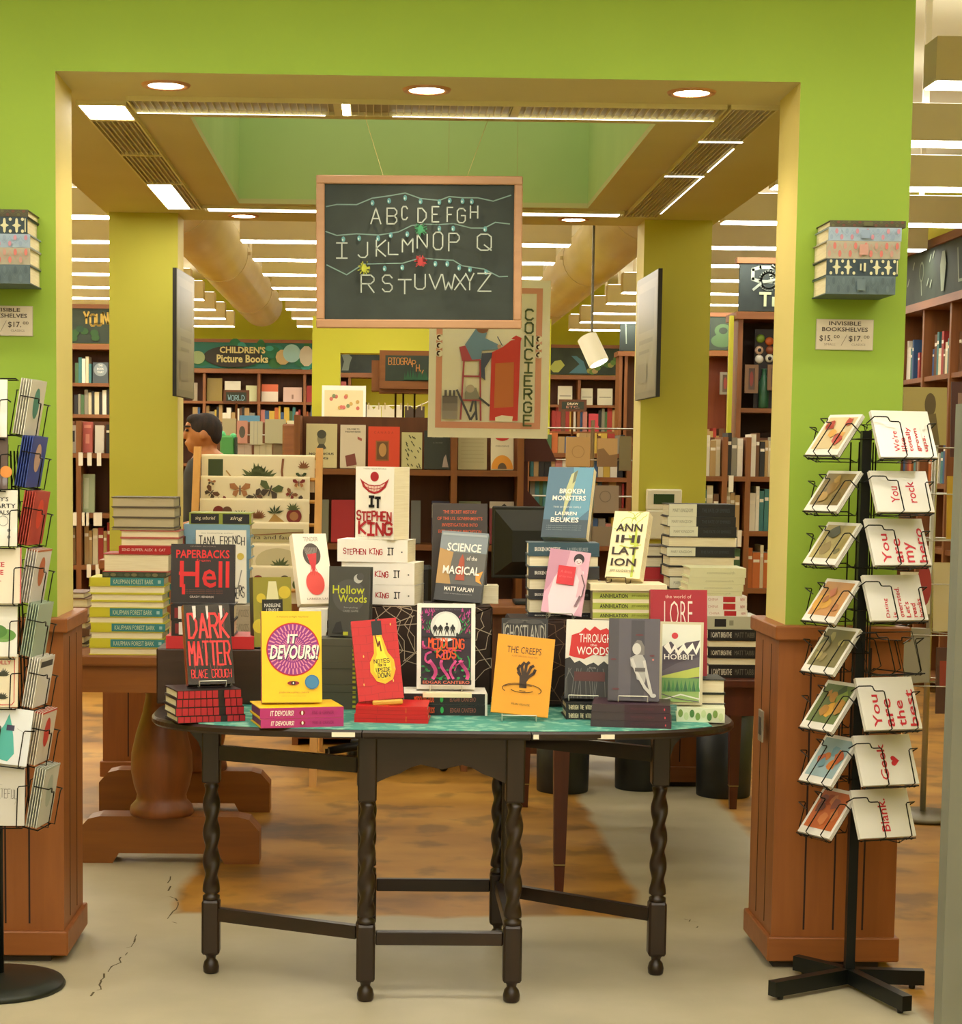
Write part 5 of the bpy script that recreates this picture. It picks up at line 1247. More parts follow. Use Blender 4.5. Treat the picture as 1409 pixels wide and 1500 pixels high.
# picture boards on the two rear columns
def sideboard(label, px_near, px_far, Yn, Yf, yt, yb, sgn):
    a, b_ = at(px_near, yt, Yn), at(px_far, yt, Yf); z0 = at(px_near, yb, Yn).z; z1 = a.z
    d = V((b_.x-a.x, Yf-Yn, 0)); L = d.length; ang = math.atan2(d.y, d.x)
    root = thing('framed_picture_board', label, 'picture', (a.x, Yn, z0), (0, 0, ang))
    h = z1-z0; s = sgn
    mb = MB(); mb.box(0, L, min(0, s*.016), max(0, s*.016), 0, h, M('1e1a14', .5)); mb.build('backing', root)
    mb = MB(); y = -s*.002
    mb.box(.002, L-.002, min(0, y), max(0, y), .002, h-.002, M('7d7762', .35))
    U = (L-.05, 0, 0) if s > 0 else (-(L-.05), 0, 0)
    A = Art(mb, (.025 if s > 0 else L-.025, y, h-.03), U, (0, 0, -(h-.06)))
    A.rect(0, 0, 1, 1, M('8b836c', .35)); A.rect(.1, .08, .9, .45, M('7b7460', .35)); A.rect(.15, .52, .85, .56, M('746d5a', .35)); A.rect(.15, .62, .7, .65, M('746d5a', .35)); A.rect(.12, .74, .6, .92, M('827a66', .35))
    mb.build('print', root)
sideboard('grey print board edge-on at the column behind the tall trestle stack', 258.5, 284, 7.85, 8.30, 392, 580, 1)
sideboard('grey print board edge-on at the column with the keypad', 965, 934.5, 7.80, 8.36, 393, 581, -1)
# keypad on the right rear column
P, B = at(946, 716, 8.27), at(996, 790, 8.27)
root = thing('alarm_keypad', 'cream wall keypad with a dark green display on the yellow column', 'keypad', (P.x, 8.27, P.z)); w, h = B.x-P.x, P.z-B.z
mb = MB(); mb.bbox(0, w, -.03, 0, -h*.42, 0, CREAMP, .006); mb.build('upper_case', root)
mb = MB(); mb.bbox(0, w, -.034, -.002, -h, -h*.42, M('e2dac2', .5), .006); mb.build('lower_flap', root)
mb = MB(); mb.box(w*.2, w*.78, -.0315, -.029, -h*.3, -h*.10, M('23401c', .25)); mb.build('display', root)
# spotlight at the far right
q = at(868, 512, 10.6); root = thing('track_spotlight', 'white cylinder spotlight hanging in front of the chalk vase sign', 'lamp', (q.x, 10.6, q.z))
mb = MB(); d = V((.05, -.03, -.11)).normalized(); L = .17
mb.tube([-d*L*.5, -d*L*.45, d*L*.5], [.04, .056, .058], M('d8cfae', .5), 20); mb.build('lamp_head', root)
mb = MB(); mb.tube([d*L*.505, d*L*.515], [.05, .05], EM('spot_glow', (1, .9, .7), 6), 16); mb.build('lens', root)
mb = MB(); mb.tube([(0, .03, 0), (0, .06, .1), (0, .06, ZCEIL-q.z)], .008, M('6a6450', .5), 6); mb.build('stem', root)

# ================================================================== card spinners
def wire_pocket(root, X, w, h, name='pocket', mat=None, db=.034):
    """open wire card pocket: X maps (right, out, up) with the card foot at the origin"""
    m = mat or WIRE; r = .0017
    mb = MB(); mb.X = X
    a = w*.52; f = -.014
    mb.tube([(-.535*w, .026, .80*h), (-.525*w, f, .80*h), (-.32*w, f, .80*h), (-.29*w, f, .79*h), (-.27*w, f, .71*h), (-.24*w, f, .70*h), (-.12*w, f, .70*h), (-.10*w, f, .68*h), (-.10*w, f, -.003), (-.10*w, db, -.005)], r, m, 6)
    mb.tube([(.545*w, .026, .67*h), (.53*w, f, .67*h), (.40*w, f, .66*h), (.375*w, f, .63*h), (.36*w, f, -.003), (.36*w, db, -.005)], r, m, 6)
    mb.tube([(-.47*w, 0, -.0065), (.47*w, 0, -.0065)], r, m, 6)
    mb.tube([(-a*.9, db, -.004), (a*.9, db, -.004), (a*.9, db, h*.9), (-a*.9, db, h*.9)], r, m, 6, True)
    mb.tube([(-a*.85, 0, -.0065), (-a*.85, db, -.005)], r, m, 6); mb.tube([(a*.85, 0, -.0065), (a*.85, db, -.005)], r, m, 6)
    return mb.build(name, root)
def card(label, Xw, w, h, draw, base='efeadd', sideways=False, n=3, spread=.006, group=None, back=None, fit=.0):
    """front greeting card plus n-1 more behind it, standing in a pocket"""
    for k in range(n):
        loc = Xw @ V((0, .003+spread*k, 0))
        mb = MB(); t = .0022
        mb.box(-w/2, w/2, 0, t, 0, h, M(base, .45, 0, .3))
        if draw:
            a = Art(mb, (-w/2, 0, 0), (0, 0, h), (w, 0, 0)) if sideways else Art(mb, (-w/2, 0, h), (w, 0, 0), (0, 0, -h))
            draw(a)
        o = mb.build('greeting_card', None, loc, Xw.to_euler())
        if k: tag(o, 'cards tucked right behind the %s' % label, 'card', 'spare cards behind the ' + label)
        else: tag(o, label, 'card', group)
CR = M('c41f30', .45)
def tx(lines, u0=.05, step=.21, hgt=.15, v0=.17):
    def f(a):
        for k, (t, e) in enumerate(lines): a.text(t, u0, v0+step*k+(.03 if t in ('are', 'ups.', 'grown') else 0), u0+e, v0+step*k+hgt+(.035 if t[-1] in 'ygp' and len(t) < 3 else 0), CR, .012)
    return f
def heartcard(a):
    a.text('Geek', .10, .36, .82, .50, CR, .012)
    pts = [(.55+.085*1.0*(16*math.sin(t)**3)/16, 0) for t in ()]
    h = [(.47+.10*(16*math.sin(t)**3)/16*1.0, .64-.085*(13*math.cos(t)-5*math.cos(2*t)-2*math.cos(3*t)-math.cos(4*t))/16) for t in [2*math.pi*k/28 for k in range(28)]]
    a.poly(h, CR)
def abst(cols, seed):
    def f(a):
        rn = random.Random(seed); a.rect(.07, .07, .93, .86, M(cols[0], .4, 0, .4))
        for k in range(7):
            u, v = rn.uniform(.2, .8), rn.uniform(.2, .68); s = rn.uniform(.08, .2)
            a.poly([(min(.93, max(.07, u+s*rn.uniform(.6, 1.1)*math.cos(t))), min(.86, max(.07, v+s*rn.uniform(.6, 1.1)*math.sin(t)))) for t in [2*math.pi*i/9 for i in range(9)]], M(rn.choice(cols[1:]), .4, 0, .4))
    return f
SX, SY = 1.273, 5.064
root = thing('card_spinner_rack', 'black four-armed floor spinner holding white and painted greeting cards', 'card rack', (SX, SY, 0))
mb = MB(); mb.box(-.0125, .0125, -.0125, .0125, .02, 1.50, M('141714', .4, .3)); mb.build('pole', root)
for px in ((1130, 1466), (1328, 1488), (1352, 1448), (1165, 1426)):
    q = atz(*px, 0); d = V((q.x-SX, q.y-SY, 0)); L = d.length; d.normalize(); n = V((-d.y, d.x, 0))*.014
    mb = MB(); mb.prism([(n)[:2], (-n)[:2], (d*L-n)[:2], (d*L+n)[:2]], .012, .052, M('141714', .4, .3), 'z')
    e = d*(L-.03); mb.lathe([(.008, 0), (.01, .012)], BLACKM, 10, (e.x, e.y)); mb.build('base_arm', root)
YR, YLc = SY-.105, SY-.06
tiersR = [(598, 665, 1276, 1367, 1283, 1378), None, None, None, None, None, None, None]
Rtop = [598, 687, 757, 840, 915, 991, 1076, 1156]; Rbot = [669, 749, 827, 908, 984, 1068, 1149, 1226]
Ltop = [605, 688, 764, 848, 918, 999, 1079, 1157]; Lbot = [665, 747, 825, 909, 984, 1067, 1146, 1222]
CT = [("white card with five small red lines, topmost lettered card", tx([("We're", .44), ('like', .30), ('totally', .52), ('grown', .50), ('ups.', .34)], .12, .125, .10, .27)),
      ("shiny white card with two red words, second tier", tx([('You', .40), ('rock', .52)], .22, .30, .15, .28)),
      ("white card with four large red words ending in hero", tx([('You', .62), ('are', .52), ('my', .44), ('hero', .74)])),
      ("white card with small red lines about books", tx([('Dating', .42), ('is', .12), ('overrated.', .66), ("Let's", .34), ('read', .30), ('books.', .44)], .06, .115, .085, .27)), None,
      ("white card with four large red words ending in best", tx([('You', .62), ('are', .54), ('the', .5), ('best', .70)])),
      ("white card with one red word and a red heart", heartcard), ("white card with a single red word near the bottom tier", tx([('Blank.', .68)], .12, .2, .15, .42))]
CL = [('white-bordered card with red and tan shapes', ['c9b58a', 'a83a2a', 'd09a4a', '7d2f22', 'a8a07a']), ('brown woodland picture card', ['7f6a38', '6a5a2a', 'a8843c', '8a6a30', '4a4424']), ('ochre old map picture card', ['a89658', '9a8a4c', '6a6030', '8a7438', '4c4a28']), ('orange and blue picture card', ['c08a50', 'd09a3a', '5a8a9a', 'a86a3a', 'c87a5a']),
      ('olive picture card with glare on its sleeve', ['7a7044', '8a7c4c', '5a5a34', 'a89a5c', '8f8450']), ('green picture card with a yellow blossom', ['5a6a34', '7a8a3a', 'c8922a', 'a8782a', '3a4a2a']), ('blue and orange sunset picture card', ['8fa8ac', 'c8742a', 'd89a3a', '6a94a0', 'b85a2c']), ('burnt orange picture card, lowest on the spinner', ['b8602c', 'a04a24', 'c87a44', '6a3a28', '8a5040'])]
for i in range(8):
    # column of lettered cards
    xm = 1333-(i*31/7); P = at(xm, Rbot[i], YR); s = YR/FOC
    L = 26; wv = .168; hh = (Rbot[i]-Rtop[i])*s/math.cos(R(L))*.96
    Xw = MX.Translation(P) @ MX.Rotation(R(16), 4, 'Z') @ MX.Rotation(R(-L), 4, 'X')
    wire_pocket(root, MX.Translation(V((-SX, -SY, 0))) @ Xw, wv, hh, db=.017)
    if CT[i]: card(CT[i][0], Xw, wv, hh, CT[i][1], 'dfdbd0', True, spread=.0042, group='lettered cards')
    xm = 1201-(i*11/7); P = at(xm, Lbot[i], YLc)
    L = 39; wv = .122; hh = (Lbot[i]-Ltop[i])*s/math.cos(R(L))
    Xw = MX.Translation(P) @ MX.Rotation(R(-60), 4, 'Z') @ MX.Rotation(R(-L), 4, 'X')
    wire_pocket(root, MX.Translation(V((-SX, -SY, 0))) @ Xw, wv, hh, db=.017)
    card(CL[i][0], Xw, wv, hh, abst(CL[i][1], i), 'dedad0', spread=.0042, group='painted cards')
mb = MB(); mb.X = MX.Translation(V((-SX, -SY, 0)))
for dx, dy in ((-.022, -.02), (.022, -.02), (.03, .04), (-.03, .04)): mb.tube([(SX+dx, SY+dy, .56), (SX+dx, SY+dy, 1.47)], .0022, WIRE, 6)
for z in [.57+.1135*k for k in range(9)]:
    mb.tube([(SX-.022, SY-.02, z), (SX+.022, SY-.02, z), (SX+.03, SY+.04, z), (SX-.03, SY+.04, z)], .0018, WIRE, 6, True)
    for q in ((-.022, -.02), (.022, -.02), (.03, .04)): mb.tube([(SX, SY, z), (SX+q[0], SY+q[1], z)], .0018, WIRE, 6)
mb.build('wire_cage', root)
for i in range(8):   # the two far sides of the spinner: empty wire loops
    z = wz(Rbot[i], SY, 1290)
    for ang, off in ((124, .135), (205, .15)):
        Xw = MX.Rotation(R(ang), 4, 'Z') @ MX.Translation(V((0, -off, z))) @ MX.Rotation(R(-20), 4, 'X')
        wire_pocket(root, Xw, .15, .115)

# round-based spinner at the left edge
QX, QY = -1.012, 5.0
root = thing('card_spinner_rack', 'round-based card spinner cut off by the picture edge', 'card rack', (QX, QY, 0))
mb = MB(); mb.lathe([(.172, 0), (.176, .006), (.170, .016), (.13, .028), (.06, .036), (.02, .04)], M('23271f', .4, .4), 44); mb.build('base', root)
mb = MB(); mb.lathe([(.0145, .036), (.0145, 1.5)], M('141714', .4, .3), 14); mb.build('pole', root)
mb = MB()
for dx, dy in ((.062, -.05), (.076, -.03), (-.06, -.04), (.05, .06), (-.06, .06)): mb.tube([(dx+.012, dy, .5), (dx-.012, dy, 1.42)], .0024, WIRE, 6)
tT = [556, 638, 718, 802, 880, 958, 1036, 1117]; tB = [640, 716, 800, 884, 962, 1036, 1119, 1210]
for z in [wz(y, QY, 40) for y in tT]:
    mb.tube([(-.06, -.04, z), (.064, -.05, z), (.05, .06, z), (-.06, .06, z)], .0018, WIRE, 6, True)
mb.build('wire_cage', root)
fronts = [('white card, topmost on the cut-off spinner front', 'e8e4dc', None, 9), ('dark brown card with an orange disc', '5a463e', lambda a: a.circ(.97, .68, .12, M('d88a3a', .5)), 10),
          ('white card with black capitals on a green backing', 'e4e0d4', lambda a: (a.text("ANY'S", .45, .12, .82, .2, BLK, .01), a.text('PARTY', .5, .24, .97, .32, BLK, .01), a.text('ANIMALS', .3, .36, .84, .44, BLK, .01), a.ring(.72, .55, .1, .012, M('8a8a84', .6)), a.circ(.62, .82, .04, BLK), a.circ(.84, .72, .035, M('8a8a84', .6)), a.circ(.84, .84, .035, M('8a8a84', .6))), 24),
          ('cream card with three red words, red backing', 'e6dcc8', lambda a: (a.text('PEACE', .22, .26, .66, .35, CR, .02), a.text('LOVE', .30, .40, .64, .49, CR, .02), a.text('JOY.', .32, .54, .60, .63, CR, .02), a.rect(.98, 0, 1, 1, CR)), 30),
          ('white card with a green bush drawing', 'e6e4dc', lambda a: (a.ell(.72, .62, .26, .12, M('6a9a4a', .6)), a.ell(.6, .55, .2, .12, M('4f8038', .6)), a.rect(.5, .7, .95, .705, M('b8c0a0', .6))), 24),
          ('cream card with a red curly border and dark holly sprigs', 'e4d8bc', lambda a: (a.line([(.05, .04), (.88, .04), (.93, .1), (.93, .9), (.88, .96), (.05, .96)], .016, CR), a.text('HOLLY JOLLY', .1, .12, .86, .22, CR, .01), plant(a, .7, .42, .2, M('4a4a3a', .6), 3), plant(a, .68, .85, .2, M('4a4a3a', .6), 4)), 25),
          ('white card with a turquoise bird-like blot, tilted', 'e0e4ea', lambda a: (a.poly([(.3, .9), (.32, .5), (.45, .3), (.52, .1), (.6, .3), (.66, .5), (.72, .8), (.6, .95)], M('4fb0a8', .5)), a.rect(.5, .3, .66, .4, M('3a3a5a', .5)), a.line([(.72, .35), (.9, .42)], .006, M('8a8a9a', .6))), 38),
          ('silvery crumpled-look card with faint script, lowest on the cut-off spinner', 'c8c4bc', lambda a: (a.hand('grateful', .3, .42, .85, .56, M('6a665e', .6), .012, .02), [a.line([(.1+.1*k, .1+.08*k), (.3+.08*k, .2+.05*k)], .01, M('b0aca4', .6)) for k in range(8)]), 35)]
edges = ['d9d5c8', '3c4f9a', 'b8483e', 'd8d2cc', '9fb0a0', 'e0dcd4', 'd8ccbc', 'c8c8bc']
rights = ['teal feather', 'blue night', 'red floral', 'orange oval', 'plain pale green', 'dark-headed white', 'red-topped beige', 'greenish-topped white']
YF, YE = QY-.125, QY-.03
for i in range(8):
    s = YF/FOC; h = (tB[i]-tT[i])*s; w = .125
    xr = fronts[i][3]; P = at(xr, tB[i], YF); P.x -= w/2
    Xw = MX.Translation(P) @ MX.Rotation(R(2), 4, 'Z') @ MX.Rotation(R(-7), 4, 'X')
    if i == 6: Xw = Xw @ MX.Rotation(R(7), 4, 'Y')
    wire_pocket(root, MX.Translation(V((-QX, -QY, 0))) @ Xw, w, h*.95)
    card(fronts[i][0], Xw, w, h, fronts[i][2], fronts[i][1], group='cards on the cut-off spinner front', n=2, spread=.005)
    # side column: thick fan of cards facing right
    h = (tB[i]-tT[i]-4)*YE/FOC; w = .115
    P = at(47+i*2.6, tB[i]-2, YE)
    Xw = MX.Translation(P) @ MX.Rotation(R(81), 4, 'Z') @ MX.Rotation(R(10), 4, 'X')
    wire_pocket(root, MX.Translation(V((-QX, -QY, 0))) @ Xw, w, h*.86, db=.04)
    pal = [edges[i], ('4f8a7c', 'c8a48a', 'd84a34', 'b86a44', 'a8b8a4', '5a4a58', 'c84038', 'a8b0a0')[i], 'e8e0d0']
    def dr(a, c=pal[1], j=i):
        if j == 4: return
        a.ell(.5, .42, .2, .28, M(c, .5)) if j != 5 else a.rect(.1, .08, .9, .2, M('4a4a48', .5))
        if j in (6, 7, 3): a.rect(0, 0, 1, .035, M(c, .5))
        if j == 1: a.ell(.5, .4, .12, .2, M('c8a898', .5))
    card('%s card facing sideways on the cut-off spinner' % rights[i], Xw, w, h, dr, edges[i] if i != 4 else 'a8b8a4', n=5, spread=.0068, group='sideways cards on the cut-off spinner')

# ================================================================== the shop behind
DIVS = []
def bookcase(label, x0, x1, Y, zt, zs, xs, depth=.3, sign=None, name='bookcase', cap=True, back=None, z0=0):
    """zs: shelf top heights; xs: divider positions; sign = (z bottom, z top, draw, slate)"""
    root = thing(name, label, 'bookcase', ((x0+x1)/2, Y, 0))
    T = MX.Translation(V((-(x0+x1)/2, -Y, 0)))
    def part(n, *b, m=SHELF):
        mb = MB(); mb.X = T; mb.box(*b, m); return mb.build(n, root)
    t = .03
    for x in list(xs)+[x0+t/2, x1-t/2]: DIVS.append((x, Y))
    for x in (x0, x1-t): part('side_panel', x, x+t, Y, Y+depth, z0, zt, m=SHELFZ)
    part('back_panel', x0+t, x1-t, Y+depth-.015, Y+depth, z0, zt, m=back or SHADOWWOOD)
    for z in zs: part('shelf', x0+t, x1-t, Y+.004, Y+depth-.015, z-.028, z)
    for x in xs: part('divider', x-t/2, x+t/2, Y+.002, Y+depth-.015, z0, zt-.001, m=SHELFZ)
    if cap: part('top_board', x0-.02, x1+.02, Y-.025, Y+depth, zt, zt+.045)
    if sign:
        a, b_, dr, sl = sign
        mb = MB(); mb.X = T; mb.box(x0, x1, Y-.01, Y+.03, a, b_, sl)
        dr(Art(mb, (x0, Y-.01, b_), (x1-x0, 0, 0), (0, 0, -(b_-a)), .001)); mb.build('sign_board', root)
        part('sign_cap', x0-.02, x1+.02, Y-.02, Y+.06, b_, b_+.035)
    return root
HUE = {'red': 'a03028', 'blue': '3a5a84', 'green': '4a6a40', 'black': '262422', 'cream': 'd6caa4', 'white': 'e2dcc8', 'orange': 'c06a30', 'brown': '6a4628', 'grey': '8a8472', 'yellow': 'c8a840', 'teal': '3f7a78', 'pink': 'c88478', 'tan': 'b0915c'}
UNIT = {}
def unit(c):
    if c not in UNIT:
        mb = MB(); mb.box(-.5, .5, 0, 1, 0, 1, M(HUE[c], .55), {'t': PAGE}); mb.box(-.42, .42, -.004, .0, .72, .80, CREAMP)
        me = mb.build('book'); UNIT[c] = me.data; bpy.data.objects.remove(me)
    return UNIT[c]
FARMB = MB()
def shelfrow(where, x0, x1, Y, Z, h0, h1, seed, w0=.02, w1=.045, d=.16, pal=None, gap=0, group=None, skip=(), stuff=None):
    Z += .0007
    rn = random.Random(seed); x = x0; k = 0; names = pal or list(HUE); cnt = {}
    while x < x1-.012:
        w = min(rn.uniform(w0, w1), x1-x); h = rn.uniform(h0, h1); c = rn.choice(names)
        hit = [q for q, yy in DIVS if abs(yy-Y) < .2 and x-.016 < q < x+w+.016]
        if hit: x = max(hit)+.017; continue
        if not any(a < x+w/2 < b for a, b in skip):
            cnt[c] = cnt.get(c, 0)+1
            if Y > 12.1 or stuff:
                y_ = Y+rn.uniform(0, .015); FARMB.box(x+.001, x+w-.001, y_, y_+d, Z, Z+h, M(HUE[c], .55), {'t': PAGE}); x += w; continue
            o = bpy.data.objects.new('book', unit(c)); C.objects.link(o)
            o.location = (x+w/2, Y+rn.uniform(0, .015), Z); o.scale = (w-.002, d, h)
            tag(o, '%s %s book from the left %s' % (ORD[cnt[c]-1], c, where), 'book', group or 'books ' + where)
        x += w+(rn.uniform(.02, .1) if rn.random() < gap else 0); k += 1
def face(label, xl, xr, yt, yb, Y, h, draw=None, t=.02, lean=8, Z=None, rough=.5, group=None, yaw=0):
    return show(label, xl, xr, yb, yt, Y, t, M(h, rough), draw, yaw, lean, 0, Z, group=group, hard=True)
def small(c, *boxes):
    def f(a):
        for b_ in boxes: a.rect(*b_[:4], M(b_[4] if len(b_) > 4 else c, .5))
    return f

# ---- concierge bookcase with face-out books
GY = 9.35
gx0, gx1 = wx(430, GY, 700), wx(767, GY, 700); gz = [wz(688, GY), wz(798, GY, 620)]
ztp = wz(621, GY, 600)
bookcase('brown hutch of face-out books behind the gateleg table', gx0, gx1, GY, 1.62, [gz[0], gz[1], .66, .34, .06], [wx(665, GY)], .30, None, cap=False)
fl = [('cream book with a dark engraved portrait head, top row of the hutch', 448, 493, 622, 684, 'd0c490', lambda a: (a.ell(.5, .34, .14, .16, M('8a8464', .6)), a.ell(.5, .24, .15, .1, M('4a4838', .6)), a.poly([(.34, .56), (.42, .46), (.58, .46), (.66, .56), (.5, .6)], M('4a4838', .6)), a.text('NOTORIOUS', .1, .66, .9, .71, BLK, .02), a.text('RBG', .28, .76, .72, .81, BLK, .02))),
      ('pale book with a brown square and small heading, top row of the hutch', 498, 535, 623, 684, 'd9cbb0', lambda a: (a.text('WELCOME TO', .25, .08, .75, .12, M('4a4038', .6), .01), a.text('NOWHERE', .2, .14, .8, .18, M('4a4038', .6), .01), a.poly([(.2, .72), (.58, .66), (.66, .92), (.26, .97)], M('7d3f30', .6)), a.poly([(.68, .27), (.86, .32), (.84, .38), (.68, .33)], M('a85a4a', .6)))),
      ('bright orange-red book with a framed oval picture, top row of the hutch', 539, 585, 625, 679, 'd8431c', lambda a: (a.text('C A N A D A', .18, .12, .8, .17, M('a82c10', .6)), a.rect(.24, .34, .66, .82, M('9a5a24', .6)), a.rect(.28, .37, .62, .79, M('6a4a24', .6)), a.ell(.46, .56, .12, .16, M('b88a4c', .6)))),
      ('pale green book with scattered dark leaves, top row of the hutch', 588, 618, 633, 684, 'c2bd86', lambda a: [a.line([(random.Random(k).uniform(.1, .9), random.Random(k+50).uniform(.05, .95)), (random.Random(k).uniform(.1, .9)+.06, random.Random(k+50).uniform(.05, .95)+.05)], .05, M('4a4a2c', .6)) for k in range(22)]),
      ('dark green book with a small pale figure, top row of the hutch', 621, 659, 630, 684, '2b2f22', lambda a: (a.text('the unseen', .3, .14, .72, .19, M('a8a890', .6)), a.text('a novel', .35, .3, .7, .33, M('7a7a6a', .6)), a.poly([(.7, .95), (.76, .7), (.84, .62), (.94, .95)], M('a8988a', .6)))),
      ('grey-beige cloth-look book, top row of the hutch', 671, 713, 630, 684, 'b0a67e', lambda a: [a.rect(.1, .1+.1*k, .9, .12+.1*k, M('a69c74', .6)) for k in range(8)]),
      ('cream book with a red disc and orange arch, top row of the hutch', 719, 752, 630, 686, 'd9cfae', lambda a: (a.ell(.5, .05, .4, .2, M('c22a1c', .5)), a.text('ORIGINS', .2, .36, .8, .41, M('7a7058', .6)), a.poly([(.5+.48*math.cos(t), .98-.36*math.sin(t)) for t in [math.pi*k/16 for k in range(17)]], M('d89022', .5)), a.poly([(.5+.2*math.cos(t), .98-.16*math.sin(t)) for t in [math.pi*k/16 for k in range(17)]], M('5a4630', .5)))),
      ('plain red book, lower row of the hutch', 485, 519, 715, 772, 'b41c20', None), ('grey-green patterned book at the end of the hutch lower row', 471, 481, 705, 772, '8a8a74', None),
      ('navy book with a cream title panel, lower row of the hutch', 632, 660, 713, 772, '2c2848', lambda a: (a.rect(.02, .08, .95, .40, M('d6cfb0', .6)), a.text('LETTERS FROM', .1, .13, .86, .18, BLK), a.text('THE PLEASURE', .1, .28, .86, .35, BLK, .01))),
      ('dark book with a pale long-haired face, lower row of the hutch', 672, 704, 719, 772, '4a5238', lambda a: (a.rect(.0, 0, 1, .06, M('7a7c5c', .6)), a.ell(.5, .5, .3, .36, M('17140e', .6)), a.ell(.5, .5, .17, .24, M('c8b48c', .6)))),
      ('maroon and white picture book, lower row of the hutch', 717, 753, 716, 776, '8a2c34', lambda a: (a.rect(0, 0, 1, .16, M('d8ccb8', .6)), a.poly([(.3, .2), (.6, .05), (.8, .16), (.5, .3)], M('2a1a1a', .6)), a.line([(.3, .6), (.5, .35), (.6, .2)], .12, M('c8a090', .6)), a.rect(.15, .7, .55, .98, M('b8a890', .6)))),
      ('grey book half hidden behind the white grin book, lower row of the hutch', 602, 616, 712, 772, '6a6a64', None)]
for l, xl, xr, yt, yb, h, d in fl:
    top = yb > 670 and yt < 700
    face(l, xl, xr, yt, 686 if top else 796-4, GY+.06, h, d, .022, 10, gz[0] if top else gz[1]) if top else face(l, xl, xr, yt, yt+62, GY+.08, h, d, .022, 10, gz[1]+(.0))
x_ = wx(760, GY)
# ---- sign box on rods standing on the hutch
SGY = 9.9
P, B = at(556, 513, SGY), at(625, 570, SGY)
root = thing('boxed_shelf_sign', 'wooden boxed chalk sign on thin rods above the hutch', 'sign', (P.x, SGY, B.z)); w, h = B.x-P.x+.04, P.z-B.z
mb = MB(); mb.box(0, w, 0, .03, 0, h, SHELF); mb.box(-.04, 0, .03, .2, -.01, h-.05, SHELFZ)
mb.box(0, w, .03, .2, -.02, .0, SHELF); A = Art(mb, (.03, 0, h-.025), (w-.045, 0, 0), (0, 0, -(h-.065)))
A.rect(0, 0, 1, 1, SLATEG)
for k, ch in enumerate('BIOGRAPHY'): A.hand(ch, .07+.085*k, .1+.0*k+(max(0, k-5)**1.5)*.09, .07+.085*k+.068, .36+(max(0, k-5)**1.5)*.09, M('c88a4a', .8), .018, 0, 0)
for k in range(14): A.poly([(.4+.04*k, .95), (.42+.04*k+.02*math.sin(k*2), .55+.1*math.cos(k)), (.45+.04*k, .95)], M('2f5a3a', .8))
mb.build('sign_box', root)
mb = MB()
for x in (.085, .125): mb.tube([(x, .1, -.02), (x, .1, 1.2-B.z)], .006, M('3a2a18', .5), 6)
for x in (w-.1, w-.02): mb.tube([(x, .12, -.02), (x, .12, 1.2-B.z)], .006, M('3a2a18', .5), 6)
mb.tube([(.05, .1, 1.2-B.z), (w, .12, 1.2-B.z)], .01, M('3a2a18', .5), 6)
mb.tube([(w*.5, .11, 1.2-B.z), (w*.5, .11, -B.z+.012)], .012, M('3a2a18', .5), 6); mb.box(w*.5-.12, w*.5+.12, 0, .22, -B.z, -B.z+.012, M('3a2a18', .5))
mb.build('rod_stand', root)
# ---- white picture lying on the partition ledge, washing line with small shirts
LY = 12.7
root = thing('framed_print', 'white-bordered print leaning behind the hutch against the yellow partition', 'picture', at(503, 640, LY))
w = (535-471)*LY/FOC; h = .26
root.rotation_euler = (R(-8), 0, 0)
mb = MB(); mb.box(-w/2, w/2, 0, .012, 0, h, M('efe9d8', .5)); A = Art(mb, (-w/2, 0, h), (w, 0, 0), (0, 0, -h)); A.rect(.06, .12, .94, .9, M('e0cf9c', .5))
rn = random.Random(2)
for k in range(12): A.ell(rn.uniform(.15, .85), rn.uniform(.2, .6), .04, .05, M(rn.choice(('c86a5a', 'c8a050', '7a8a5a')), .5))
mb.build('print', root); root.location.z = .0
root.location.z = wz(622, LY, 503)
mbs = MB(); mbs.bbox(-.5, .35, -.06, .22, 0, root.location.z-.001, SHELF, .01); tag(mbs.build('low_cabinet', None, (root.location.x+.1, LY, 0)), 'low brown cabinet behind the hutch carrying the white-bordered print', 'cabinet')
WLY = 15.0
pts = [(500, 583), (530, 592), (545, 595), (580, 594), (610, 596), (624, 590)]
mb = MB(); mb.tube([at(490, 578, WLY)]+[at(*p, WLY) for p in pts]+[at(640, 580, WLY)], .004, CREAMP, 5)
mb.tube([at(490, 578, WLY), V((at(490, 578, WLY).x, WLY, 0))], .012, SHELFZ, 6); mb.tube([at(640, 580, WLY), V((at(640, 580, WLY).x, WLY, 0))], .012, SHELFZ, 6)
tag(mb.build('washing_line'), 'washing line stretched behind the opening in the yellow partition', 'line')
for l, xl, xr, yt, h, hh in (('small blue-grey shirt pegged on the far line', 500, 517, 583, .2, '5a7684'), ('black shirt pegged on the far line beside the blue-grey one', 517, 537, 589, .3, '2c2a28'), ('white shirt with a grey A shape pegged on the far line', 537, 558, 594, .3, 'ded6bc'), ('white shirt pegged behind the rods on the far line', 559, 592, 594, .3, 'd6ccb0'), ('brown shirt pegged on the far line next to the white one', 593, 622, 595, .3, '4c3f34')):
    a, b_ = at(xl, yt, WLY), at(xr, yt, WLY); w = b_.x-a.x; z = a.z
    mb = MB(); mb.prism([(0, 0), (w*.3, .0), (w*.5, -.03), (w*.7, 0), (w, 0), (w, -.12), (w*.86, -.12), (w*.86, -h), (w*.14, -h), (w*.14, -.12), (0, -.12)], -.008, .008, M(hh, .9), 'y')
    for u in (.15, .85): mb.box(w*u-.004, w*u+.004, -.014, .014, -.03, .022, M('b8a878', .6))
    tag(mb.build('shirt', None, (a.x, WLY, z)), l, 'shirt', 'shirts on the far line')

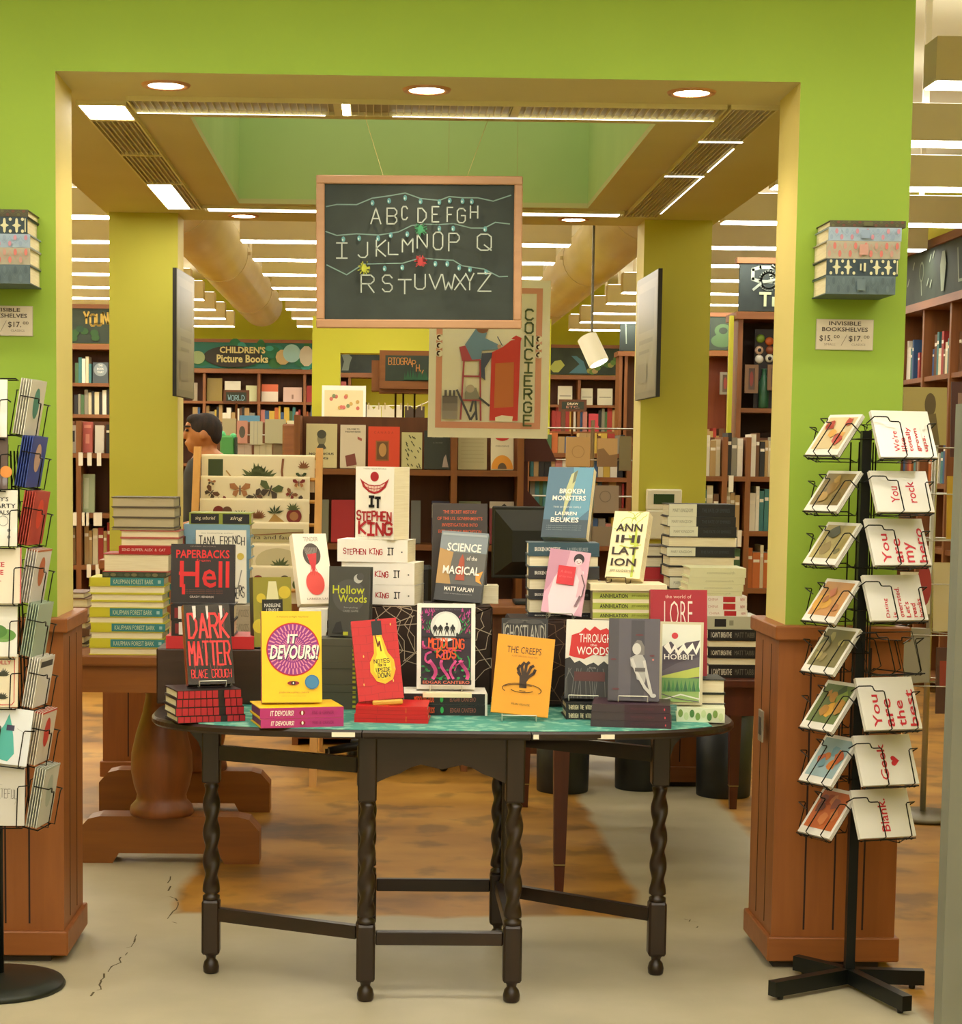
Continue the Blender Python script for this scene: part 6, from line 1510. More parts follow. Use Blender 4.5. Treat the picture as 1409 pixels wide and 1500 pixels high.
# ---- bookcases along the back wall
def chalk_scene(title, kind, seed=1):
    def f(a):
        rn = random.Random(seed)
        if kind == 'teal':
            for k in range(26):
                u = rn.uniform(0, 1); a.ell(u, rn.uniform(.1, .8), rn.uniform(.02, .06), rn.uniform(.1, .3), M(rn.choice(('2f7a68', '3c8f80', '2a6a4a', '356a3c')), .8), 10)
            a.ell(.40, .55, .2, .42, M('33302a', .8)); a.ell(.16, .6, .05, .25, M('8a9a6a', .8)); a.ell(.74, .55, .05, .3, M('b09a6a', .8), 10); a.ell(.80, .4, .06, .35, M('8fb4b0', .8)); a.ell(.9, .5, .05, .4, M('b8b09a', .8), 10)
            m = M('c8bc80', .8); a.text("CHILDREN'S", .31, .16, .62, .42, m, .03); a.text('Picture Books', .29, .48, .64, .78, m, .03)
        elif kind == 'young':
            a.hand('YOUNG', .35, .14, .70, .46, M('c8a850', .8), .022, .05)
            a.ell(.85, .6, .08, .2, M('6a9a4a', .8)); a.ell(.8, .85, .12, .12, M('c8b890', .8))
            for k in range(10): a.ell(rn.uniform(.02, .5), rn.uniform(.55, .95), .05, .1, M(rn.choice(('35582e', '2c4a34')), .8), 8)
        elif kind == 'vase':
            a.ell(.10, .5, .09, .3, M('3f5a50', .8)); a.poly([(.17, .9), (.16, .55), (.19, .3), (.18, .2), (.24, .2), (.23, .3), (.26, .55), (.25, .9)], M('a89a74', .8)); a.poly([(.29, .75), (.34, .5), (.40, .45), (.44, .65), (.38, .92), (.33, .92)], M('a8b05a', .8)); a.poly([(.48, .95), (.58, .6), (.5, .3), (.55, .3), (.62, .5), (.66, .95)], M('4f7a8a', .8))
            for k in range(12): a.ell(.68+.025*k, .85-.04*k+.1*math.sin(k), .03, .1, M(rn.choice(('5a7a3a', '8a8a4a', 'a08a5a', '4a6a34')), .8), 10)
        elif kind == 'guitar':
            a.ell(.72, .72, .2, .2, M('4f6a44', .8)); a.ell(.74, .42, .16, .2, M('4f6a44', .8)); a.ell(.74, .42, .08, .1, SLATEG); a.line([(.3, .2), (.32, .75)], .06, M('6a7a70', .8))
        elif kind == 'travel':
            a.hand('C', .15, .08, .5, .38, M('9aa494', .8), .04); a.ring(.5, .2, .14, .04, M('9aa494', .8)); a.ring(.34, .36, .1, .04, M('9aa494', .8)); a.line([(.16, .55), (.26, .4), (.5, .3), (.72, .28)], .03, M('9aa494', .8)); a.text('Tr', .23, .60, .47, .90, M('b8c49a', .8), .02)
        else:
            for k in range(5): a.line([(.1+.2*k, .2), (.12+.2*k, .8)], .02, M('7a8474', .8))
    return f
HY = 20.6
zb0, zb1 = wz(540, HY, 370), wz(502, HY, 370)
x0, x1 = wx(276, HY, 600), wx(470, HY, 600)
sh = [wz(588, HY, 370), wz(633, HY, 370), wz(680, HY, 370), .75, .3]
divs = [wx(x, HY, 600) for x in (299, 379, 446)]
bookcase('far wooden bookcase under the teal picture-book sign', x0-.15, x1, HY, zb0-.05, sh, divs, .3, (zb0, zb1, chalk_scene('', 'teal'), M('2f6a5c', .8)))
for l, xl, xr, yt, h, dr in (('mustard picture book, far case under the teal sign', 303, 325, 553, '8a7424', None), ('white picture book with a yellow spot, far case under the teal sign', 329, 352, 557, 'd8d2bc', small('d8b040', (.15, .6, .35, .8))), ('pale green picture book, far case under the teal sign', 360, 376, 563, 'c8ca9a', None), ('orange and white picture book, far case under the teal sign', 383, 407, 561, 'e0d2bc', small('d8683c', (0, 0, 1, .42))), ('pink-white picture book, far case under the teal sign', 415, 442, 565, 'd8b8a8', small('9a7a68', (.45, .5, .55, .8))), ('red picture book at the end of the far case under the teal sign', 449, 457, 562, 'b83020', None), ('brown-grey picture book half hidden by the board, far case', 282, 289, 560, '9a8a6a', None)):
    face(l, xl, xr, yt, 586, HY+.06, h, dr, .015, 6, sh[0])
for k, (a, b_) in enumerate(((281, 297), (301, 377), (381, 444), (448, 466))):
    shelfrow('on the upper spine row, bay %s of the teal-sign case' % ('one', 'two', 'three', 'four')[k], wx(a, HY, 610), wx(b_, HY, 610), HY+.05, sh[1], .2, .29, 20+k, .02, .06, .18, group='spine-out books in the teal-sign case')
x0, x1 = wx(800, HY, 600), wx(911, HY, 600)
zb0, zb1 = wz(549, HY, 850), wz(510, HY, 850)
sh = [wz(593, HY, 850), wz(632, HY, 850), wz(680, HY, 850), .75, .3]
bookcase('far wooden bookcase under the chalk vase sign', x0-.3, x1, HY, zb0-.05, sh, [wx(846, HY)], .3, (zb0, zb1, chalk_scene('', 'vase'), SLATEG))
for l, xl, xr, yt in (('cream notebook in the bay by the poster, vase-sign case', 817, 838, 565), ('white notebook with a grey band, middle of the vase-sign case', 851, 868, 568), ('white notebook with a grey band, keypad side of the vase-sign case', 875, 897, 568)):
    face(l, xl, xr, yt, 592, HY+.06, 'd6d0b4', small('9a9680', (.12, .5, .9, .56)), .02, 4, sh[0])
for k, (a, b_) in enumerate(((809, 844), (849, 908))):
    shelfrow('on the spine row, bay %s of the vase-sign case' % ('one', 'two')[k], wx(a, HY, 620), wx(b_, HY, 620), HY+.05, sh[1], .2, .28, 30+k, .025, .06, .18, group='spine-out books in the vase-sign case', skip=((wx(862, HY, 620), wx(878, HY, 620)),))
face('pinkish-red book facing out on the spine row of the vase-sign case', 862, 877, 605, 631, HY+.05, 'c8404a', None, .02, 3, sh[1])

# plain dark sign across the middle of the back wall, seen through the opening of the partition
x0, x1 = wx(484, HY, 530), wx(514, HY, 560); xs_ = wx(650, HY, 530); z0, z1 = wz(546, HY, 520), wz(514, HY, 520)
root = bookcase('far oak case under a plain dark sign, seen through the partition opening', x0, x1, HY, z0-.05, [wz(590, HY, 500), .9, .4], [], .3)
T = MX.Translation(-root.location)
mb = MB(); mb.X = T; mb.box(x0, xs_, HY-.01, HY+.03, z0, z1, SLATE); A = Art(mb, (x0, HY-.01, z1), (xs_-x0, 0, 0), (0, 0, -(z1-z0)), .001)
A.poly([(.10, .9), (.12, .5), (.10, .2), (.15, .1), (.19, .3), (.17, .6), (.16, .9)], M('76827a', .8)); mb.build('sign_board', root)
mb = MB(); mb.X = T; mb.box(x1, xs_, HY-.02, HY+.3, z0-.05, z0, SHELF); mb.build('sign_ledge', root)
face('pinkish red folder in the far oak case under the plain dark sign', 499, 507, 557, 588, HY+.06, 'b8584a', None, .02, 3, wz(590, HY, 500))
# little chalk signs standing on furniture in the middle distance
def minisign(label, xl, xr, yt, yb, Y, dr, zfoot):
    P, B = at(xl, yt, Y), at(xr, yb, Y); w, h = B.x-P.x, P.z-B.z
    root = thing('small_chalk_sign', label, 'sign', (P.x, Y, B.z))
    mb = MB(); mb.box(0, w, 0, .025, 0, h, SHADOWWOOD); A = Art(mb, (.025, 0, h-.02), (w-.05, 0, 0), (0, 0, -(h-.04))); A.rect(0, 0, 1, 1, SLATEG); dr(A); mb.build('panel', root)
    mb = MB(); mb.tube([(w/2, .03, h*.5), (w/2, .03, zfoot-B.z)], .012, SHADOWWOOD, 6); mb.box(w/2-.1, w/2+.1, -.06, .12, zfoot-B.z, zfoot-B.z+.012, SHADOWWOOD); mb.build('post', root)
minisign('small chalk sign with pale blue lettering before the teal-sign case', 327, 365, 571, 591, 17.5, lambda a: a.hand('WORLD', .1, .35, .9, .9, M('8ab4c0', .8), .03, .05), 0)
minisign('small chalk sign with blurred pale words before the vase-sign case', 819, 859, 585, 603, 17.5, lambda a: (a.text('DRAW', .25, .12, .75, .42, CRM, .02), a.text('ETC.', .2, .55, .8, .88, M('c8907a', .8), .02)), 0)

# ---- far bookcase with yellow lettering behind the cut-off spinner
JY = 16.0
x0, x1 = wx(80, JY, 600), wx(205, JY, 600)
zb0, zb1 = wz(503, JY, 130), wz(452, JY, 130)
sh = [wz(561, JY, 130), wz(607, JY, 130), .9, .5, .1]
bookcase('far bookcase under the chalk sign with wavy yellow capitals', x0, x1, JY, zb0-.05, sh, [], .3, (zb0, zb1, lambda a: (chalk_scene('', 'young')(a)), SLATEG))
def book_of(a): a.ell(.5, .35, .44, .32, M('8a9494', .6)); a.text('THE', .36, .1, .64, .2, WHT, .01); a.text('BOOK', .28, .26, .72, .36, WHT, .01); a.text('THAT', .28, .42, .72, .52, WHT, .01)
face('grey book with a pale oval and white capitals, case with wavy yellow letters', 136, 158, 530, 560, JY+.05, '454e50', book_of, .02, 4, sh[0])
shelfrow('on the top shelf of the wavy yellow letter case', wx(108, JY, 550), wx(134, JY, 550), JY+.05, sh[0], .15, .22, 41, .02, .045, .17, ['cream', 'green', 'teal', 'tan', 'white'])
shelfrow('on the second shelf of the wavy yellow letter case', wx(107, JY, 590), wx(165, JY, 590), JY+.05, sh[1], .16, .24, 42, .02, .04, .17, ['cream', 'green', 'black', 'white', 'grey'])
# nearer stand of shelves with paper tags
NY = 11.6
x0, x1 = wx(92, NY, 700), wx(178, NY, 700)
zs_n = [wz(664, NY, 130), wz(752, NY, 130), wz(828, NY, 130), .35, .06]
bookcase('nearer low shelf unit with white paper tags behind the tall trestle stack', x0, x1, NY, 1.62, zs_n, [wx(115, NY, 700)], .3, None, cap=False)
face('coral red book standing on the tagged shelf unit', 121, 135, 616, 661, NY+.05, 'b8584c', small('d88a74', (.15, .1, .85, .2), (.3, .4, .7, .7)), .03, 5, zs_n[0])
face('white tall book on the tagged shelf unit beside the coral red one', 139, 152, 622, 662, NY+.06, 'd8d0bc', None, .03, 5, zs_n[0])
face('pale green patterned book, middle row of the tagged shelf unit', 121, 138, 694, 750, NY+.05, '9aa67e', small('b8c09a', (.1, .1, .5, .9)), .03, 6, zs_n[1])
shelfrow('on the lower row of the tagged shelf unit', wx(121, NY, 790), wx(170, NY, 790), NY+.06, zs_n[2], .2, .27, 44, .02, .04, .17, ['tan', 'brown', 'red', 'cream', 'grey'])
shelfrow('on the top row of the tagged shelf unit', wx(153, NY, 640), wx(172, NY, 640), NY+.06, zs_n[0], .15, .2, 45, .02, .03, .17, ['black', 'cream', 'brown'])
shelfrow('in the narrow bay of the tagged shelf unit', wx(101, NY, 790), wx(114, NY, 790), NY+.06, zs_n[2], .2, .26, 46, .02, .03, .17, ['yellow', 'brown', 'tan'])
face('white round-cornered pack on the tagged shelf unit top row', 103, 112, 600, 640, NY+.07, 'd8cfb8', small('3a3a34', (.3, .2, .7, .6)), .03, 4, zs_n[0])
for k, (xt, yt) in enumerate(((118, 664), (131, 666), (145, 665), (109, 755), (123, 752), (127, 748), (140, 750), (146, 750), (130, 828), (143, 826))):
    P = at(xt, yt, NY-.004); mb = MB(); mb.box(-.013, .013, -.002, .0, -.075, .006, CREAMP); mb.box(-.013, .013, -.002, .03, .004, .006, CREAMP)
    tag(mb.build('shelf_tag', None, (P.x, NY-.001, zs_n[0 if yt < 700 else 1 if yt < 800 else 2]+.0)), '%s white paper tag from the left on the %s shelf edge of the tagged unit' % (ORD[(k if k < 3 else k-3 if k < 8 else k-8)], ('upper', 'middle', 'lower')[0 if yt < 700 else 1 if yt < 800 else 2]), 'shelf tag', 'white paper shelf tags')

# ---- right side: low slanted unit, two tall sign cases
OY = 11.0
x0, x1 = wx(1020, OY, 760), wx(1150, OY, 760)
zo = [wz(698, OY, 1080), wz(778, OY, 1080), wz(862, OY, 1080), .35, .05]
bookcase('low oak shelf unit of old books beside the keypad column', x0, x1, OY, wz(640, OY, 1080), zo, [wx(1060, OY, 760), wx(1094, OY, 760)], .3, None, cap=False)
for k, (a, b_) in enumerate(((1030, 1058), (1062, 1092), (1096, 1142))):
    nm = ('first', 'second', 'third')[k]
    shelfrow('on the top row, %s bay of low oak unit' % nm, wx(a, OY, 660), wx(b_, OY, 660), OY+.03, zo[0], .2, .25, 50+k, .018, .045, .18, ['cream', 'tan', 'white', 'brown', 'black', 'grey'], group='old books in the low oak unit')
    shelfrow('on the middle row, %s bay of low oak unit' % nm, wx(a, OY, 740), wx(b_-(14 if k == 2 else 0), OY, 740), OY+.03, zo[1], .2, .26, 60+k, .018, .04, .18, ['cream', 'tan', 'teal', 'brown', 'red', 'white'], group='old books in the low oak unit')
    shelfrow('on the lower row, %s bay of low oak unit' % nm, wx(a, OY, 820), wx(b_-(8 if k == 2 else 0), OY, 820), OY+.03, zo[2], .2, .26, 70+k, .02, .045, .18, ['tan', 'green', 'orange', 'cream', 'brown'], group='old books in the low oak unit')
for k, (xt, z) in enumerate(((1071, zo[0]), (1079, zo[1]), (1085, zo[1]))):
    P = at(xt, 700, OY); mb = MB(); mb.box(-.014, .014, -.002, .0, -.09, .006, CREAMP); mb.box(-.014, .014, -.002, .03, .004, .006, CREAMP)
    tag(mb.build('shelf_tag', None, (P.x, OY+.003, z)), '%s white paper tag from the left on the low oak unit' % ORD[k], 'shelf tag', 'white tags on the low oak unit')
VY = 12.15
x0, x1 = wx(1081, VY, 500), wx(1205, VY, 500)
zb0, zb1 = wz(456, VY, 1110), wz(386, VY, 1110)
zv = [wz(598, VY, 1110), .9, .5, .1]
bookcase('tall oak display case under the chalk sign with two big pale letters', x0, x1, VY, zb0-.05, zv, [], .35, (zb0, zb1, chalk_scene('', 'travel'), SLATE), back=M('3a2414', .7))
struct(MB().box(x0-.05, x0-.025, VY+.02, VY+.06, 0, 2.34, BACKY), 'trim_1')
for l, x, y, h, dr in (('green round magnet', 1114, 496, '7a9a30', None), ('orange round magnet', 1127, 500, 'c8622a', None), ('eye-shaped magnet', 1112, 513, 'd8b89a', 1), ('brown round magnet', 1128, 513, '8a4a2a', None), ('white square magnet', 1112, 526, 'd8d4c4', None), ('skull-like white magnet', 1127, 525, 'c8c4ac', 2)):
    P = at(x, y, VY+.06); mb = MB(); mb.sm = True
    mb.X = MX.Translation(P) @ MX.Rotation(R(90), 4, 'X')
    mb.lathe([(.026, -.006), (.028, 0), (.02, .008), (.004, .011)], M(h, .4), 14); mb.sm = False
    if dr: mb.lathe([(.012, .009), (.012, .013)], BLK, 10)
    tag(mb.build('magnet'), l + ' on the dark board in the display case', 'magnet', 'magnets on the dark board')
P0, P1 = at(1106, 482, VY+.07), at(1142, 545, VY+.07)
mb = MB(); mb.box(P0.x, P1.x, VY+.067, VY+.08, zv[0]+.001, P0.z, M('241c18', .6)); tag(mb.build('magnet_board'), 'dark board of round magnets inside the tall display case', 'board')
P = at(1118, 598, VY+.03); mb = MB(); mb.lathe([(.03, 0), (.032, .01), (.032, .16), (.014, .21), (.014, .24), (.017, .25)], M('2a5a3c', .3), 16); tag(mb.build('green_bottle', None, (P.x, VY+.035, zv[0]+.001)), 'dark green bottle-like vase standing below the magnets', 'bottle')
def pframe(label, xl, xr, yt, yb, Y, zfoot, h='7a5a3c'):
    P, B = at(xl, yt, Y), at(xr, yb, Y); w, hh = B.x-P.x, P.z-B.z
    root = thing('picture_frame', label, 'picture frame', (P.x, Y, B.z))
    mb = MB(); f = .022
    for a in ((0, w, 0, f), (0, w, hh-f, hh), (0, f, f, hh-f), (w-f, w, f, hh-f)): mb.box(a[0], a[1], 0, .02, a[2], a[3], M(h, .5))
    mb.build('frame', root); mb = MB(); mb.box(f, w-f, .008, .014, f, hh-f, M('5a4438', .5)); A = Art(mb, (f, .008, hh-f), (w-2*f, 0, 0), (0, 0, -(hh-2*f))); A.ell(.5, .5, .3, .35, M('8a3a30', .5)); mb.build('picture', root)
    return root
pframe('brown picture frame hanging on the side of the tall display case', 1092, 1110, 534, 576, VY-.022, 0)
pframe('second brown picture frame of the tall display case, by the green bottle', 1125, 1143, 534, 572, VY-.022, 0)
shelfrow('on the shelf below the green bottle', wx(1095, VY, 640), wx(1150, VY, 640), VY+.05, 1.42, .12, .18, 77, .02, .04, .15, ['red', 'cream', 'brown', 'grey'])
UY = 16.5
x0, x1 = wx(1000, UY, 500), wx(1079, UY, 500); zb0, zb1 = wz(513, UY, 1060), wz(464, UY, 1060)
bookcase('tall dark oak case under the chalk guitar sign', x0, x1, UY, zb0-.05, [1.5, 1.1, .7, .3], [], .3, (zb0, zb1, chalk_scene('', 'guitar'), SLATEG), back=wood('orange_back_panel', '8a3f16', '9c4c1e', 'z', .5))
pframe('grey framed print on the case under the chalk guitar sign', 1055, 1070, 545, 578, UY-.022, 0, '7c7466')
shelfrow('in the case under the chalk guitar sign', x0+.05, x1-.05, UY+.05, 1.5, .14, .22, 81, .02, .05, .15, ['orange', 'brown', 'red', 'tan'])
WY = 18.6
x0, x1 = wx(908, WY, 500), wx(985, WY, 500); zb0, zb1 = wz(514, WY, 920), wz(461, WY, 920)
bookcase('tall oak case just behind the keypad column with a dark sign', x0, x1, WY, zb0-.05, [1.6, 1.2, .8, .4], [wx(918, WY, 500)], .3, (zb0, zb1, chalk_scene('', 'x'), M('262f28', .8)))
# ---- case along the right hand wall, seen along its length
def sidecase():
    x = 3.40; ya, yb_ = 9.8, 13.4
    root = thing('bookcase', 'oak wall case with a long chalk sign beyond the spinner pillar', 'bookcase', (x, ya, 0))
    T = MX.Translation(V((-x, -ya, 0)))
    def part(n, *b, m=SHELFZ):
        mb = MB(); mb.X = T; mb.box(*b, m); mb.build(n, root)
    zt = wz(462, 12.6, 1330); zs0 = wz(378, 12.6, 1330)
    part('back_panel', x+.33, x+.345, ya, yb_, 0, zt, m=SHADOWWOOD)
    part('top_board', x-.03, x+.33, ya, yb_, zt, zt+.05, m=wood('shelf_wood_deep', '7c4a22', '8f592a', 'y', .5))
    for k in range(7):
        y = ya+.01+k*.585; part('divider', x, x+.33, y, y+.035, 0, zt)
    for z in (.1, .5, .9, 1.3, zt-.42): part('shelf', x+.01, x+.33, ya, yb_, z-.03, z)
    mb = MB(); mb.X = T; mb.box(x-.01, x+.02, ya, yb_, zt+.05, zs0, SLATEG)
    A = Art(mb, (x-.01, yb_, zs0), (0, -(yb_-ya), 0), (0, 0, -(zs0-zt-.05)), .001); c = M('8f9a84', .8)
    A.ring(.33, .4, .012, .004, c, 18, .18); A.line([(.33, .6), (.335, .85)], .004, c)
    for u, v in ((.38, .25), (.40, .2), (.37, .7), (.39, .75), (.28, .3), (.25, .6)): A.line([(u, v), (u+.008, v-.12)], .004, c)
    A.poly([(.46, .9), (.45, .4), (.46, .15), (.475, .15), (.485, .4), (.475, .9)], c); A.line([(.55, .2), (.56, .8), (.6, .8)], .005, c)
    mb.build('sign_board', root); part('sign_cap', x-.03, x+.05, ya, yb_, zs0, zs0+.05, m=wood('shelf_wood_deep', '7c4a22', '8f592a', 'y', .5))
    return x, ya, zt
x, ya, zt = sidecase()
rn = random.Random(8)
for r_, z in enumerate((zt-.42, 1.3)):
    y = ya+.06; cnt = {}
    while y < 13.2:
        w = rn.uniform(.025, .06); c = rn.choice(['red', 'cream', 'blue', 'orange', 'brown', 'teal', 'white'])
        if (y-ya-.01) % .585 > .04 and (y-ya-.01+w) % .585 > .04 and rn.random() < .8:
            cnt[c] = cnt.get(c, 0)+1
            o = bpy.data.objects.new('book', unit(c)); C.objects.link(o); o.rotation_euler = (0, 0, R(-90)); o.location = (x+.05, y+w/2, z+.0008); o.scale = (w-.002, .17, rn.uniform(.16, .28))
            tag(o, '%s %s book from the near end, %s row of the wall case beyond the spinner' % (ORD[cnt[c]-1], c, ('upper', 'lower')[r_]), 'book', 'books in the wall case beyond the spinner')
        y += w
# ---- grey wire spinner beyond the pillar
WQ = at(1380, 1140, 7.3); WX, WYY = WQ.x, 7.55
root = thing('wire_spinner_rack', 'grey wire spinner of prints and pouches beyond the oak pillar base', 'display rack', (WX, WYY, 0))
mb = MB(); mb.lathe([(.15, 0), (.16, .01), (.15, .02), (.03, .03)], M('6a624c', .4, .5), 30); mb.build('base', root)
mb = MB(); mb.lathe([(.012, .03), (.012, 1.62)], STEEL, 10); mb.build('pole', root)
mb = MB()
for z in (.55, .75, .95, 1.12, 1.30, 1.48):
    mb.tube([(-.2, -.14, z), (.14, -.16, z), (.2, .1, z), (-.1, .2, z)], .0025, STEEL, 6, True)
    for q in ((-.2, -.14), (.14, -.16), (.2, .1)): mb.tube([(0, 0, z), (*q, z)], .0025, STEEL, 6)
mb.build('wire_tier', root)
for l, xl, xr, yt, yb, h, dr, dy in (('beige print with a brown seated shape, top of the grey wire spinner', 1322, 1386, 568, 652, 'a8985a', lambda a: (a.ell(.62, .3, .13, .2, M('5c4c2c', .5)), a.poly([(.3, 1), (.45, .5), (.75, .45), (.85, 1)], M('6a5a34', .5))), -.17), ('dark maroon album at the top of the grey wire spinner', 1392, 1440, 560, 670, '4a2420', small('8a6a5a', (.2, .15, 1, .8)), -.10), ('mustard yellow folder in the grey wire spinner', 1386, 1440, 698, 790, 'b8921e', None, -.14),
        ('white print with a red disc in the grey wire spinner', 1318, 1362, 838, 900, 'd4ccb4', lambda a: a.ell(.8, .3, .24, .5, M('9a2a2a', .5)), -.16), ('large cream paper bag in the grey wire spinner', 1366, 1450, 824, 925, 'c4b68c', lambda a: a.text('E.Pa', .3, .3, .8, .42, M('8a7c58', .5)), -.12), ('dark red glossy pouch, lower tier of the grey wire spinner', 1370, 1404, 948, 1046, '4c2c22', small('8a3020', (.15, .2, .9, .6)), -.16), ('grey envelope hanging in the grey wire spinner', 1318, 1362, 920, 1000, '8f8a7a', None, -.15)):
    face(l, xl, xr, yt, yb, WYY+dy, h, dr, .008, 4, None).name = 'packet'

# ---- card and bag racks in the middle distance, between the reader and the hutch
def rackcards(label, X0, Y, z0, items):
    root = thing('wire_rack', label, 'display rack', (X0, Y, 0))
    mb = MB(); mb.lathe([(.18, 0), (.18, .02), (.02, .03)], M('4a4436', .5, .4), 20); mb.tube([(0, 0, .02), (0, 0, z0)], .012, STEEL, 8); mb.build('stand', root)
    mb = MB()
    for z in (1.2, 1.42, z0-.05): mb.tube([(-.35, -.05, z), (.35, -.05, z), (.35, .12, z), (-.35, .12, z)], .004, STEEL, 5, True); mb.tube([(-.35, .0, z), (.35, .0, z)], .004, STEEL, 5)
    mb.build('wire_tier', root)
    for l, xl, xr, yt, yb, h, dr in items: face(l, xl, xr, yt, yb, Y-.07, h, dr, .03, 4, None).name = 'packet'
Y = 13.6
rackcards('wire rack of grey packets between the reading person and the hutch', wx(375, Y, 640), Y, 1.62, [
    ('tan flat packet nearest the reading person', 325, 345, 614, 672, 'a0946c', None), ('pink packet with a dark bird shape', 347, 362, 617, 650, 'b07a64', lambda a: a.ell(.5, .5, .3, .26, M('4a4434', .6))), ('pale striped packet in the grey packet rack', 366, 384, 618, 652, 'a8a284', small('8a8a78', (.3, 0, .34, 1), (.6, 0, .64, 1))), ('grey-green packet beside the striped one', 388, 418, 615, 650, 'a09a78', None),
    ('lower pink-grey packet in the grey packet rack', 347, 368, 650, 690, 'a08a74', small('8a7a68', (.5, 0, .53, 1))), ('lower beige packet in the middle', 372, 398, 650, 690, 'a89c78', small('8a7f60', (.3, 0, .33, 1), (.65, 0, .68, 1))), ('lower brown packet in the grey packet rack', 400, 421, 650, 690, '6f5c3c', None), ('white crumpled bag hanging from the rack', 420, 432, 617, 655, 'cfc6a4', None)])
face('blue flat pack lying above the striped packet', 351, 380, 609, 618, 14.2, '5a8fae', None, .03, 2, None).name = 'packet'
mbx = MB(); q = at(365, 618, 14.2); mbx.bbox(-.35, .35, -.05, .35, 0, q.z-.002, SHADOWWOOD, .01); tag(mbx.build('display_plinth', None, (q.x, 14.2, 0)), 'brown plinth behind the wire rack of grey packets', 'plinth')
Y = 11.6
rackcards('wire rack of kraft packets behind the blue-grey feather book', wx(868, Y, 640), Y, 1.66, [
    ('kraft packet with a faint swirl', 829, 864, 641, 684, 'b08a50', lambda a: a.ring(.5, .5, .25, .03, M('9a7640', .6))), ('kraft packet with a brown mountain shape', 875, 904, 643, 684, 'b08a50', lambda a: a.poly([(0, .4), (.3, .35), (.6, .6), (1, .55), (1, 1), (0, 1)], M('7a5a30', .6))), ('grey-brown paper bag with a faint flower', 870, 906, 712, 752, '86745a', lambda a: a.ring(.45, .4, .22, .03, M('6a5a44', .6))), ('grey-brown paper bag below the faint flower bag', 868, 905, 772, 800, '7c6c52', None), ('olive packet at the column side', 907, 924, 640, 690, '6f6238', None)])
shelfy = 12.2
bx0, bx1 = wx(768, shelfy, 700), wx(925, shelfy, 700)
zk1 = [wz(664, shelfy, 850), wz(699, shelfy, 850), wz(744, shelfy, 850), wz(800, shelfy, 850), .4]
bookcase('low cluttered shelf unit behind the kraft packet rack', bx0, bx1, shelfy, wz(640, shelfy, 850), zk1, [], .3, None, cap=False)
for k, z in enumerate(zk1[:4]):
    shelfrow('on row %s of the cluttered unit behind the kraft packets' % ('one', 'two', 'three', 'four')[k], bx0+.04, bx1-.04, shelfy+.04, z, .10 if k < 2 else .14, .13 if k < 2 else .19, 90+k, .02, .05, .17, None, .06, group='books in the cluttered unit')
# dark red sloping panels at the end of the hutch
mb = MB()
for yt, yb, x0_, x1_ in ((640, 676, 768, 815), (715, 745, 766, 795)):
    P = [at(x0_, yt, 9.62), at(x0_+(30 if yt < 700 else 3), yt, 9.62), at(x1_, yb, 9.62), at(x0_, yb, 9.62)]
    mb.prism([(p.x, p.z) for p in P], 9.60, 9.62, M('4a1c14', .6), 'y')
q = at(770, 700, 9.62); mb.box(q.x-.02, q.x+.01, 9.62, 9.66, 0, at(770, 640, 9.62).z, M('4a1c14', .6))
tag(mb.build('sloping_display_panel'), 'dark red sloping panels on a post beside the hutch', 'panel')
# bag display and counter papers near the column
mb = MB(); mb.X = MX.Translation(at(331, 652, 12.0)); mb.bbox(-.035, .055, -.03, .03, -.09, .06, M('4f9a4c', .6), .012); mb.ball((-.03, 0, .06), (.03, .03, .03), M('48b06a', .6)); mb.ball((.045, 0, .05), (.022, .03, .025), M('48b06a', .6)); mb.box(.055, .07, -.03, .03, -.09, .05, M('2a3a2a', .6)); mb.box(-.03, .05, -.03, .03, -.9, -.09, SHADOWWOOD)  # boxy crumpled green packet with a dark edge
mb.box(-.12, .12, -.1, .1, -at(331, 652, 12.0).z, -.88, SHADOWWOOD)
tag(mb.build('green_packet_stand'), 'green crumpled packet on a dark stand behind the reading person', 'toy')

tag(FARMB.build('shelf_books'), 'rows of small spine-out books on the farthest shelves along the back of the shop', 'books', None, 'stuff')

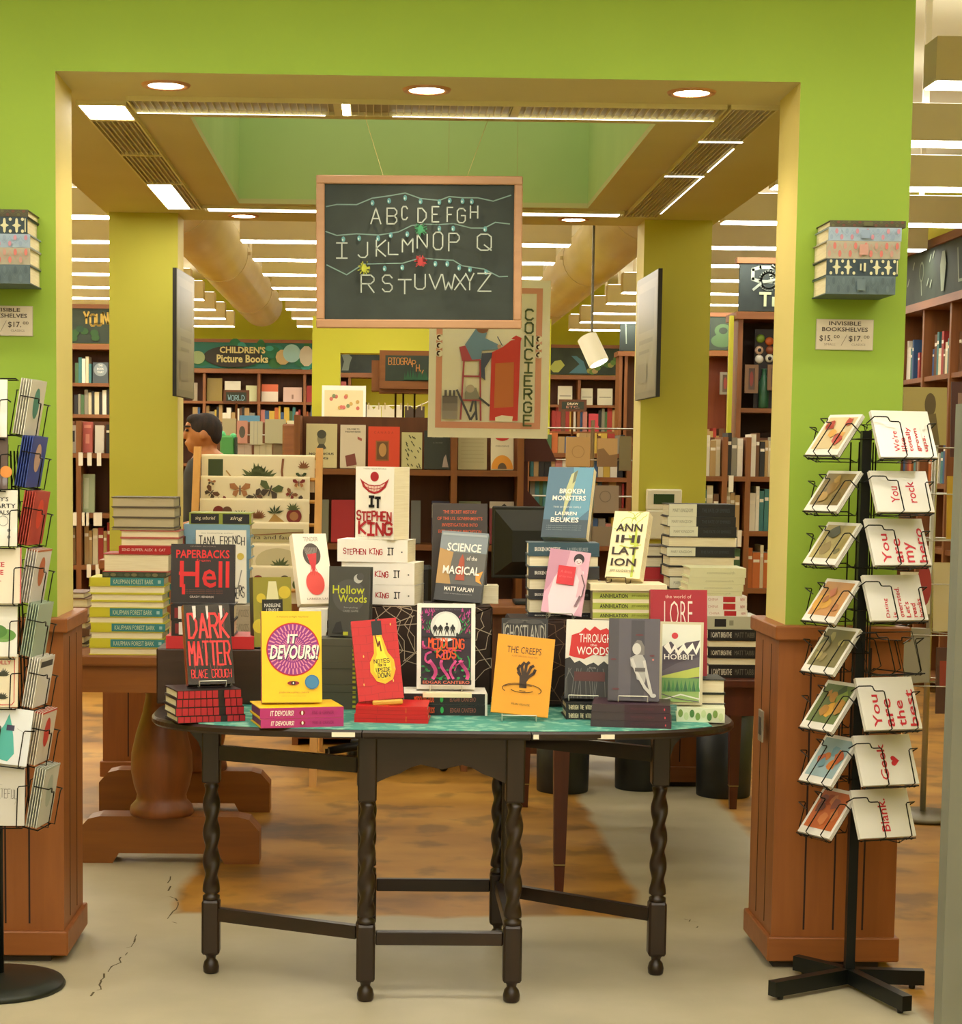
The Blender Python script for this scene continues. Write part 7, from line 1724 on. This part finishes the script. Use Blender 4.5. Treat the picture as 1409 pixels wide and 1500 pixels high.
# ================================================================== the reading person
def person():
    PY_ = 10.6; H = at(297, 604, PY_); top = H.z; cx_ = wx(296, PY_, 640)
    root = thing('person', 'person with short dark hair in profile standing behind the paper rack', 'person', (cx_, PY_, 0))
    SK = M('b0713f', .55)
    bm = MB(); s = top/1.70
    def cap(a, b_, ra, rb):
        a, b_ = V(a), V(b_); n = max(3, int((b_-a).length/.03)); 
        bm.tube([a.lerp(b_, k/n) for k in range(n+1)], [ra+(rb-ra)*k/n for k in range(n+1)], SK, 14); bm.ball(a, ra, SK, 12, 8); bm.ball(b_, rb, SK, 12, 8)
    hz = 1.585
    # head, facing -x
    bm.ball((.012, 0, hz), (.096, .074, .105), SK, 20, 14); bm.ball((-.042, 0, hz-.055), (.046, .047, .062), SK, 16, 10); bm.ball((-.04, 0, hz-.088), (.044, .038, .028), SK, 14, 9)
    bm.ball((-.075, 0, hz+.035), (.02, .05, .03), SK, 12, 8)
    cap((-.088, 0, hz+.012), (-.104, 0, hz-.024), .010, .014); bm.ball((-.088, 0, hz-.055), (.012, .022, .008), SK, 10, 6); bm.ball((-.086, 0, hz-.068), (.012, .02, .008), SK, 10, 6)
    for sy in (-1, 1): bm.ball((.016, sy*.078, hz-.014), (.019, .012, .029), SK, 12, 8)
    cap((.03, 0, hz-.07), (.035, 0, 1.40), .052, .06); cap((.04, -.13, 1.385), (.04, .13, 1.385), .062, .062)
    cap((.04, 0, 1.38), (.03, 0, 1.0), .12, .115); cap((.03, -.07, 1.30), (.03, .07, 1.30), .11, .11); cap((.03, -.05, .95), (.03, .05, .95), .12, .12)
    for sy in (-1, 1):
        cap((.03, sy*.08, .9), (.01, sy*.09, .48), .082, .055); cap((.01, sy*.09, .48), (.04, sy*.095, .09), .052, .036); cap((.05, sy*.095, .05), (-.12, sy*.11, .035), .04, .03)
        cap((.05, sy*.18, 1.37), (.03, sy*.215, 1.08), .05, .04); cap((.03, sy*.215, 1.08), (-.2, sy*.13, 1.02), .038, .028)
        cap((-.2, sy*.13, 1.02), (-.27, sy*.10, 1.02), .028, .03)
        for k in range(4): cap((-.28, sy*.10, 1.045-.019*k), (-.34+.006*abs(k-1), sy*.085, 1.04-.019*k), .0085, .0075); cap((-.34+.006*abs(k-1), sy*.085, 1.04-.019*k), (-.35+.006*abs(k-1), sy*.06, 1.038-.019*k), .0075, .007)
        cap((-.225, sy*.10, 1.045), (-.27, sy*.06, 1.06), .011, .009)
    o = bm.build('body', root)
    for v in o.data.vertices: v.co *= s
    md = o.modifiers.new('blend', 'REMESH'); md.mode = 'VOXEL'; md.voxel_size = .0068; md.use_smooth_shade = True
    sm = o.modifiers.new('soft', 'SMOOTH'); sm.factor = .5; sm.iterations = 4
    hm = noisy('dark_brown_hair', '1c120a', '2c1c10', 40, .85, (1, 1, .3), .3)
    mb = MB(); mb.ball((.020, 0, hz+.024), (.097, .080, .090), hm, 24, 14); mb.ball((.058, 0, hz-.012), (.056, .066, .062), hm, 18, 12); mb.ball((-.028, 0, hz+.072), (.062, .060, .036), hm, 16, 10)
    h_ = mb.build('hair', root)
    for v in h_.data.vertices: v.co *= s
    md = h_.modifiers.new('blend', 'REMESH'); md.mode = 'VOXEL'; md.voxel_size = .008; md.use_smooth_shade = True
    sm = h_.modifiers.new('soft', 'SMOOTH'); sm.factor = .5; sm.iterations = 6
    mb = MB()
    for sy in (-1,): mb.ball((-.082, sy*.036, hz+.012), (.010, .010, .008), M('1a120c', .3), 10, 6); mb.ball((-.078, sy*.04, hz+.034), (.022, .012, .006), hm, 10, 6)
    for sy in (1,): mb.ball((-.082, sy*.036, hz+.012), (.010, .010, .008), M('1a120c', .3), 10, 6); mb.ball((-.078, sy*.04, hz+.034), (.022, .012, .006), hm, 10, 6)
    e = mb.build('eyes_and_brows', root)
    for v in e.data.vertices: v.co *= s
    cl = noisy('dark_shirt_cloth', '26241f', '302d27', 12, .9)
    mb = MB(); n = 22
    prof = [(.085, .135, .93), (.15, .185, .90), (.15, .19, 1.05), (.145, .20, 1.25), (.14, .215, 1.36), (.115, .20, 1.425), (.08, .11, 1.452), (.064, .068, 1.455)]
    vs = [(.037+a*math.cos(2*math.pi*k/n), b_*math.sin(2*math.pi*k/n), z) for a, b_, z in prof for k in range(n)]
    mb.sm = True; mb.add(vs, [(i*n+k, i*n+(k+1) % n, (i+1)*n+(k+1) % n, (i+1)*n+k) for i in range(len(prof)-1) for k in range(n)], cl)
    for sy in (-1, 1): mb.tube([(.045, sy*.165, 1.40), (.045, sy*.205, 1.30), (.035, sy*.222, 1.16)], [.062, .064, .06], cl, 14)
    g = mb.build('shirt', root)
    for v in g.data.vertices: v.co *= s
    tr = noisy('dark_trouser_cloth', '2a2f3a', '343a46', 12, .9)
    mb = MB()
    for sy in (-1, 1): mb.tube([(.03, sy*.075, .95), (.025, sy*.085, .7), (.012, sy*.092, .48), (.035, sy*.097, .10)], [.12, .1, .075, .065], tr, 16)
    g = mb.build('trousers', root)
    for v in g.data.vertices: v.co *= s
person()
